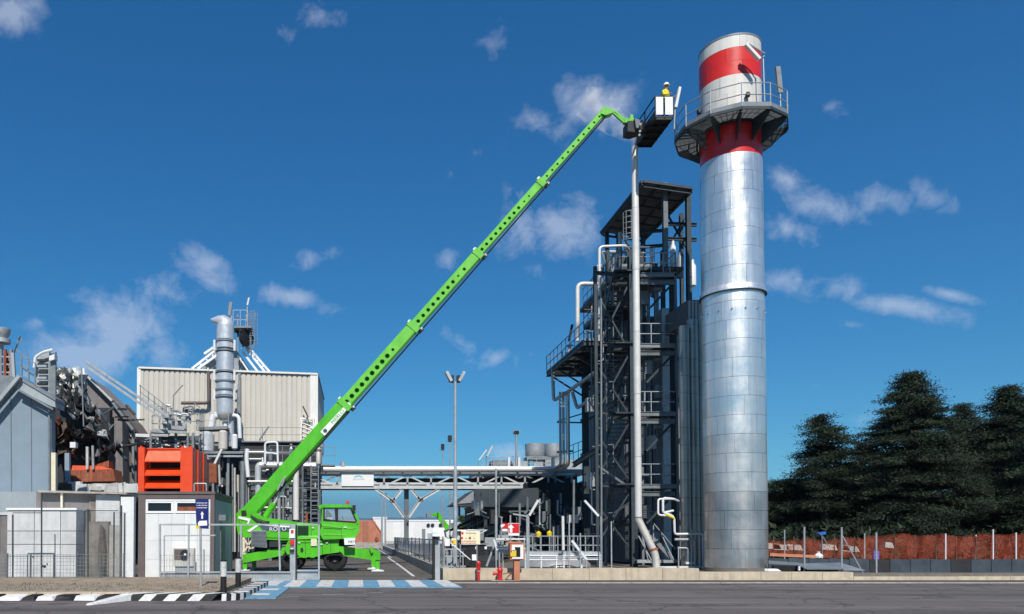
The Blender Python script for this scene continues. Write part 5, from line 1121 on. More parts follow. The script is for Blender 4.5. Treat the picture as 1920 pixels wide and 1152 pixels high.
for (a_,b_) in ((284,327),(338,380)):
    p=P(a_,0,KY2).x;q=P(b_,0,KY2).x; fr=part('window',MB().box(p-.08,p,KY2,KY2+.1,zw-.58,zw-.1).box(q,q+.08,KY2,KY2+.1,zw-.58,zw-.1).box(p,q,KY2,KY2+.1,zw-.58,zw-.5).box(p,q,KY2,KY2+.1,zw-.16,zw-.1),'signw',kc)
    part('pane',MB().box(p,q,KY2+.06,KY2+.09,zw-.5,zw-.16),'glass',fr); part('blind',MB().box(p+.02,(p+q)/2 if a_<300 else q-.02,KY2+.045,KY2+.055,zw-.49,zw-.32 if a_>300 else zw-.25),'rust' if a_>300 else 'yellow',fr) if a_>300 else None
for (a_,b_) in ((wx0,P(282,0,KY2).x),(P(329,0,KY2).x,P(336,0,KY2).x),(P(382,0,KY2).x,wx1)): part('wall_panel',MB().box(a_,b_,KY2+.03,KY2+.1,zw-.59,zw-.09),'white',kc)
# right side: shade of the white cabin painted in as blue-grey
ns=6
for i in range(ns): y0=KY2+.2+i*(dp-.4)/ns; part('side_panel',MB().box(x1-.05,x1,y0+.01,y0+(dp-.4)/ns-.01,-.05,zt-.32),'bluegrey',kc)
part('corner_post',MB().box(x1-.15,x1,KY2+dp-.2,KY2+dp,-.05,zt-.1),'brown',kc); part('top_rail',MB().box(x1-.1,x1,KY2+.2,KY2+dp-.2,zt-.30,zt-.1),'brown',kc)
part('side_door',MB().box(x1,x1+.03,KY2+1.4,KY2+2.4,.0,2.1),'steell',kc); part('side_unit',MB().box(x1,x1+.3,KY2+1.0,KY2+1.7,2.35,2.6),'galvd',kc)
ac=part('air_conditioner',MB().box(P(335,0,KY2).x,P(372,0,KY2).x,KY2-.35,KY2,P(0,1062,KY2).z,P(0,1028,KY2).z),'tank',kc)
part('fan_grille',MB().tube(P(347,1040,KY2-.42),P(347,1040,KY2-.34),.2,n=20),'black',ac); part('fan_hub',MB().tube(P(347,1040,KY2-.45),P(347,1040,KY2-.41),.05,n=10),'whmetal',ac)
part('unit_front',MB().box(P(337,0,KY2).x,P(359,0,KY2).x,KY2-.37,KY2-.35,P(0,1049,KY2).z,P(0,1030,KY2).z),'brown',ac)
part('unit_box',MB().box(P(338,0,KY2).x,P(374,0,KY2).x,KY2-.3,KY2,P(0,1074,KY2).z,P(0,1054,KY2).z),'bluegrey',kc)
part('downpipe',MB().bar(P(382,1030,KY2-.05),P(382,1085,KY2-.05),.07),'bluegrey',kc)
# ================================================================ ORANGE LOUVRE HOUSING
OY=33.0
ob=thing('louvre_housing','bright orange steel air intake with three sloped louvres standing on the cabin roof','air intake',(P(310,922,OY).x,OY,zt))
a0,a1=P(259,880,OY).x,P(361,880,OY).x; z0,z1=zt+.01,P(300,839,OY).z; od=3.2
part('side_wall',MB().box(a0,a0+.26,OY,OY+od,z0,z1),'orange',ob); part('side_wall',MB().box(a1-.52,a1,OY,OY+od,z0,z1+.0),'orange',ob)
part('back_box',MB().box(a0+.26,a1-.52,OY+.9,OY+od,z0,z1-.05),'black',ob); part('cap',MB().box(a0+.3,a1-.55,OY+.3,OY+od,z1-.06,z1),'orange',ob)
part('sill',MB().box(a0+.26,a1-.52,OY+.02,OY+.5,z0,z0+.05),'orangel',ob)
H=z1-z0
for k,(f0,f1) in enumerate(((1.0,.70),(.56,.40),(.28,.12))):
    ztop_,zbot=z0+H*f0,z0+H*f1; i0=.06 if k==0 else .0
    p=[V((a0+.27+i0,OY+.42,ztop_)),V((a1-.53-i0,OY+.42,ztop_)),V((a1-.53,OY+.0,zbot)),V((a0+.27,OY+.0,zbot))]
    part('louvre',MB().prism(p,(0,.05,-.03)),'orangel' if k==0 else 'orange',ob)
    part('louvre_lip',MB().box(a0+.27,a1-.53,OY-.005,OY+.06,zbot-.05,zbot-.01),'orange',ob)
for x in (a0+.1,a1-.45,a1-.1): part('lifting_lug',MB().tube((x,OY+.1,z1),(x,OY+.1,z1+.06),.06,n=8),'orange',ob)
part('stiffener',MB().box(a1,a1+.04,OY+1.0,OY+1.1,z0,z1).box(a1,a1+.04,OY+2.2,OY+2.3,z0,z1),'orange',ob)
part('roof_hoop',MB().path([P(364,921,33),P(364,907,33),P(387,907,33),P(387,921,33)],.03,n=8),'galv',kc)
# ================================================================ LEFT BLUE BUILDING
LY=36.0
lb=thing('blue_building','pale blue rendered building with a sloping grey roof edge at the far left','building',(P(20,1060,LY).x,LY,0))
part('wall',MB().prism([P(-260,925,LY),P(96,925,LY),P(96,758,LY),P(30,724,LY),P(-40,806,LY),P(-260,1060,LY)][:5]+[P(-260,806,LY)],(0,.5,0)),'bluew',lb)
part('corner_strip',MB().prism([P(96,849,LY-.02),P(104,849,LY-.02),P(104,921,LY-.02),P(96,921,LY-.02)],(0,.25,0)),'cream',lb)
part('roof_edge',MB().prism([P(36,712,LY-.35),P(103,752,LY-.35),P(104,764,LY-.35),P(96,762,LY-.35),P(30,728,LY-.35)],(0,1.1,0)),'bluegrey',lb)
part('roof_sheet',MB().prism([P(36,706,LY-.4),P(104,746,LY-.4),P(104,752,LY-.4),P(36,712,LY-.4)],(0,1.2,0)),'galvd',lb)
part('roof_beam',MB().bar(P(38,706,LY-.5),P(-40,800,LY-.5),.3,.16),'galv',lb); part('roof_beam',MB().bar(P(33,716,LY-.45),P(-45,812,LY-.45),.12,.1),'galvd',lb)
part('roof_sheet',MB().prism([P(34,716,LY-.2),P(-50,812,LY-.2),P(-50,700,LY-.2),P(20,705,LY-.2)],(0,5,0)),'galvd',lb)
part('lower_wall',MB().prism([P(-260,922,LY-1.2),P(76,922,LY-1.2),P(76,966,LY-1.2),P(-260,966,LY-1.2)],(0,1.1,0)),'bluegrey',lb)
for x in (20,58): part('cable',MB().tube(P(x,745,LY-.03),P(x+1,920,LY-.03),.018,n=6),'galvd',lb)
part('gutter',MB().bar(P(36,732,LY-.4),P(100,768,LY-.4),.09,.09),'galvd',lb); part('downpipe',MB().tube(P(92,768,LY-.08),P(92,920,LY-.08),.05,n=8),'galvd',lb)
# rooftop items
lt=thing('rooftop_stair_tower','rusty white framed stair tower with a drum on top at the far left edge','tower',(P(6,700,38).x,38,8))
QY=38
for x in (-14,2,10,21): part('tower_post',MB().bar(P(x,716,QY),P(x,655,QY),.12),'galvd' if x!=10 else 'rust',lt)
for y in (668,682,697,713): part('tower_rail',MB().bar(P(-20,y,QY),P(22,y+2,QY),.07,.07),'galv',lt)
part('rusty_panel',MB().prism([P(10,658,QY+.2),P(20,664,QY+.2),P(22,712,QY+.2),P(10,712,QY+.2)],(0,.3,0)),'rust',lt)
part('drum',MB().lathe(P(3,655,QY+.5),[(.1,0),(.1,.25),(.42,.3),(.42,.5),(.25,.55),(.4,.75),(.42,1.0),(.3,1.05),(0,1.1)],16),'galv',lt)
part('foot_beam',MB().bar(P(-20,716,QY-.2),P(20,716,QY-.2),.14,.12),'signw',lt)
an=thing('bent_antenna','thin bent roof antenna with twisted arms on the blue building','antenna',(P(30,712,37).x,37,8))
part('mast',MB().bar(P(27,712,37),P(24,662,37),.14),'bluegrey',an)
for a_,b_ in (((24,668),(38,631)),((38,631),(42,640)),((26,664),(33,645)),((30,655),(46,668)),((33,640),(39,632))): part('arm',MB().bar(P(*a_,37),P(*b_,37),.05),'galvd',an)
cw=thing('roof_cowl','grey curved ventilation cowl standing on the sloping roof edge','cowl',(P(80,740,37.5).x,37.5,8))
part('casing',MB().prism([P(66,735,37.5),P(65,675,37.5),P(72,664,37.5),P(92,660,37.5),P(92,745,37.5)],(0,.4,0)),'galv',cw)
part('hood',MB().path([P(64,690,37.2),P(66,670,37.2),P(80,661,37.2),P(99,656,37.2)],.07),'whmetal',cw)
for k in range(5): part('slat',MB().bar(P(70,676+k*11,37.3),P(88,676+k*11,37.3),.12,.1),'bluegrey' if k%2 else 'dark',cw)
part('side_vent',MB().prism([P(92,745,37.4),P(92,668,37.4),P(104,660,37.4),P(104,750,37.4)],(0,.15,0)),'galvd',cw)
part('cap_box',MB().prism([P(92,668,37.2),P(102,664,37.2),P(102,674,37.2),P(92,677,37.2)],(0,.4,0)),'whmetal',cw)
rf=thing('roof_railing','thin grey railing with glassy panels along the sloping roof edge','railing',(P(50,715,36).x,36,8))
rail(rf,[P(40,705,36),P(66,722,36)],1.0,.5,.025,'galvd',toe=False); part('clear_panel',MB().prism([P(41,703,36.1),P(41,684,36.1),P(64,700,36.1),P(64,718,36.1)],(0,.01,0)),'clear',rf)
# ================================================================ RUINED HALL
UY=46.0
rh=thing('ruined_hall','dark half collapsed hall with a grey gable wall and torn roof sheets','building',(P(170,930,UY).x,UY,0))
part('gable_wall',MB().prism([P(100,700,UY+4),P(158,702,UY+4),P(212,757,UY+4),P(229,785,UY+4),P(231,930,UY+4),P(100,930,UY+4)],(0,5,0)),'render',rh)
part('gable_coping',MB().bar(P(156,697,UY+3.8),P(212,753,UY+3.8),.5,.14),'sheetw',rh); part('gable_coping',MB().bar(P(208,750,UY+3.8),P(250,806,UY+3.8),.3,.14),'galvd',rh)
part('side_building',MB().prism([P(212,758,UY+5.5),P(236,782,UY+5.5),P(256,812,UY+5.5),P(256,940,UY+5.5),P(212,940,UY+5.5)],(0,4,0)),'brown',rh)
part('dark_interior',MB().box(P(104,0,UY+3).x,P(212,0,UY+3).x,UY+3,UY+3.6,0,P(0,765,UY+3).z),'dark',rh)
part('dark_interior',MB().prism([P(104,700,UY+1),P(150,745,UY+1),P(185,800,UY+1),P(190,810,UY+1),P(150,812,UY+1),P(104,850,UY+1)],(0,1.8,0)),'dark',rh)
r3=random.Random(11)
def sheet(x0,y0,x1,y1,hh,m,Y,nm='torn_sheet',amp=.25,nx=10,ny=4):
    vs=[];mb=MB()
    for j in range(ny+1):
        for i in range(nx+1):
            t=i/nx; p=P(x0+(x1-x0)*t,y0+(y1-y0)*t+hh*j/ny,Y+j*.35); vs.append(p+V((r3.uniform(-amp,amp)*.4,r3.uniform(-amp,amp)*1.6,r3.uniform(-amp,amp))))
    f=[(j*(nx+1)+i,j*(nx+1)+i+1,(j+1)*(nx+1)+i+1,(j+1)*(nx+1)+i) for j in range(ny) for i in range(nx)]
    return part(nm,mb.add(vs,f),m,rh)
for (x0,y0,x1,y1,hh,m,Y) in ((104,700,158,700,28,'sheetw',UY+.4),(104,735,166,742,24,'dark',UY),(128,752,178,790,14,'sheetw',UY-.3),(150,810,216,842,10,'dark',UY-.8),(160,778,186,800,6,'sheetw',UY-1),(182,846,230,828,10,'galvd',UY-1),(100,832,142,842,14,'debris',UY-.5),(186,858,206,845,22,'bluedk',UY-.6)):
    sheet(x0,y0,x1,y1,hh,m,Y)
for i in range(14): x=r3.uniform(104,156); part('roof_slat',MB().bar(P(x,690+r3.uniform(-4,12),UY),P(x+r3.uniform(-3,3),722+r3.uniform(-4,18),UY+r3.uniform(-.5,.5)),.2,.05),r3.choice(['sheetw','sheetw','whmetal','galvd','cream']),rh)
for i in range(18):
    x=r3.uniform(104,240);y=r3.uniform(760,900); l=r3.uniform(8,34); a_=r3.uniform(-1.2,1.2)
    part('bent_beam',MB().bar(P(x,y,UY+r3.uniform(-1,2)),P(x+l*math.cos(a_),y+l*math.sin(a_),UY+r3.uniform(-1,2)),r3.uniform(.05,.16)),r3.choice(['debris','dark','rust','sheetw','steel','debris','galvd','black']),rh)
for (x0,y0,x1,y1,hh,m,Y) in ((98,838,122,818,14,'debris',UY-1.5),(104,822,132,800,16,'debris',UY-1.3),(112,806,134,786,18,'debris',UY-1.2),(104,846,138,846,10,'debris',UY-1.4),(100,792,116,790,20,'rust',UY-1),(136,800,150,812,18,'dark',UY-1.2)): sheet(x0,y0,x1,y1,hh,m,Y,'torn_lining',.42,8,5)
for (x0,y0,x1,y1,hh,m,Y) in ((102,684,128,706,16,'sheetw',UY-.4),(124,700,160,706,22,'sheetw',UY-.5),(140,712,166,728,20,'galvd',UY-.6),(104,708,130,716,20,'galvd',UY-.5),(150,730,176,764,14,'sheetw',UY-.7),(170,764,206,790,9,'galvd',UY-.8),(106,722,128,740,26,'sheetw',UY-.5),(128,716,150,736,24,'galv',UY-.6),(166,800,200,812,5,'sheetw',UY-1)): sheet(x0,y0,x1,y1,hh,m,Y,'torn_sheet',.38,9,4)
part('steel_post',MB().bar(P(153,690,UY-1),P(157,800,UY-1),.06),'galvd',rh); part('steel_post',MB().bar(P(127,850,UY-1.6),P(127,918,UY-1.6),.26),'bluew',rh)
part('dark_bay',MB().box(P(104,0,UY-1).x,P(128,0,UY-1).x,UY-1,UY-.5,P(0,918,UY).z,P(0,845,UY).z),'dark',rh); part('floor_slab',MB().box(P(92,0,UY).x,P(262,0,UY).x,UY-2.2,UY+3,P(0,926,UY).z-.2,P(0,920,UY).z),'conc2',rh)
rt=thing('rusty_tank','long dark red flat tank with a faded pink top inside the ruined hall','tank',(P(175,905,UY-1.5).x,UY-1.5,P(0,905,UY-1.5).z))
part('tank_body',MB().prism([P(133,882,UY-1.5),P(212,880,UY-1.5),P(216,902,UY-1.5),P(134,904,UY-1.5)],(0,1.6,0)),'rust',rt); part('tank_top',MB().prism([P(136,873,UY-1.4),P(186,874,UY-1.4),P(210,879,UY-1.4),P(210,882,UY-1.4),P(134,882,UY-1.4)],(0,1.4,0)),'orangel',rt)
part('pump',MB().bar(P(164,880,UY-1.6),P(164,838,UY-1.6),.14),'sheetw',rt); part('pump',MB().bar(P(175,880,UY-1.6),P(174,836,UY-1.6),.12),'galv',rt); part('pump_head',MB().box(P(160,0,UY).x,P(170,0,UY).x,UY-1.8,UY-1.4,P(0,846,UY).z,P(0,836,UY).z),'whmetal',rt)
part('brown_box',MB().prism([P(178,872,UY-1),P(204,864,UY-1),P(204,876,UY-1),P(178,878,UY-1)],(0,1,0)),'rust',rt)
rb=thing('rubble_row','row of pale broken rubble lying along the top of the low wall','rubble',(P(170,915,UY-2).x,UY-2,P(0,920,UY-2).z))
for i in range(34):
    x=104+i*4.4; c=P(x,917+r3.uniform(-3,1),UY-2.2+r3.uniform(-.3,.2)); w=r3.uniform(.15,.5); h=r3.uniform(.1,.35); a_=[V((r3.uniform(-.05,.05),0,r3.uniform(-.05,.08))) for _ in range(4)]
    part('rubble_stone',MB().prism([c+V((-w,0,-h))+a_[0],c+V((w,0,-h))+a_[1],c+V((w*.7,0,h))+a_[2],c+V((-w*.8,0,h*.8))+a_[3]],(0,.4,0)),r3.choice(['conc2','sheetw','blockw','debris','rust'] if i<12 else ['conc2','sheetw','blockw','blockw']),rb)
# ================================================================ LOW WALLS AND BLOCKS ALONG THE PAVEMENT
MY=30.6
lw=thing('grey_boundary_wall','weathered grey and brown boundary wall between the white block and the cabin','wall',(P(200,1090,MY+1).x,MY+1,0))
def lwp(x0,x1,y0,y1,m,Y=MY+1,nm='wall_panel',t=.3): return part(nm,MB().box(P(x0,0,Y).x,P(x1,0,Y).x,Y,Y+t,max(-.05,P(0,y1,Y).z),P(0,y0,Y).z),m,lw)
lwp(78,176,922,1100,'render',MY+1.4); lwp(176,188,924,1100,'weath',MY+1.35); lwp(188,232,928,1100,'blockw',MY+1.3); lwp(234,258,932,1100,'white',MY+1.1)
lwp(152,172,955,1100,'weath',MY+.9); lwp(172,212,978,1100,'weath',MY+.8); lwp(212,232,985,1100,'conc2',MY+.9)
part('weathered_post',MB().prism([P(187,985,MY+.5),P(193,992,MY+.5),P(197,1040,MY+.5),P(195,1096,MY+.5),P(186,1096,MY+.5),P(184,1030,MY+.5)],(0,.25,0)),'debris',lw)
part('wall_ledge',MB().bar(P(76,922,MY+1.3),P(240,926,MY+1.3),.5,.08),'conc2',lw); part('pale_post',MB().bar(P(116,925,MY+1.2),P(116,952,MY+1.2),.08),'cream',lw)
lg=thing('grey_panel_wall','streaked grey panel wall left of the white concrete block','wall',(P(-40,1090,MY).x,MY,0))
for k in range(9):
    x=26-k*13; part('panel',MB().box(P(x-12.6,0,MY).x,P(x,0,MY).x,MY,MY+.2,-.05,P(0,964,MY).z),'weath' if k%2 else 'render',lg)
part('coping',MB().box(P(-92,0,MY).x,P(27,0,MY).x,MY-.04,MY+.24,P(0,966,MY).z,P(0,961,MY).z),'blockw',lg)
wb=thing('white_block','large chipped whitewashed concrete block behind the mesh fence','concrete block',(P(92,1092,MY).x,MY,0))
cols=[28,78,126,155]; rows=[957,996,1021,1043,1093]
for i in range(3):
    for j in range(4):
        b_=.012; part('block',MB().box(P(cols[i],0,MY).x+b_,P(cols[i+1],0,MY).x-b_,MY-.15+r3.uniform(0,.02),MY+1.4,max(-.05,P(0,rows[j+1],MY).z)+b_,P(0,rows[j],MY).z-b_),'blockw',wb)
part('core',MB().box(P(29,0,MY).x,P(154,0,MY).x,MY-.05,MY+1.3,0,P(0,959,MY).z),'conc2',wb)
part('coping',MB().box(P(27,0,MY).x,P(156,0,MY).x,MY-.2,MY+1.45,P(0,957,MY).z,P(0,953,MY).z),'signw',wb)
for (x,y,w,h) in ((82,1062,9,6),(88,1058,3,4),(112,1086,12,6),(62,1045,4,3)): part('chipped_hole',MB().prism([P(x-w/2,y-h/2,MY-.16),P(x+w/2,y-h/2+1,MY-.16),P(x+w*.35,y+h/2,MY-.16),P(x-w*.2,y+h/2-1,MY-.16)],(0,.05,0)),'black',wb)
# rubble at foot
fr_=thing('pavement_rubble','scattered small stones and dirt along the foot of the white block','rubble',(P(60,1095,29.8).x,29.8,.14)); mb=MB()
for i in range(90):
    c=G(r3.uniform(-20,240),1094+6*r3.random()**2,.15); w=.015+.06*r3.random()**2; mb.lathe(c,[(w,-.02),(w*.8,w*.5),(0,w*.8)],5,sm=False)
part('stones',mb,'weath',fr_,kind='stuff')
# ================================================================ MESH FENCES AND GATES ON THE LEFT
fy=28.6
mf=thing('mesh_fence','low welded wire mesh fence running along the left pavement','fence',(P(120,1096,fy).x,fy,.14))
x0,x1=P(-60,0,fy).x,P(240,0,fy).x; zt_,zb_=P(0,1040,fy).z,.16
posts=np.linspace(x0,x1,8)
for a_,b_ in zip(posts[:-1],posts[1:]):
    w_=MB(); n=int((b_-a_)/.11)
    for i in range(n+1): x=a_+(b_-a_)*i/n; w_.bar((x,fy,zb_),(x,fy,zt_),.008)
    for k in range(7): z=zb_+.03+(zt_-zb_-.03)*k/6; w_.bar((a_,fy,z),(b_,fy,z),.012)
    part('wire_panel',w_,'galvd',mf,kind='stuff')
for x in posts: part('post',MB().bar((x,fy+.03,.1),(x,fy+.03,zt_+.05),.05),'steell',mf)
# taller wire fence behind
fy2=29.0; tf=thing('tall_wire_fence','tall thin dark posts with fine wire strung in front of the boundary wall','fence',(P(130,1090,fy2).x,fy2,.14))
for x,y0 in ((24,965),(78,925),(158,960),(165,958),(214,960),(228,948),(234,962)): part('post',MB().bar(P(x,y0,fy2),P(x-1 if x>200 else x,1094,fy2),.045),'steel',tf)
for (xa,xb,y) in ((158,222,958),(24,78,962)): part('top_rail',MB().bar(P(xa,y,fy2),P(xb,y,fy2),.03),'steel',tf)
w_=MB()
for i in range(74): x=156+i*1.1; w_.bar(P(x,960,fy2),P(x,1094,fy2),.004)
for k in range(16): w_.bar(P(156,962+k*8.5,fy2),P(238,962+k*8.5,fy2),.004)
part('wire_panel',w_,'galvd',tf,kind='stuff')
# sliding gate in front of the cabin
gy_=28.9
sg=thing('left_gate','wide galvanised frame gate with mesh infill in front of the white panelled cabin','gate',(P(440,1090,gy_).x,gy_,0))
def gb_(x0,y0,x1,y1,w,h=None,m='galv',nm='frame_bar',Y=gy_): return part(nm,MB().bar(P(x0,y0,Y),P(x1,y1,Y),w,h or w),m,sg)
gb_(299,984,545,984,.06); gb_(300,984,300,1090,.06,nm='upright'); gb_(354,985,353,1092,.06,nm='upright'); gb_(452,984,452,1045,.07,nm='upright'); gb_(523,984,525,1070,.06,nm='upright'); gb_(308,1005,404,1004,.05); gb_(308,1005,308,1088,.04,nm='upright'); gb_(300,1073,545,1073,.05); gb_(300,1089,545,1089,.08)
w_=MB()
for i in range(46): x=302+i*5.35; w_.bar(P(x,1074 if x>400 else 1040,gy_),P(x,1089,gy_),.008)
for k in range(5): w_.bar(P(300,1042+k*10,gy_),P(400,1042+k*10,gy_),.008)
part('wire_infill',w_,'galvd',sg,kind='stuff')
part('kick_plate',MB().prism([P(302,1075,gy_+.04),P(545,1075,gy_+.04),P(545,1088,gy_+.04),P(302,1088,gy_+.04)],(0,.01,0)),'galv',sg)
g2=thing('right_gate_leaf','open galvanised gate leaf with a low sheet base right of the tall grey gate post','gate',(P(575,1088,29.1).x,29.1,0))
for a_,b_ in (((556,983),(598,984)),((598,984),(598,1087)),((556,1070),(598,1070)),((556,1086),(598,1086))): part('frame_bar',MB().bar(P(*a_,29.1),P(*b_,29.1),.06),'galv',g2)
part('base_sheet',MB().prism([P(557,1071,29.15),P(596,1071,29.15),P(596,1085,29.15),P(557,1085,29.15)],(0,.01,0)),'galv',g2)
gpst=thing('gate_post','tall grey square gate post with small red and white notices','gate post',(P(551,1089,29).x,29,0))
part('post',MB().box(P(546,0,29).x,P(556,0,29).x,29,29.2,-.02,P(0,983,29).z),'galv',gpst); part('post_back',MB().box(P(556.2,0,29).x,P(558.5,0,29).x,29.05,29.25,-.02,P(0,985,29).z),'black',gpst)
part('notice',MB().box(P(545,0,29).x,P(555,0,29).x,28.94,28.99,P(0,1009,29).z,P(0,992,29).z),'signw',gpst); part('notice_mark',MB().box(P(548,0,29).x,P(553,0,29).x,28.92,28.935,P(0,1000,29).z,P(0,994,29).z),'signr',gpst)
part('notice',MB().box(P(546,0,29).x,P(554,0,29).x,28.94,28.99,P(0,1022,29).z,P(0,1013,29).z),'signr',gpst); part('lock_box',MB().box(P(546,0,29).x,P(554,0,29).x,28.92,28.99,P(0,1036,29).z,P(0,1027,29).z),'black',gpst); part('lock_cover',MB().box(P(547,0,29).x,P(553,0,29).x,28.9,28.915,P(0,1030,29).z,P(0,1028,29).z),'whmetal',gpst)
g3=thing('right_gate_post','grey gate post with a black side and white plate at the low wall corner','gate post',(P(817,1086,29.2).x,29.2,0))
part('post',MB().box(P(813,0,29.2).x,P(822,0,29.2).x,29.2,29.45,-.02,P(0,1006,29.2).z),'galv',g3); part('post_side',MB().box(P(809,0,29.2).x,P(812.8,0,29.2).x,29.15,29.5,-.02,P(0,1006,29.2).z),'black',g3)
part('plate',MB().box(P(808,0,29.2).x,P(828,0,29.2).x,29.05,29.1,P(0,1006,29.2).z,P(0,990,29.2).z),'signw',g3); scribble(g3,811,824,999,2.4,29.03,'cyan',7,4); part('notch',MB().box(P(813,0,29.2).x,P(819,0,29.2).x,29.16,29.195,P(0,1020,29.2).z,P(0,1008,29.2).z),'steel',g3)
for x,y in ((802,983),(812,986),(840,981)): part('sensor',MB().box(P(x-1.5,0,29.2).x,P(x+1.5,0,29.2).x,29.1,29.2,P(0,y+3,29.2).z,P(0,y,29.2).z),'black',g3) if False else None
# blue direction sign
by_=24.0
bs=thing('blue_sign','navy blue direction sign with a white arrow and lorry pictogram on a grey post','sign',(P(376,1111,by_).x,by_,0))
part('post',MB().tube(P(376,985,by_+.06),V((P(376,1111,by_).x,by_+.06,0.1)),.035,n=10),'galv',bs)
part('sign_plate',MB().prism([P(366,935.5,by_),P(391,936.5,by_),P(391,992,by_),P(379,991.5,by_),P(368,982,by_)],(0,.03,0)),'navy',bs)
for i,(y,n) in enumerate(((943.5,8),(948,9),(952.5,10))): scribble(bs,368.5,389,y,2.8,by_-.01,'signw',n,5+i)
part('arrow',MB().prism([P(x,y,by_-.012) for x,y in ((379,959),(382.5,965),(380.6,965),(380.6,973),(377.6,973),(377.6,965),(375.8,965))],(0,.01,0)),'signw',bs)
part('lorry_mark',MB().prism([P(x,y,by_-.012) for x,y in ((371,981),(374,977),(388,976.5),(388.5,985.5),(372,986.5))],(0,.01,0)),'signw',bs)
part('yellow_tag',MB().prism([P(367,984,by_+.04),P(371,984,by_+.04),P(374,992,by_+.04),P(367,992,by_+.04)],(0,.01,0)),'yellow',bs)
# bollards
def bollard(x,y,lab,zb0=.14,top=1050):
    p=G(x,y,zb0); t=P(x,top,p.y).z; b=thing('bollard',lab,'bollard',p,group='black and white bollards by the crossing'); m_=zb0+(t-zb0)*.49
    part('black_sleeve',MB().tube(p,(p.x,p.y,m_),.085,n=18),'kerbb',b); part('white_sleeve',MB().tube((p.x,p.y,m_),(p.x,p.y,t-.05),.088,n=18),'paintw',b); part('cap',MB().tube((p.x,p.y,t-.05),(p.x,p.y,t),.08,n=18),'kerbb',b)
bollard(419,1111,'nearer black and white bollard, standing beside the striped kerb, left of the other'); bollard(446.5,1101,'farther black and white bollard, right of its twin and close to the crossing',.14,1045)
# ================================================================ FLOODLIGHT MASTS
def mast(x,ytop,Y,lab,r=.07,heads=((-16,-6),(16,-6)),base=None,hw=.16):
    t=P(x,ytop,Y); zb=base if base is not None else 0; m=thing('floodlight_mast',lab,'lamp post',(P(x,1000,Y).x,Y,zb),group='lamp masts of the works'); b=V((P(x,1000,Y).x,Y,zb))
    part('pole',MB().tube(b,b.lerp(t,.55),r,n=12).tube(b.lerp(t,.55),t,r*.72,n=12),'galv',m)
    if heads:
        part('crossarm',MB().bar(P(x+heads[0][0]*.5,ytop,Y),P(x+heads[-1][0]*.5+.1,ytop,Y),.06),'galvd',m)
        for dx,dy in heads:
            a_=P(x+dx*.45,ytop-1,Y); b_=P(x+dx*1.05,ytop+dy*2.4,Y); part('lamp_head',MB().bar(a_,b_,hw*2,.12),'galv',m); part('lamp_gear',MB().box(a_.x-.1,a_.x+.1,Y-.12,Y+.12,a_.z,a_.z+.25),'black',m)
    return m
mast(853.5,717,32.5,'tallest lamp mast with two tilted heads like a V, rising above the bridge',.085,heads=((-16,-8),(16,-8)))
def mast1(x,y,Y,lab,w,h):
    m=mast(x,y,Y,lab,.08,heads=()); c=P(x,y,Y); part('lamp_head',MB().box(c.x-w*S(Y)/2,c.x+w*S(Y)/2,Y-.2,Y+.2,c.z,c.z+h*S(Y)),'black',m); part('crossarm',MB().bar(P(x-6,y+2,Y),P(x+5,y+2,Y),.1),'galvd',m)
mast1(843.5,826,70,'taller of two thin masts with dark boxy lamp heads just left of the big mast',7,9); mast1(830,842,80,'shorter thin mast with a dark boxy lamp head, left of its neighbour above the bridge',6,9)
mast(968,815,64,'mast with a small Y shaped top rising left of the two grey cooling drums',.12,heads=((-6,-3),(6,-3)),hw=.1)
mast(930,879,33.5,'plain grey pole without a lamp, cutting the right part of the pipe bridge',.06,heads=())
for x,Y,lab in ((716,95,'left one of two thin distant poles beneath the bridge'),(722.5,110,'right one of two thin distant poles beneath the bridge')): mast(x,930,Y,lab,.12,heads=((-3,0),(3,0)),hw=.1)
# slanted strip lamps on the bridge roof
sl_=thing('bridge_strip_lamps','pair of slanted strip lamps on thin poles beyond the top of the pipe bridge','lamp',(P(910,875,63).x,63,P(0,878,63).z))
part('pole',MB().bar(P(896,878,63),P(897,866,63),.05).bar(P(912,878,63),P(912,856,63),.06),'galvd',sl_); part('strip_lamp',MB().bar(P(898,863,63),P(912,844,63),.12,.08),'pipew',sl_); part('strip_lamp',MB().bar(P(913,856,63),P(923,836,63),.22,.12),'tank',sl_)
# ================================================================ COOLING DRUMS AND ROOFTOP BEYOND THE BRIDGE
dy_=66
rb2=thing('equipment_roof','grey equipment floor with a railing and boxes beyond the right part of the pipe bridge','building',(P(990,1000,dy_).x,dy_,0))
part('floor',MB().box(P(895,0,dy_).x,P(1090,0,dy_).x,dy_-1,dy_+6,P(0,884,dy_).z-.3,P(0,882,dy_).z),'galvd',rb2); part('base_block',MB().box(P(930,0,dy_).x,P(1088,0,dy_).x,dy_+2,dy_+6,0,P(0,884,dy_).z-.3),'dark',rb2)
part('blue_screen',MB().box(P(1000,0,dy_).x,P(1090,0,dy_).x,dy_+1,dy_+1.2,P(0,882,dy_).z,P(0,860,dy_).z),'galv',rb2); part('box_unit',MB().box(P(920,0,dy_).x,P(948,0,dy_).x,dy_,dy_+2,P(0,882,dy_).z,P(0,863,dy_).z),'galvd',rb2)
part('box_unit',MB().box(P(958,0,dy_).x,P(985,0,dy_).x,dy_+.5,dy_+2,P(0,882,dy_).z,P(0,864,dy_).z),'galv',rb2); rail(rb2,[P(905,881,dy_-.8),P(1040,881,dy_-.8)],1.1,.8,.02,'galv',toe=False)
for x in (954,973,1036): part('pale_post',MB().bar(P(x,881,dy_-.9),P(x,858,dy_-.9),.2),'cream' if x>1000 else 'whmetal',rb2)
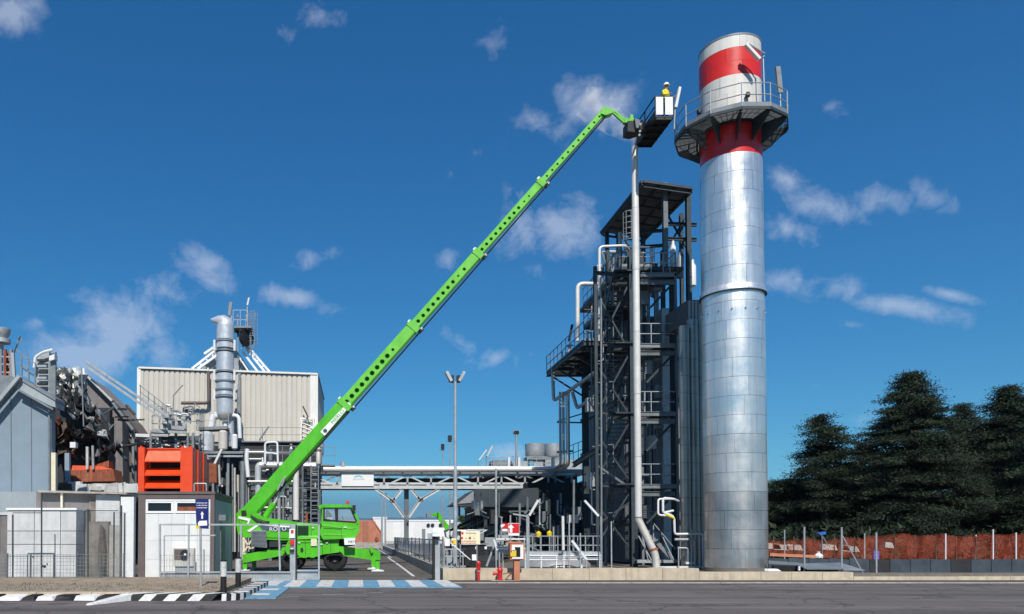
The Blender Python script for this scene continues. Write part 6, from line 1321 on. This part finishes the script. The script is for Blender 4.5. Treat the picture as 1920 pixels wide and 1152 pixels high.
for k,(x0,x1,lab) in enumerate(((985,1021,'left one of two squat round grey cooling drums on the roof'),(1021,1052,'right one of two squat round grey cooling drums, partly behind the vertical pipes'))):
    Y=dy_+1.5+k*1.2; c=P((x0+x1)/2,858,Y); r=(x1-x0)/2*S(Y); h=P(0,833,Y).z-P(0,858,Y).z
    dr=thing('cooling_drum',lab,'cooling fan',c,group='cooling drums on the roof'); part('drum',MB().lathe(c,[(r*.9,0),(r*.97,.1),(r*.99,h*.5),(r,h),(r*.92,h),(r*.9,h*.6)],28),'galv',dr)
    part('fan_guard',MB().lathe(c,[(r*.92,h*.9),(r*.1,h*.9)],20),'dark',dr); part('skid',MB().box(c.x-r,c.x+r,Y-r*.8,Y+r*.8,c.z-.25,c.z-.02),'galvd',dr)
    for s_ in(-1,1): part('leg',MB().bar((c.x+s_*r*.8,Y-.5,c.z-.2),(c.x+s_*r*.8,Y-.5,P(0,882,Y).z),.15),'steel',dr)
# ================================================================ SIGNS, HYDRANTS, CABINET
hs=thing('hazard_board','cream safety board with small red and yellow pictograms beyond the low wall','sign',(P(878,1060,31.5).x,31.5,0)); hy_=31.5
part('board',MB().box(P(861,0,hy_).x,P(896,0,hy_).x,hy_,hy_+.04,P(0,1021,hy_).z,P(0,995.5,hy_).z),'cream',hs)
for x in (863,894): part('post',MB().bar(P(x,1021,hy_+.05),V((P(x,1000,hy_+.05).x,hy_+.05,-.03)),.05),'galvd',hs)
for i,x in enumerate((866,874,881,889)): part('pictogram',MB().tube(P(x,1009,hy_-.012),P(x,1009,hy_),.05,n=3 if i%2 else 12),['signr','yellow','rust','yellow'][i],hs)
part('pictogram',MB().tube(P(867,1000,hy_-.012),P(867,1000,hy_),.05),'signr',hs); scribble(hs,873,893,1000,2.2,hy_-.01,'rust',9,8); scribble(hs,864,893,1015,2.4,hy_-.01,'signr',10,9); scribble(hs,864,893,1018.5,2,hy_-.01,'signr',12,10)
bn=thing('black_skip','black open container with a pale rim and small white stickers behind the low wall','container',(P(888,1062,33.5).x,33.5,0)); ny=33.5
part('body',MB().prism([P(870,1022,ny),P(912,1022,ny),P(910,1046,ny),P(896,1050,ny),P(880,1062,ny),P(872,1062,ny)],(0,1.6,0)),'black',bn); part('rim',MB().bar(P(868,1021,ny-.03),P(916,1020,ny-.03),.08,.06),'galvd',bn)
for x in (889,906): part('sticker',MB().box(P(x-2,0,ny).x,P(x+2,0,ny).x,ny-.03,ny-.01,P(0,1030,ny).z,P(0,1025,ny).z),'signw',bn)
part('lower_tank',MB().lathe(P(905,1072,ny+.4),[(.75,0),(.75,.5),(.5,.7),(0,.75)],18),'dark',bn)
nb=thing('white_notice','small plain white notice hung on the fence in front of the black container','sign',(P(885,1048,31).x,31,.9)); part('plate',MB().box(P(881,0,31).x,P(889,0,31).x,31,31.02,P(0,1051,31).z,P(0,1040,31).z),'signw',nb); part('stay',MB().bar(P(844,1017,31.1),P(882,1050,31.1),.035),'whmetal',nb)
yn=thing('yellow_notice','small white notices, one with a yellow sign, beside the tallest lamp mast','sign',(P(845,1030,32).x,32,1)); part('plate',MB().box(P(843.5,0,32).x,P(852,0,32).x,32,32.02,P(0,1024,32).z,P(0,1010,32).z),'signw',yn); part('plate',MB().box(P(831,0,32).x,P(840,0,32).x,32,32.02,P(0,1024,32).z,P(0,1010,32).z),'signw',yn); part('yellow_sign',MB().box(P(844.5,0,32).x,P(851,0,32).x,31.97,31.99,P(0,1021,32).z,P(0,1012,32).z),'yellow',yn); part('emblem',MB().tube(P(848,1016.5,31.95),P(848,1016.5,31.96),.045),'orange',yn)
for x in (835,848): part('post',MB().bar(P(x,1024,32.05),V((P(x,1030,32.05).x,32.05,-.03)),.035),'galvd',yn)
ctn=thing('turnstile_cage','grey steel cage gate with round bars between the lamp mast and the black container','gate',(P(850,1070,31.8).x,31.8,0)); cy3=31.8
for x in (833,838,846,851,856,862,868): part('upright',MB().bar(P(x,1030,cy3),V((P(x,1030,cy3).x,cy3,-.03)),.04),'galv',ctn)
for y in (1030,1043,1062): part('crossbar',MB().bar(P(831,y,cy3),P(873,y,cy3),.05),'galv',ctn)
part('grey_box',MB().box(P(836,0,33).x,P(850,0,33).x,33,34,-.03,P(0,1045,33).z),'bluegrey',ctn)
# hydrants
hd=thing('fire_hydrant','small red pillar hydrant with side nozzle and hose before the sand coloured wall','fire hydrant',(P(937,1088,29.3).x,29.3,0)); hy2=29.3
b=V((P(937,1000,hy2).x,hy2,0)); part('body',MB().lathe(b,[(.12,0),(.12,.05),(.085,.07),(.085,.34),(.11,.35),(.11,.40),(.10,.45),(.06,.51),(0,.53)],20),'fire',hd)
part('nozzle',MB().tube(b+V((-.08,0,.27)),b+V((-.24,-.02,.27)),.05).tube(b+V((-.22,-.02,.27)),b+V((-.27,-.02,.27)),.07),'fire',hd); part('hose',MB().path([b+V((.1,0,.25)),b+V((.3,0,.3)),b+V((.45,0,.28)),b+V((.25,0,.1)),b+V((.2,0,.05))],.018),'rust',hd); part('hose',MB().path([b+V((.45,.05,.3)),b+V((.2,.05,.04)),b+V((.6,.05,.02))],.018),'black',hd)
part('plinth',MB().box(b.x-.35,b.x+.5,hy2-.2,hy2+.15,-.01,.02),'conc2',hd)
hp=thing('red_post','short dark red standpipe post standing left of the fire hydrant','hydrant post',(P(897,1087,29.3).x,29.3,0)); b=V((P(897,1000,29.3).x,29.3,0)); part('lower_tube',MB().tube(b,b+Z*.36,.055,n=14),'fire',hp); part('upper_tube',MB().lathe(b,[(.075,.38),(.075,.6),(.085,.62),(.085,.68),(.05,.74),(0,.75)],14),'fire',hp); part('collar',MB().tube(b+Z*.36,b+Z*.385,.07),'whmetal',hp)
fc=thing('fire_cabinet','terracotta pillar box with a glazed white front showing a yellow hose','cabinet',(P(963.5,1088,29.2).x,29.2,0)); fy3=29.2
part('pillar',MB().box(P(958.5,0,fy3).x,P(969,0,fy3).x,fy3,fy3+.22,-.02,P(0,1050,fy3).z),'terra',fc); part('box',MB().box(P(950.5,0,fy3).x,P(977,0,fy3).x,fy3-.05,fy3+.3,P(0,1050,fy3).z,P(0,1019,fy3).z),'terra',fc)
part('roof',MB().prism([P(951,1019,fy3-.07),P(978,1019,fy3-.07),P(975,1016,fy3-.07),P(953,1016,fy3-.07)],(0,.4,0)),'terra',fc)
part('white_front',MB().box(P(954,0,fy3).x,P(974.5,0,fy3).x,fy3-.08,fy3-.055,P(0,1048,fy3).z,P(0,1022,fy3).z),'signw',fc); part('window',MB().box(P(956,0,fy3).x,P(969,0,fy3).x,fy3-.1,fy3-.082,P(0,1044,fy3).z,P(0,1026,fy3).z),'glass',fc)
part('hose_reel',MB().prism([P(957,1044,fy3-.105),P(957,1038,fy3-.105),P(962,1034,fy3-.105),P(968,1032,fy3-.105),P(968,1044,fy3-.105)],(0,.004,0)),'yellow',fc); part('label',MB().prism([P(959,1032,fy3-.11),P(960,1026,fy3-.11),P(965,1026,fy3-.11),P(966,1032,fy3-.11)],(0,.005,0)),'signw',fc)
rs=thing('red_arrow_sign','red square sign with a white upward arrow on a pole, white plate beneath','sign',(P(958,1087,29.6).x,29.6,0)); ry=29.65
part('pole',MB().tube(P(957,1016,ry+.05),P(957,966,ry+.05),.03),'galv',rs); part('sign_plate',MB().box(P(948.5,0,ry).x,P(968,0,ry).x,ry,ry+.02,P(0,1000,ry).z,P(0,982,ry).z),'signr',rs); part('lower_plate',MB().box(P(948.5,0,ry).x,P(968,0,ry).x,ry,ry+.02,P(0,1004.6,ry).z,P(0,1000.2,ry).z),'signw',rs)
part('arrow',MB().prism([P(x,y,ry-.012) for x,y in ((958,983),(964,990),(960.5,990),(960.5,999),(955.8,999),(955.8,990),(952,990))],(0,.01,0)),'signw',rs)
part('border',MB().box(P(948,0,ry).x,P(968.5,0,ry).x,ry+.022,ry+.03,P(0,1005,ry).z,P(0,981.3,ry).z),'signw',rs)
r2s=thing('small_red_sign','smaller red and white sign just left of the red arrow sign','sign',(P(942,995,29.8).x,29.8,2)); part('sign_plate',MB().box(P(937,0,29.8).x,P(948,0,29.8).x,29.8,29.82,P(0,992,29.8).z,P(0,981.5,29.8).z),'signr',r2s); part('lower_plate',MB().box(P(937,0,29.8).x,P(948,0,29.8).x,29.8,29.82,P(0,996,29.8).z,P(0,992.2,29.8).z),'signw',r2s)
part('white_mark',MB().prism([P(938.5,985,29.785),P(943,983,29.785),P(947,984,29.785),P(945,987,29.785),P(940,990,29.785)],(0,.01,0)),'signw',r2s)
wr=thing('white_barrier_rail','white metal barrier rail with upright bars around the red signs','railing',(P(950,1060,30.6).x,30.6,0)); wy=30.6
for y in (1011,1029): part('rail',MB().bar(P(930,y,wy),P(985,y,wy),.06),'whmetal',wr)
for x in (930,936,943,983,990): part('upright',MB().bar(P(x,1010,wy),V((P(x,1010,wy).x,wy,-.03)),.045),'galv',wr)
part('stay',MB().bar(P(926,1012,wy),P(932,1032,wy),.07),'whmetal',wr); part('stay',MB().bar(P(927,1022,wy+.4),P(912,1062,wy+.4),.07),'galv',wr); part('tall_post',MB().bar(P(988,965,wy),V((P(988,965,wy).x,wy,-.03)),.06),'galv',wr)
lm2=thing('slanted_lamp_post','thin grey post with a long slanted strip lamp in front of the dark process block','lamp post',(P(992,1060,38).x,38,0)); part('post',MB().bar(P(991,968,38),V((P(991,968,38).x,38,-.03)),.06),'galv',lm2); part('strip_lamp',MB().bar(P(992,967,38),P(1009,938,38),.16,.1),'pipew',lm2); part('arm',MB().bar(P(962,964,38),P(992,969,38),.07),'galv',lm2)
# ================================================================ BACKGROUND BUILDINGS
bb1=thing('brick_house','low terracotta brick gabled building beyond the crane','building',(P(694,1028,105).x,105,0)); BYb=105
prof_=[P(640,1026,BYb),P(716,1026,BYb),P(717,1003,BYb),P(700,976,BYb),P(640,976,BYb)]
part('wall',MB().prism(prof_,(0,12,0)),'terra',bb1)
bw=(P(717,0,BYb).x-P(640,0,BYb).x)/6; 
for i in range(6): 
    x0_=P(640,0,BYb).x+i*bw; t_=P(0,978,BYb).z if i<5 else P(0,1000,BYb).z; part('brick_panel',MB().box(x0_+.05,x0_+bw-.05,BYb-.08,BYb,.1,t_),'brick',bb1)
part('base_strip',MB().box(P(638,0,BYb).x,P(718,0,BYb).x,BYb-.15,BYb,-.05,.8),'conc2',bb1); part('dark_patch',MB().tube(P(706,1011,BYb-.2),P(706,1011,BYb-.09),.3),'rust',bb1); part('roof_edge',MB().bar(P(699,975,BYb),P(718,1003,BYb),.3,.15),'terra',bb1)
def ware(x0,x1,y0,Y,lab,m='white',d=25,nm='warehouse'):
    t=thing(nm,lab,'building',(P((x0+x1)/2,1020,Y).x,Y,0)); a_,b_,z=P(x0,0,Y).x,P(x1,0,Y).x,P(0,y0,Y).z; part('walls',MB().box(a_,b_,Y,Y+d,0,z),m,t); part('parapet',MB().box(a_-.1,b_+.1,Y-.1,Y+d,z,z+.35),'whmetal',t)
    n=max(3,int((x1-x0)/12)); w=(b_-a_)/n
    for i in range(n): part('cladding_bay',MB().box(a_+i*w+.06,a_+(i+1)*w-.06,Y-.06,Y,.2,z-.1),m,t)
    return t,a_,b_,z
ware(699,724,973,150,'tall white warehouse end just right of the brick building'); t,a_,b_,z=ware(724,848,978,170,'long low white warehouse across the end of the access road')
part('door',MB().box(P(789,0,170).x,P(795,0,170).x,169.8,169.94,0,P(0,992,170).z),'galvd',t); part('door',MB().box(P(799,0,170).x,P(812,0,170).x,169.8,169.94,0,P(0,1000,170).z),'bluegrey',t)
for x in (803,811,826): part('vent',MB().tube(P(x,985,169.7),P(x,985,169.93),.4),'black',t)
ware(850,905,983,160,'pale cream low building half hidden behind the hazard board','tanw')
# sky-lit roof gable piece of warehouse to the right
fence_b=thing('yard_fence','distant grey yard fence along the access road beneath the bridge','fence',(P(760,1025,90).x,90,0))
for k in range(16): a1_=P(722+k*3.6,1014,92-k*.0); 
mb=MB()
for k in range(22): q=P(722+k*3.2,1016,92); mb.bar(q,(q.x,92,0),.06)
mb.bar(P(722,1016,92),P(790,1016,92),.08); mb.bar(P(722,1022,92),P(790,1022,92),.05); part('fence_bars',mb,'galvd',fence_b)
# trestle behind the crane counterweight
ts=thing('white_trestle','small cream scissor trestle standing behind the left end of the telehandler','trestle',(P(460,1058,41).x,41,0)); ty=41
for a_,b_ in (((457,1006),(457,1054)),((474,1006),(475,1054)),((457,1010),(474,1036)),((474,1010),(457,1036)),((457,1036),(474,1054)),((474,1036),(458,1054)),((456,1006),(476,1006)),((456,1055),(478,1055))): part('strut',MB().bar(P(*a_,ty),P(*b_,ty),.12,.08),'cream',ts)
# ================================================================ RIGHT SIDE: posts, netting, sheets
def fpost(x,y0,Y,lab,brace=False,m='galv'):
    t=thing('fence_post',lab,'post',(P(x,1060,Y).x,Y,0),group='bare fence posts in front of the orange netting'); part('post',MB().tube(V((P(x,1060,Y).x,Y,-.03)),P(x,y0,Y),.035,n=10),m,t)
    if brace: part('brace',MB().tube(P(x+1,y0+14,Y),P(x+43,1080,Y),.025,n=8),m,t)
    part('cap',MB().tube(P(x,y0,Y),P(x,y0-1,Y),.045),m,t)
fpost(1508,990,31.5,'tall bare fence post nearest the chimney'); fpost(1578,990,31.5,'tall bare fence post with a slanting brace to its right',True); fpost(1643,1000,31.5,'shorter bare fence post right of the braced one')
fpost(1621,1001,44,'thin far post with a purple sheet behind the braced post'); fpost(1471,995,44,'thin far post with a small lamp close to the chimney foot')
fpost(1773,1002,44,'thin pale post in front of the netting, right of the big trunk',m='whmetal'); fpost(1862,994,44,'pale crooked post at the right end of the netting',m='whmetal'); fpost(1905,1000,44,'last pale post at the right picture edge',m='whmetal'); fpost(1830,1004,46,'pale thin post between the two crooked ones',m='whmetal')
pt=solo('purple_sheet',MB().box(P(1620,0,43.8).x,P(1630,0,43.8).x,43.8,43.85,P(0,1049,43.8).z,P(0,1033,43.8).z),'purple','small purple sheet hanging at the foot of the netting','sheet')
m=bpy.data.materials.new('orange_netting'); m.use_nodes=True; t=m.node_tree; b=t.nodes['Principled BSDF']; b.inputs['Roughness'].default_value=.7; b.inputs['Base Color'].default_value=(.24,.036,.010,1)
g_=t.nodes.new('ShaderNodeNewGeometry'); nz=t.nodes.new('ShaderNodeTexNoise'); nz.inputs['Scale'].default_value=1.3; nz.inputs['Detail'].default_value=6; t.links.new(g_.outputs['Position'],nz.inputs['Vector'])
ck=t.nodes.new('ShaderNodeTexVoronoi'); ck.inputs['Scale'].default_value=14; ck.feature='DISTANCE_TO_EDGE'; t.links.new(g_.outputs['Position'],ck.inputs['Vector'])
mr=t.nodes.new('ShaderNodeMapRange'); mr.inputs[1].default_value=.3; mr.inputs[2].default_value=.7; mr.inputs[3].default_value=.5; mr.inputs[4].default_value=.30; t.links.new(nz.outputs[0],mr.inputs[0])
ls=t.nodes.new('ShaderNodeMath'); ls.operation='LESS_THAN'; t.links.new(ck.outputs['Distance'],ls.inputs[0]); 
mr.inputs[3].default_value=.115; mr.inputs[4].default_value=.025; t.links.new(mr.outputs[0],ls.inputs[1]); t.links.new(ls.outputs[0],b.inputs['Alpha']); M['net']=m
nt_=thing('orange_netting','long sagging orange safety netting strung between posts under the dark trees','netting',(P(1680,1050,45).x,45,0))
def net(x0,x1,y0,y1,Y,seed):
    q=random.Random(seed); nx=max(6,int((x1-x0)/6)); ny=6; vs=[]
    for j in range(ny+1):
        for i in range(nx+1):
            t_=i/nx; top=y0+2.6*math.sin(t_*math.pi*((x1-x0)/50))+q.uniform(-.8,.8); y=top+(y1-top)*j/ny; p=P(x0+(x1-x0)*t_,y,Y); vs.append(p+V((0,.15*math.sin(i*1.3+j*.5)+q.uniform(-.06,.06),0)))
    part('netting_panel',MB().add(vs,[(j*(nx+1)+i,j*(nx+1)+i+1,(j+1)*(nx+1)+i+1,(j+1)*(nx+1)+i) for j in range(ny) for i in range(nx)],True),'net',nt_)
for x0_,x1_,y0_,y1_,Y_ in ((1441,1520,1012,1043,44.5),(1518,1622,1010,1047,44.5),(1620,1705,1003,1050,44.5),(1703,1775,1002,1052,44.5),(1773,1863,1003,1052,44.5),(1861,1960,1000,1056,44.2)): net(x0_,x1_,y0_,y1_,Y_,int(x0_)); net(x0_,x1_,y0_+3,y1_-2,Y_+2.5,int(x0_)+1)
for x_,y_ in ((1450,1024),(1465,1026),(1490,1026),(1556,1026),(1587,1027),(1596,1029),(1668,1022)):
    p=P(x_,y_,46); w=rng.uniform(.25,.6); part('light_patch',MB().prism([p+V((-w,0,-.15)),p+V((w,0,-.2)),p+V((w*.7,0,.12)),p+V((-w*.9,0,.18))],(0,.3,0)),'tank',nt_,)
for x_ in range(1450,1960,38): part('net_stake',MB().bar(P(x_,1006,44.6),V((P(x_,1006,44.6).x,44.6,-.03)),.045),'bark',nt_)
dw=thing('dark_tarp_barrier','low dark blue tarpaulin barrier along the foot of the netting','barrier',(P(1700,1075,36.5).x,36.5,0))
for k in range(14):
    xa=1441+k*38; p=P(xa,1049 if k>4 else 1046,36.5);q=P(xa+37,1049+rng.uniform(-1,1),36.5); part('tarp_panel',MB().prism([p,q,V((q.x,36.5,-.03)),V((p.x,36.5,-.03))],(0,.08,0)),'tarp' if k not in(5,9) else 'dark',dw)
cs=thing('corrugated_sheets','pile of grey corrugated roofing sheets lying tilted behind the kerb right of the chimney','roofing sheets',(P(1570,1075,32).x,32,0))
def tsheet(pts,m,n=26):
    a_,b_,c_,d_=[V(p) for p in pts]; vs=[];k=6
    for j in range(k+1):
        for i in range(n*2+1): t_=i/(n*2); p=a_.lerp(b_,t_).lerp(d_.lerp(c_,t_),j/k); vs.append(p+Z*(.035 if i%2 else 0))
    w_=n*2+1; part('corrugated_sheet',MB().add(vs,[(j*w_+i,j*w_+i+1,(j+1)*w_+i+1,(j+1)*w_+i) for j in range(k) for i in range(n*2)]),m,cs)
tsheet([P(1515,1069,30.6),P(1582,1069,30.4),P(1573,1056,33),P(1492,1058,33.4)],'galv'); tsheet([P(1582,1071,30.4),P(1623,1071,31),P(1574,1056,33.5),P(1560,1060,33)],'galv',14); tsheet([P(1441,1058,34),P(1500,1062,33.6),P(1498,1056,35),P(1441,1052,35.5)],'galvd',18)
part('prop',MB().bar(P(1498,1070,31),P(1498,1062,31),.07),'whmetal',cs); part('dark_pit',MB().box(P(1441,0,33).x,P(1560,0,33).x,33.2,33.4,0,P(0,1061,33).z),'black',cs); part('white_slab',MB().prism([P(1441,1071.5,31),P(1466,1071.5,31),P(1458,1067,31.3),P(1441,1067,31.3)],(0,.3,0)),'signw',cs)
part('low_wall',MB().bar(P(1441,1040,42.5),P(1530,1044,42.5),.3,.16),'terra',cs)
bl=thing('blue_tripod_light','small blue lamp head on a slanting stay in front of the trees','lamp',(P(1541,1040,43).x,43,0)); part('head',MB().prism([P(1535,1000,43),P(1549,997,43),P(1549,1002,43),P(1539,1004,43)],(0,.3,0)),'bluebr',bl); part('pole',MB().bar(P(1541,1003,43),V((P(1541,1003,43).x,43,-.03)),.04).bar(P(1541,1004,43),P(1553,1024,43),.04),'galvd',bl)
wo_=thing('white_bag','small crumpled white bag on the ledge below the netting','bag',(P(1535,1043,42.5).x,42.5,.5)); part('bag',MB().lathe(P(1535,1046,42.4),[(.2,0),(.22,.12),(.12,.22),(.06,.26),(.09,.34)],9,sm=True),'signw',wo_)
# ================================================================ TREES (cedars)
def leafmat(name,c1,c2):
    m=bpy.data.materials.new(name); m.use_nodes=True; t=m.node_tree; b=t.nodes['Principled BSDF']; b.inputs['Roughness'].default_value=.75; b.inputs['Specular IOR Level'].default_value=.2
    g=t.nodes.new('ShaderNodeNewGeometry'); n=t.nodes.new('ShaderNodeTexNoise'); n.inputs['Scale'].default_value=.9; n.inputs['Detail'].default_value=5; t.links.new(g.outputs['Position'],n.inputs['Vector'])
    r=t.nodes.new('ShaderNodeValToRGB'); r.color_ramp.elements[0].position=.36; r.color_ramp.elements[0].color=(*c1,1); r.color_ramp.elements[1].position=.68; r.color_ramp.elements[1].color=(*c2,1); t.links.new(n.outputs[0],r.inputs[0]); t.links.new(r.outputs[0],b.inputs['Base Color']); return m
M['cedar']=leafmat('cedar',(.011,.019,.011),(.044,.063,.036)); M['leaf']=leafmat('leaf',(.03,.045,.015),(.07,.09,.03)); M['bush']=leafmat('bush',(.03,.06,.02),(.06,.11,.03))
def cedar(x,ytop,hw,Y,lab,seed,prof=None,leafm='cedar',nb=150,base=.05,lean=0,grp='dark cedars behind the netting'):
    rs=np.random.RandomState(seed); top=P(x,ytop,Y); H=top.z; b0=V((P(x,1040,Y).x,Y,0)); hwm=hw*S(Y)
    t=thing('cedar_tree',lab,'tree',b0,group=grp)
    part('trunk',MB().tube(b0-Z*.1,b0+Z*H*.35,.34*H/12,.24*H/12,n=12).tube(b0+Z*H*.35,b0+Z*H*.95,.24*H/12,.04,n=10),'bark',t)
    prof=prof or [(0,.6),(.12,.92),(.3,1.0),(.5,.84),(.7,.60),(.85,.38),(.95,.17),(1,.03)]
    px=[p[0] for p in prof]; py=[p[1] for p in prof]
    limbs=MB(); C=[];NS=[]
    for k in range(nb):
        f=base+(1-base)*((k+rs.rand())/nb)**.92; L_=np.interp(f,px,py)*hwm*rs.uniform(.66,1.16); a=rs.uniform(0,2*math.pi)
        o=np.array([0,0,f*H]); d=np.array([math.cos(a),math.sin(a),0]); rise=rs.uniform(.02,.22)*(1 if f>.5 else .6); droop=rs.uniform(.12,.30)
        pts=[o+d*L_*s+np.array([0,0,L_*(rise*s-droop*s*s)]) for s in np.linspace(0,1,6)]
        if k%2==0:
            for p,q,r1 in zip(pts[:-1],pts[1:],(.07,.055,.04,.03,.02)): limbs.tube(V(tuple(p))+b0,V(tuple(q))+b0,r1*H/12,n=5,caps=False)
        m=max(3,int(L_*4.0))
        for j in range(m):
            s=.22+.8*(j+rs.rand())/m; c=o+d*L_*s+np.array([0,0,L_*(rise*s-droop*s*s)]); side=np.array([-d[1],d[0],0])*rs.uniform(-.30,.30)*L_*s*.9
            C.append(c+side+np.array([0,0,rs.uniform(-.1,.12)])); NS.append(.30+.32*rs.rand())
    part('limbs',limbs,'bark',t)
    C=np.array(C); NS=np.array(NS); K=72; n=len(C)*K
    cen=np.repeat(C,K,0); sz=np.repeat(NS,K)[:,None]
    off=rs.normal(size=(n,3))*np.array([.76,.76,.19])*sz; pos=cen+off
    ang=rs.uniform(0,2*math.pi,n); el=rs.normal(.25,.45,n); u=np.stack([np.cos(ang)*np.cos(el),np.sin(ang)*np.cos(el),np.sin(el)],1)
    r_=rs.normal(size=(n,3)); v=np.cross(u,r_); v/=np.linalg.norm(v,axis=1)[:,None]+1e-9
    ln=rs.uniform(.09,.20,n)[:,None]; wd=rs.uniform(.025,.05,n)[:,None]
    A=pos-v*wd; B=pos+v*wd; T=pos+u*ln
    vs=np.stack([A,B,T],1).reshape(-1,3).astype(np.float32)
    me=bpy.data.meshes.new('foliage'); me.vertices.add(n*3); me.vertices.foreach_set('co',vs.ravel()); me.loops.add(n*3); me.loops.foreach_set('vertex_index',np.arange(n*3,dtype=np.int32)); me.polygons.add(n); me.polygons.foreach_set('loop_start',np.arange(0,n*3,3,dtype=np.int32)); me.update(calc_edges=True); me.validate()
    me.materials.append(M[leafm]); o=bpy.data.objects.new('foliage',me); COL.objects.link(o); o.parent=t; ORG[o.name]=b0
    return t
cedar(1715,702,128,56,'tallest broad dark cedar in the middle with its trunk showing below',11,nb=250)
cedar(1548,781,82,60,'smaller dark cedar with a loose pointed top nearest the chimney',12,nb=130,prof=[(0,.9),(.15,1.0),(.35,.95),(.5,.8),(.65,.72),(.8,.6),(.92,.38),(1,.12)])
cedar(1900,728,135,58,'wide dark cedar cut by the right edge of the picture',13,nb=230)
cedar(1478,900,74,64,'low rounded dark tree directly right of the chimney foot',14,nb=110,prof=[(0,.8),(.3,1),(.7,.95),(.9,.7),(1,.3)])
cedar(1622,835,110,68,'half hidden dark tree filling the gap between the small and the tallest cedar',15,nb=120)
cedar(1812,760,90,70,'half hidden dark tree behind the gap between the two biggest cedars',16,nb=150)
cedar(1985,760,110,52,'dark cedar mostly outside the frame on the right',17,nb=110)
cedar(1520,905,80,72,'low dark tree in the back row behind the smallest cedar',18,nb=90,prof=[(0,.9),(.3,1),(.7,.95),(.9,.7),(1,.3)])
cedar(1440,930,60,70,'low dark tree in the back row partly hidden by the chimney',19,nb=80,prof=[(0,.9),(.3,1),(.7,.95),(.9,.7),(1,.3)])
cedar(868,968,16,120,'small green tree beside the pale cream building beyond the bridge',21,nb=40,leafm='bush',grp=None,base=.1)
hg=thing('clipped_hedge','low yellowish hedge on top of the cream wall behind the hazard board','hedge',(P(880,1000,60).x,60,0))
rs=np.random.RandomState(5); mb=MB()
for k in range(500):
    c=P(rs.uniform(862,894),rs.uniform(990,1000),60)+V((0,rs.uniform(-.3,.3),0)); d=V(rs.normal(size=3)).normalized()*.2; e=V(rs.normal(size=3)).normalized()*.12; mb.add([c,c+d,c+e],[(0,1,2)])
part('leaves',mb,'leaf',hg,kind='stuff'); part('hedge_wall',MB().box(P(860,0,60.5).x,P(896,0,60.5).x,60.5,60.8,0,P(0,997,60.5).z),'bush',hg)
# undergrowth behind the netting: dark bushes in one mass
mb=MB()
for k in range(9000):
    x=rs.uniform(1436,1990); Y=rs.uniform(50,80); c=V(((x-CX)*Y/F,Y,rs.uniform(0,2.6)*rs.uniform(.4,1))); d=V(rs.normal(size=3)).normalized()*.5; e=V(rs.normal(size=3)).normalized()*.3; mb.add([c,c+d,c+e],[(0,1,2)])
o=solo('undergrowth',mb,'cedar','dark tangled undergrowth beneath the cedars behind the netting','undergrowth',kind='stuff')
# grass tufts along the pavement corner
mb=MB()
for k in range(900):
    x=rs.uniform(-60,455); y=rs.uniform(1096,1108); c=G(x,y,.14); h=rs.uniform(.02,.07); mb.add([c,c+V((.012,0,0)),c+V((rs.normal()*.03,rs.normal()*.03,h))],[(0,1,2)])
solo('dry_grass',mb,'leaf','thin dry weeds scattered over the sandy left pavement','grass',kind='stuff')

# lettering becomes plain mesh
bpy.context.view_layer.update(); dg_=bpy.context.evaluated_depsgraph_get()
for o in [o for o in bpy.data.objects if o.type=='FONT']:
    me=bpy.data.meshes.new_from_object(o.evaluated_get(dg_)); n=bpy.data.objects.new('lettering',me); COL.objects.link(n); n.parent=o.parent; n.location=o.location; n.rotation_euler=o.rotation_euler; n.scale=o.scale; bpy.data.objects.remove(o)
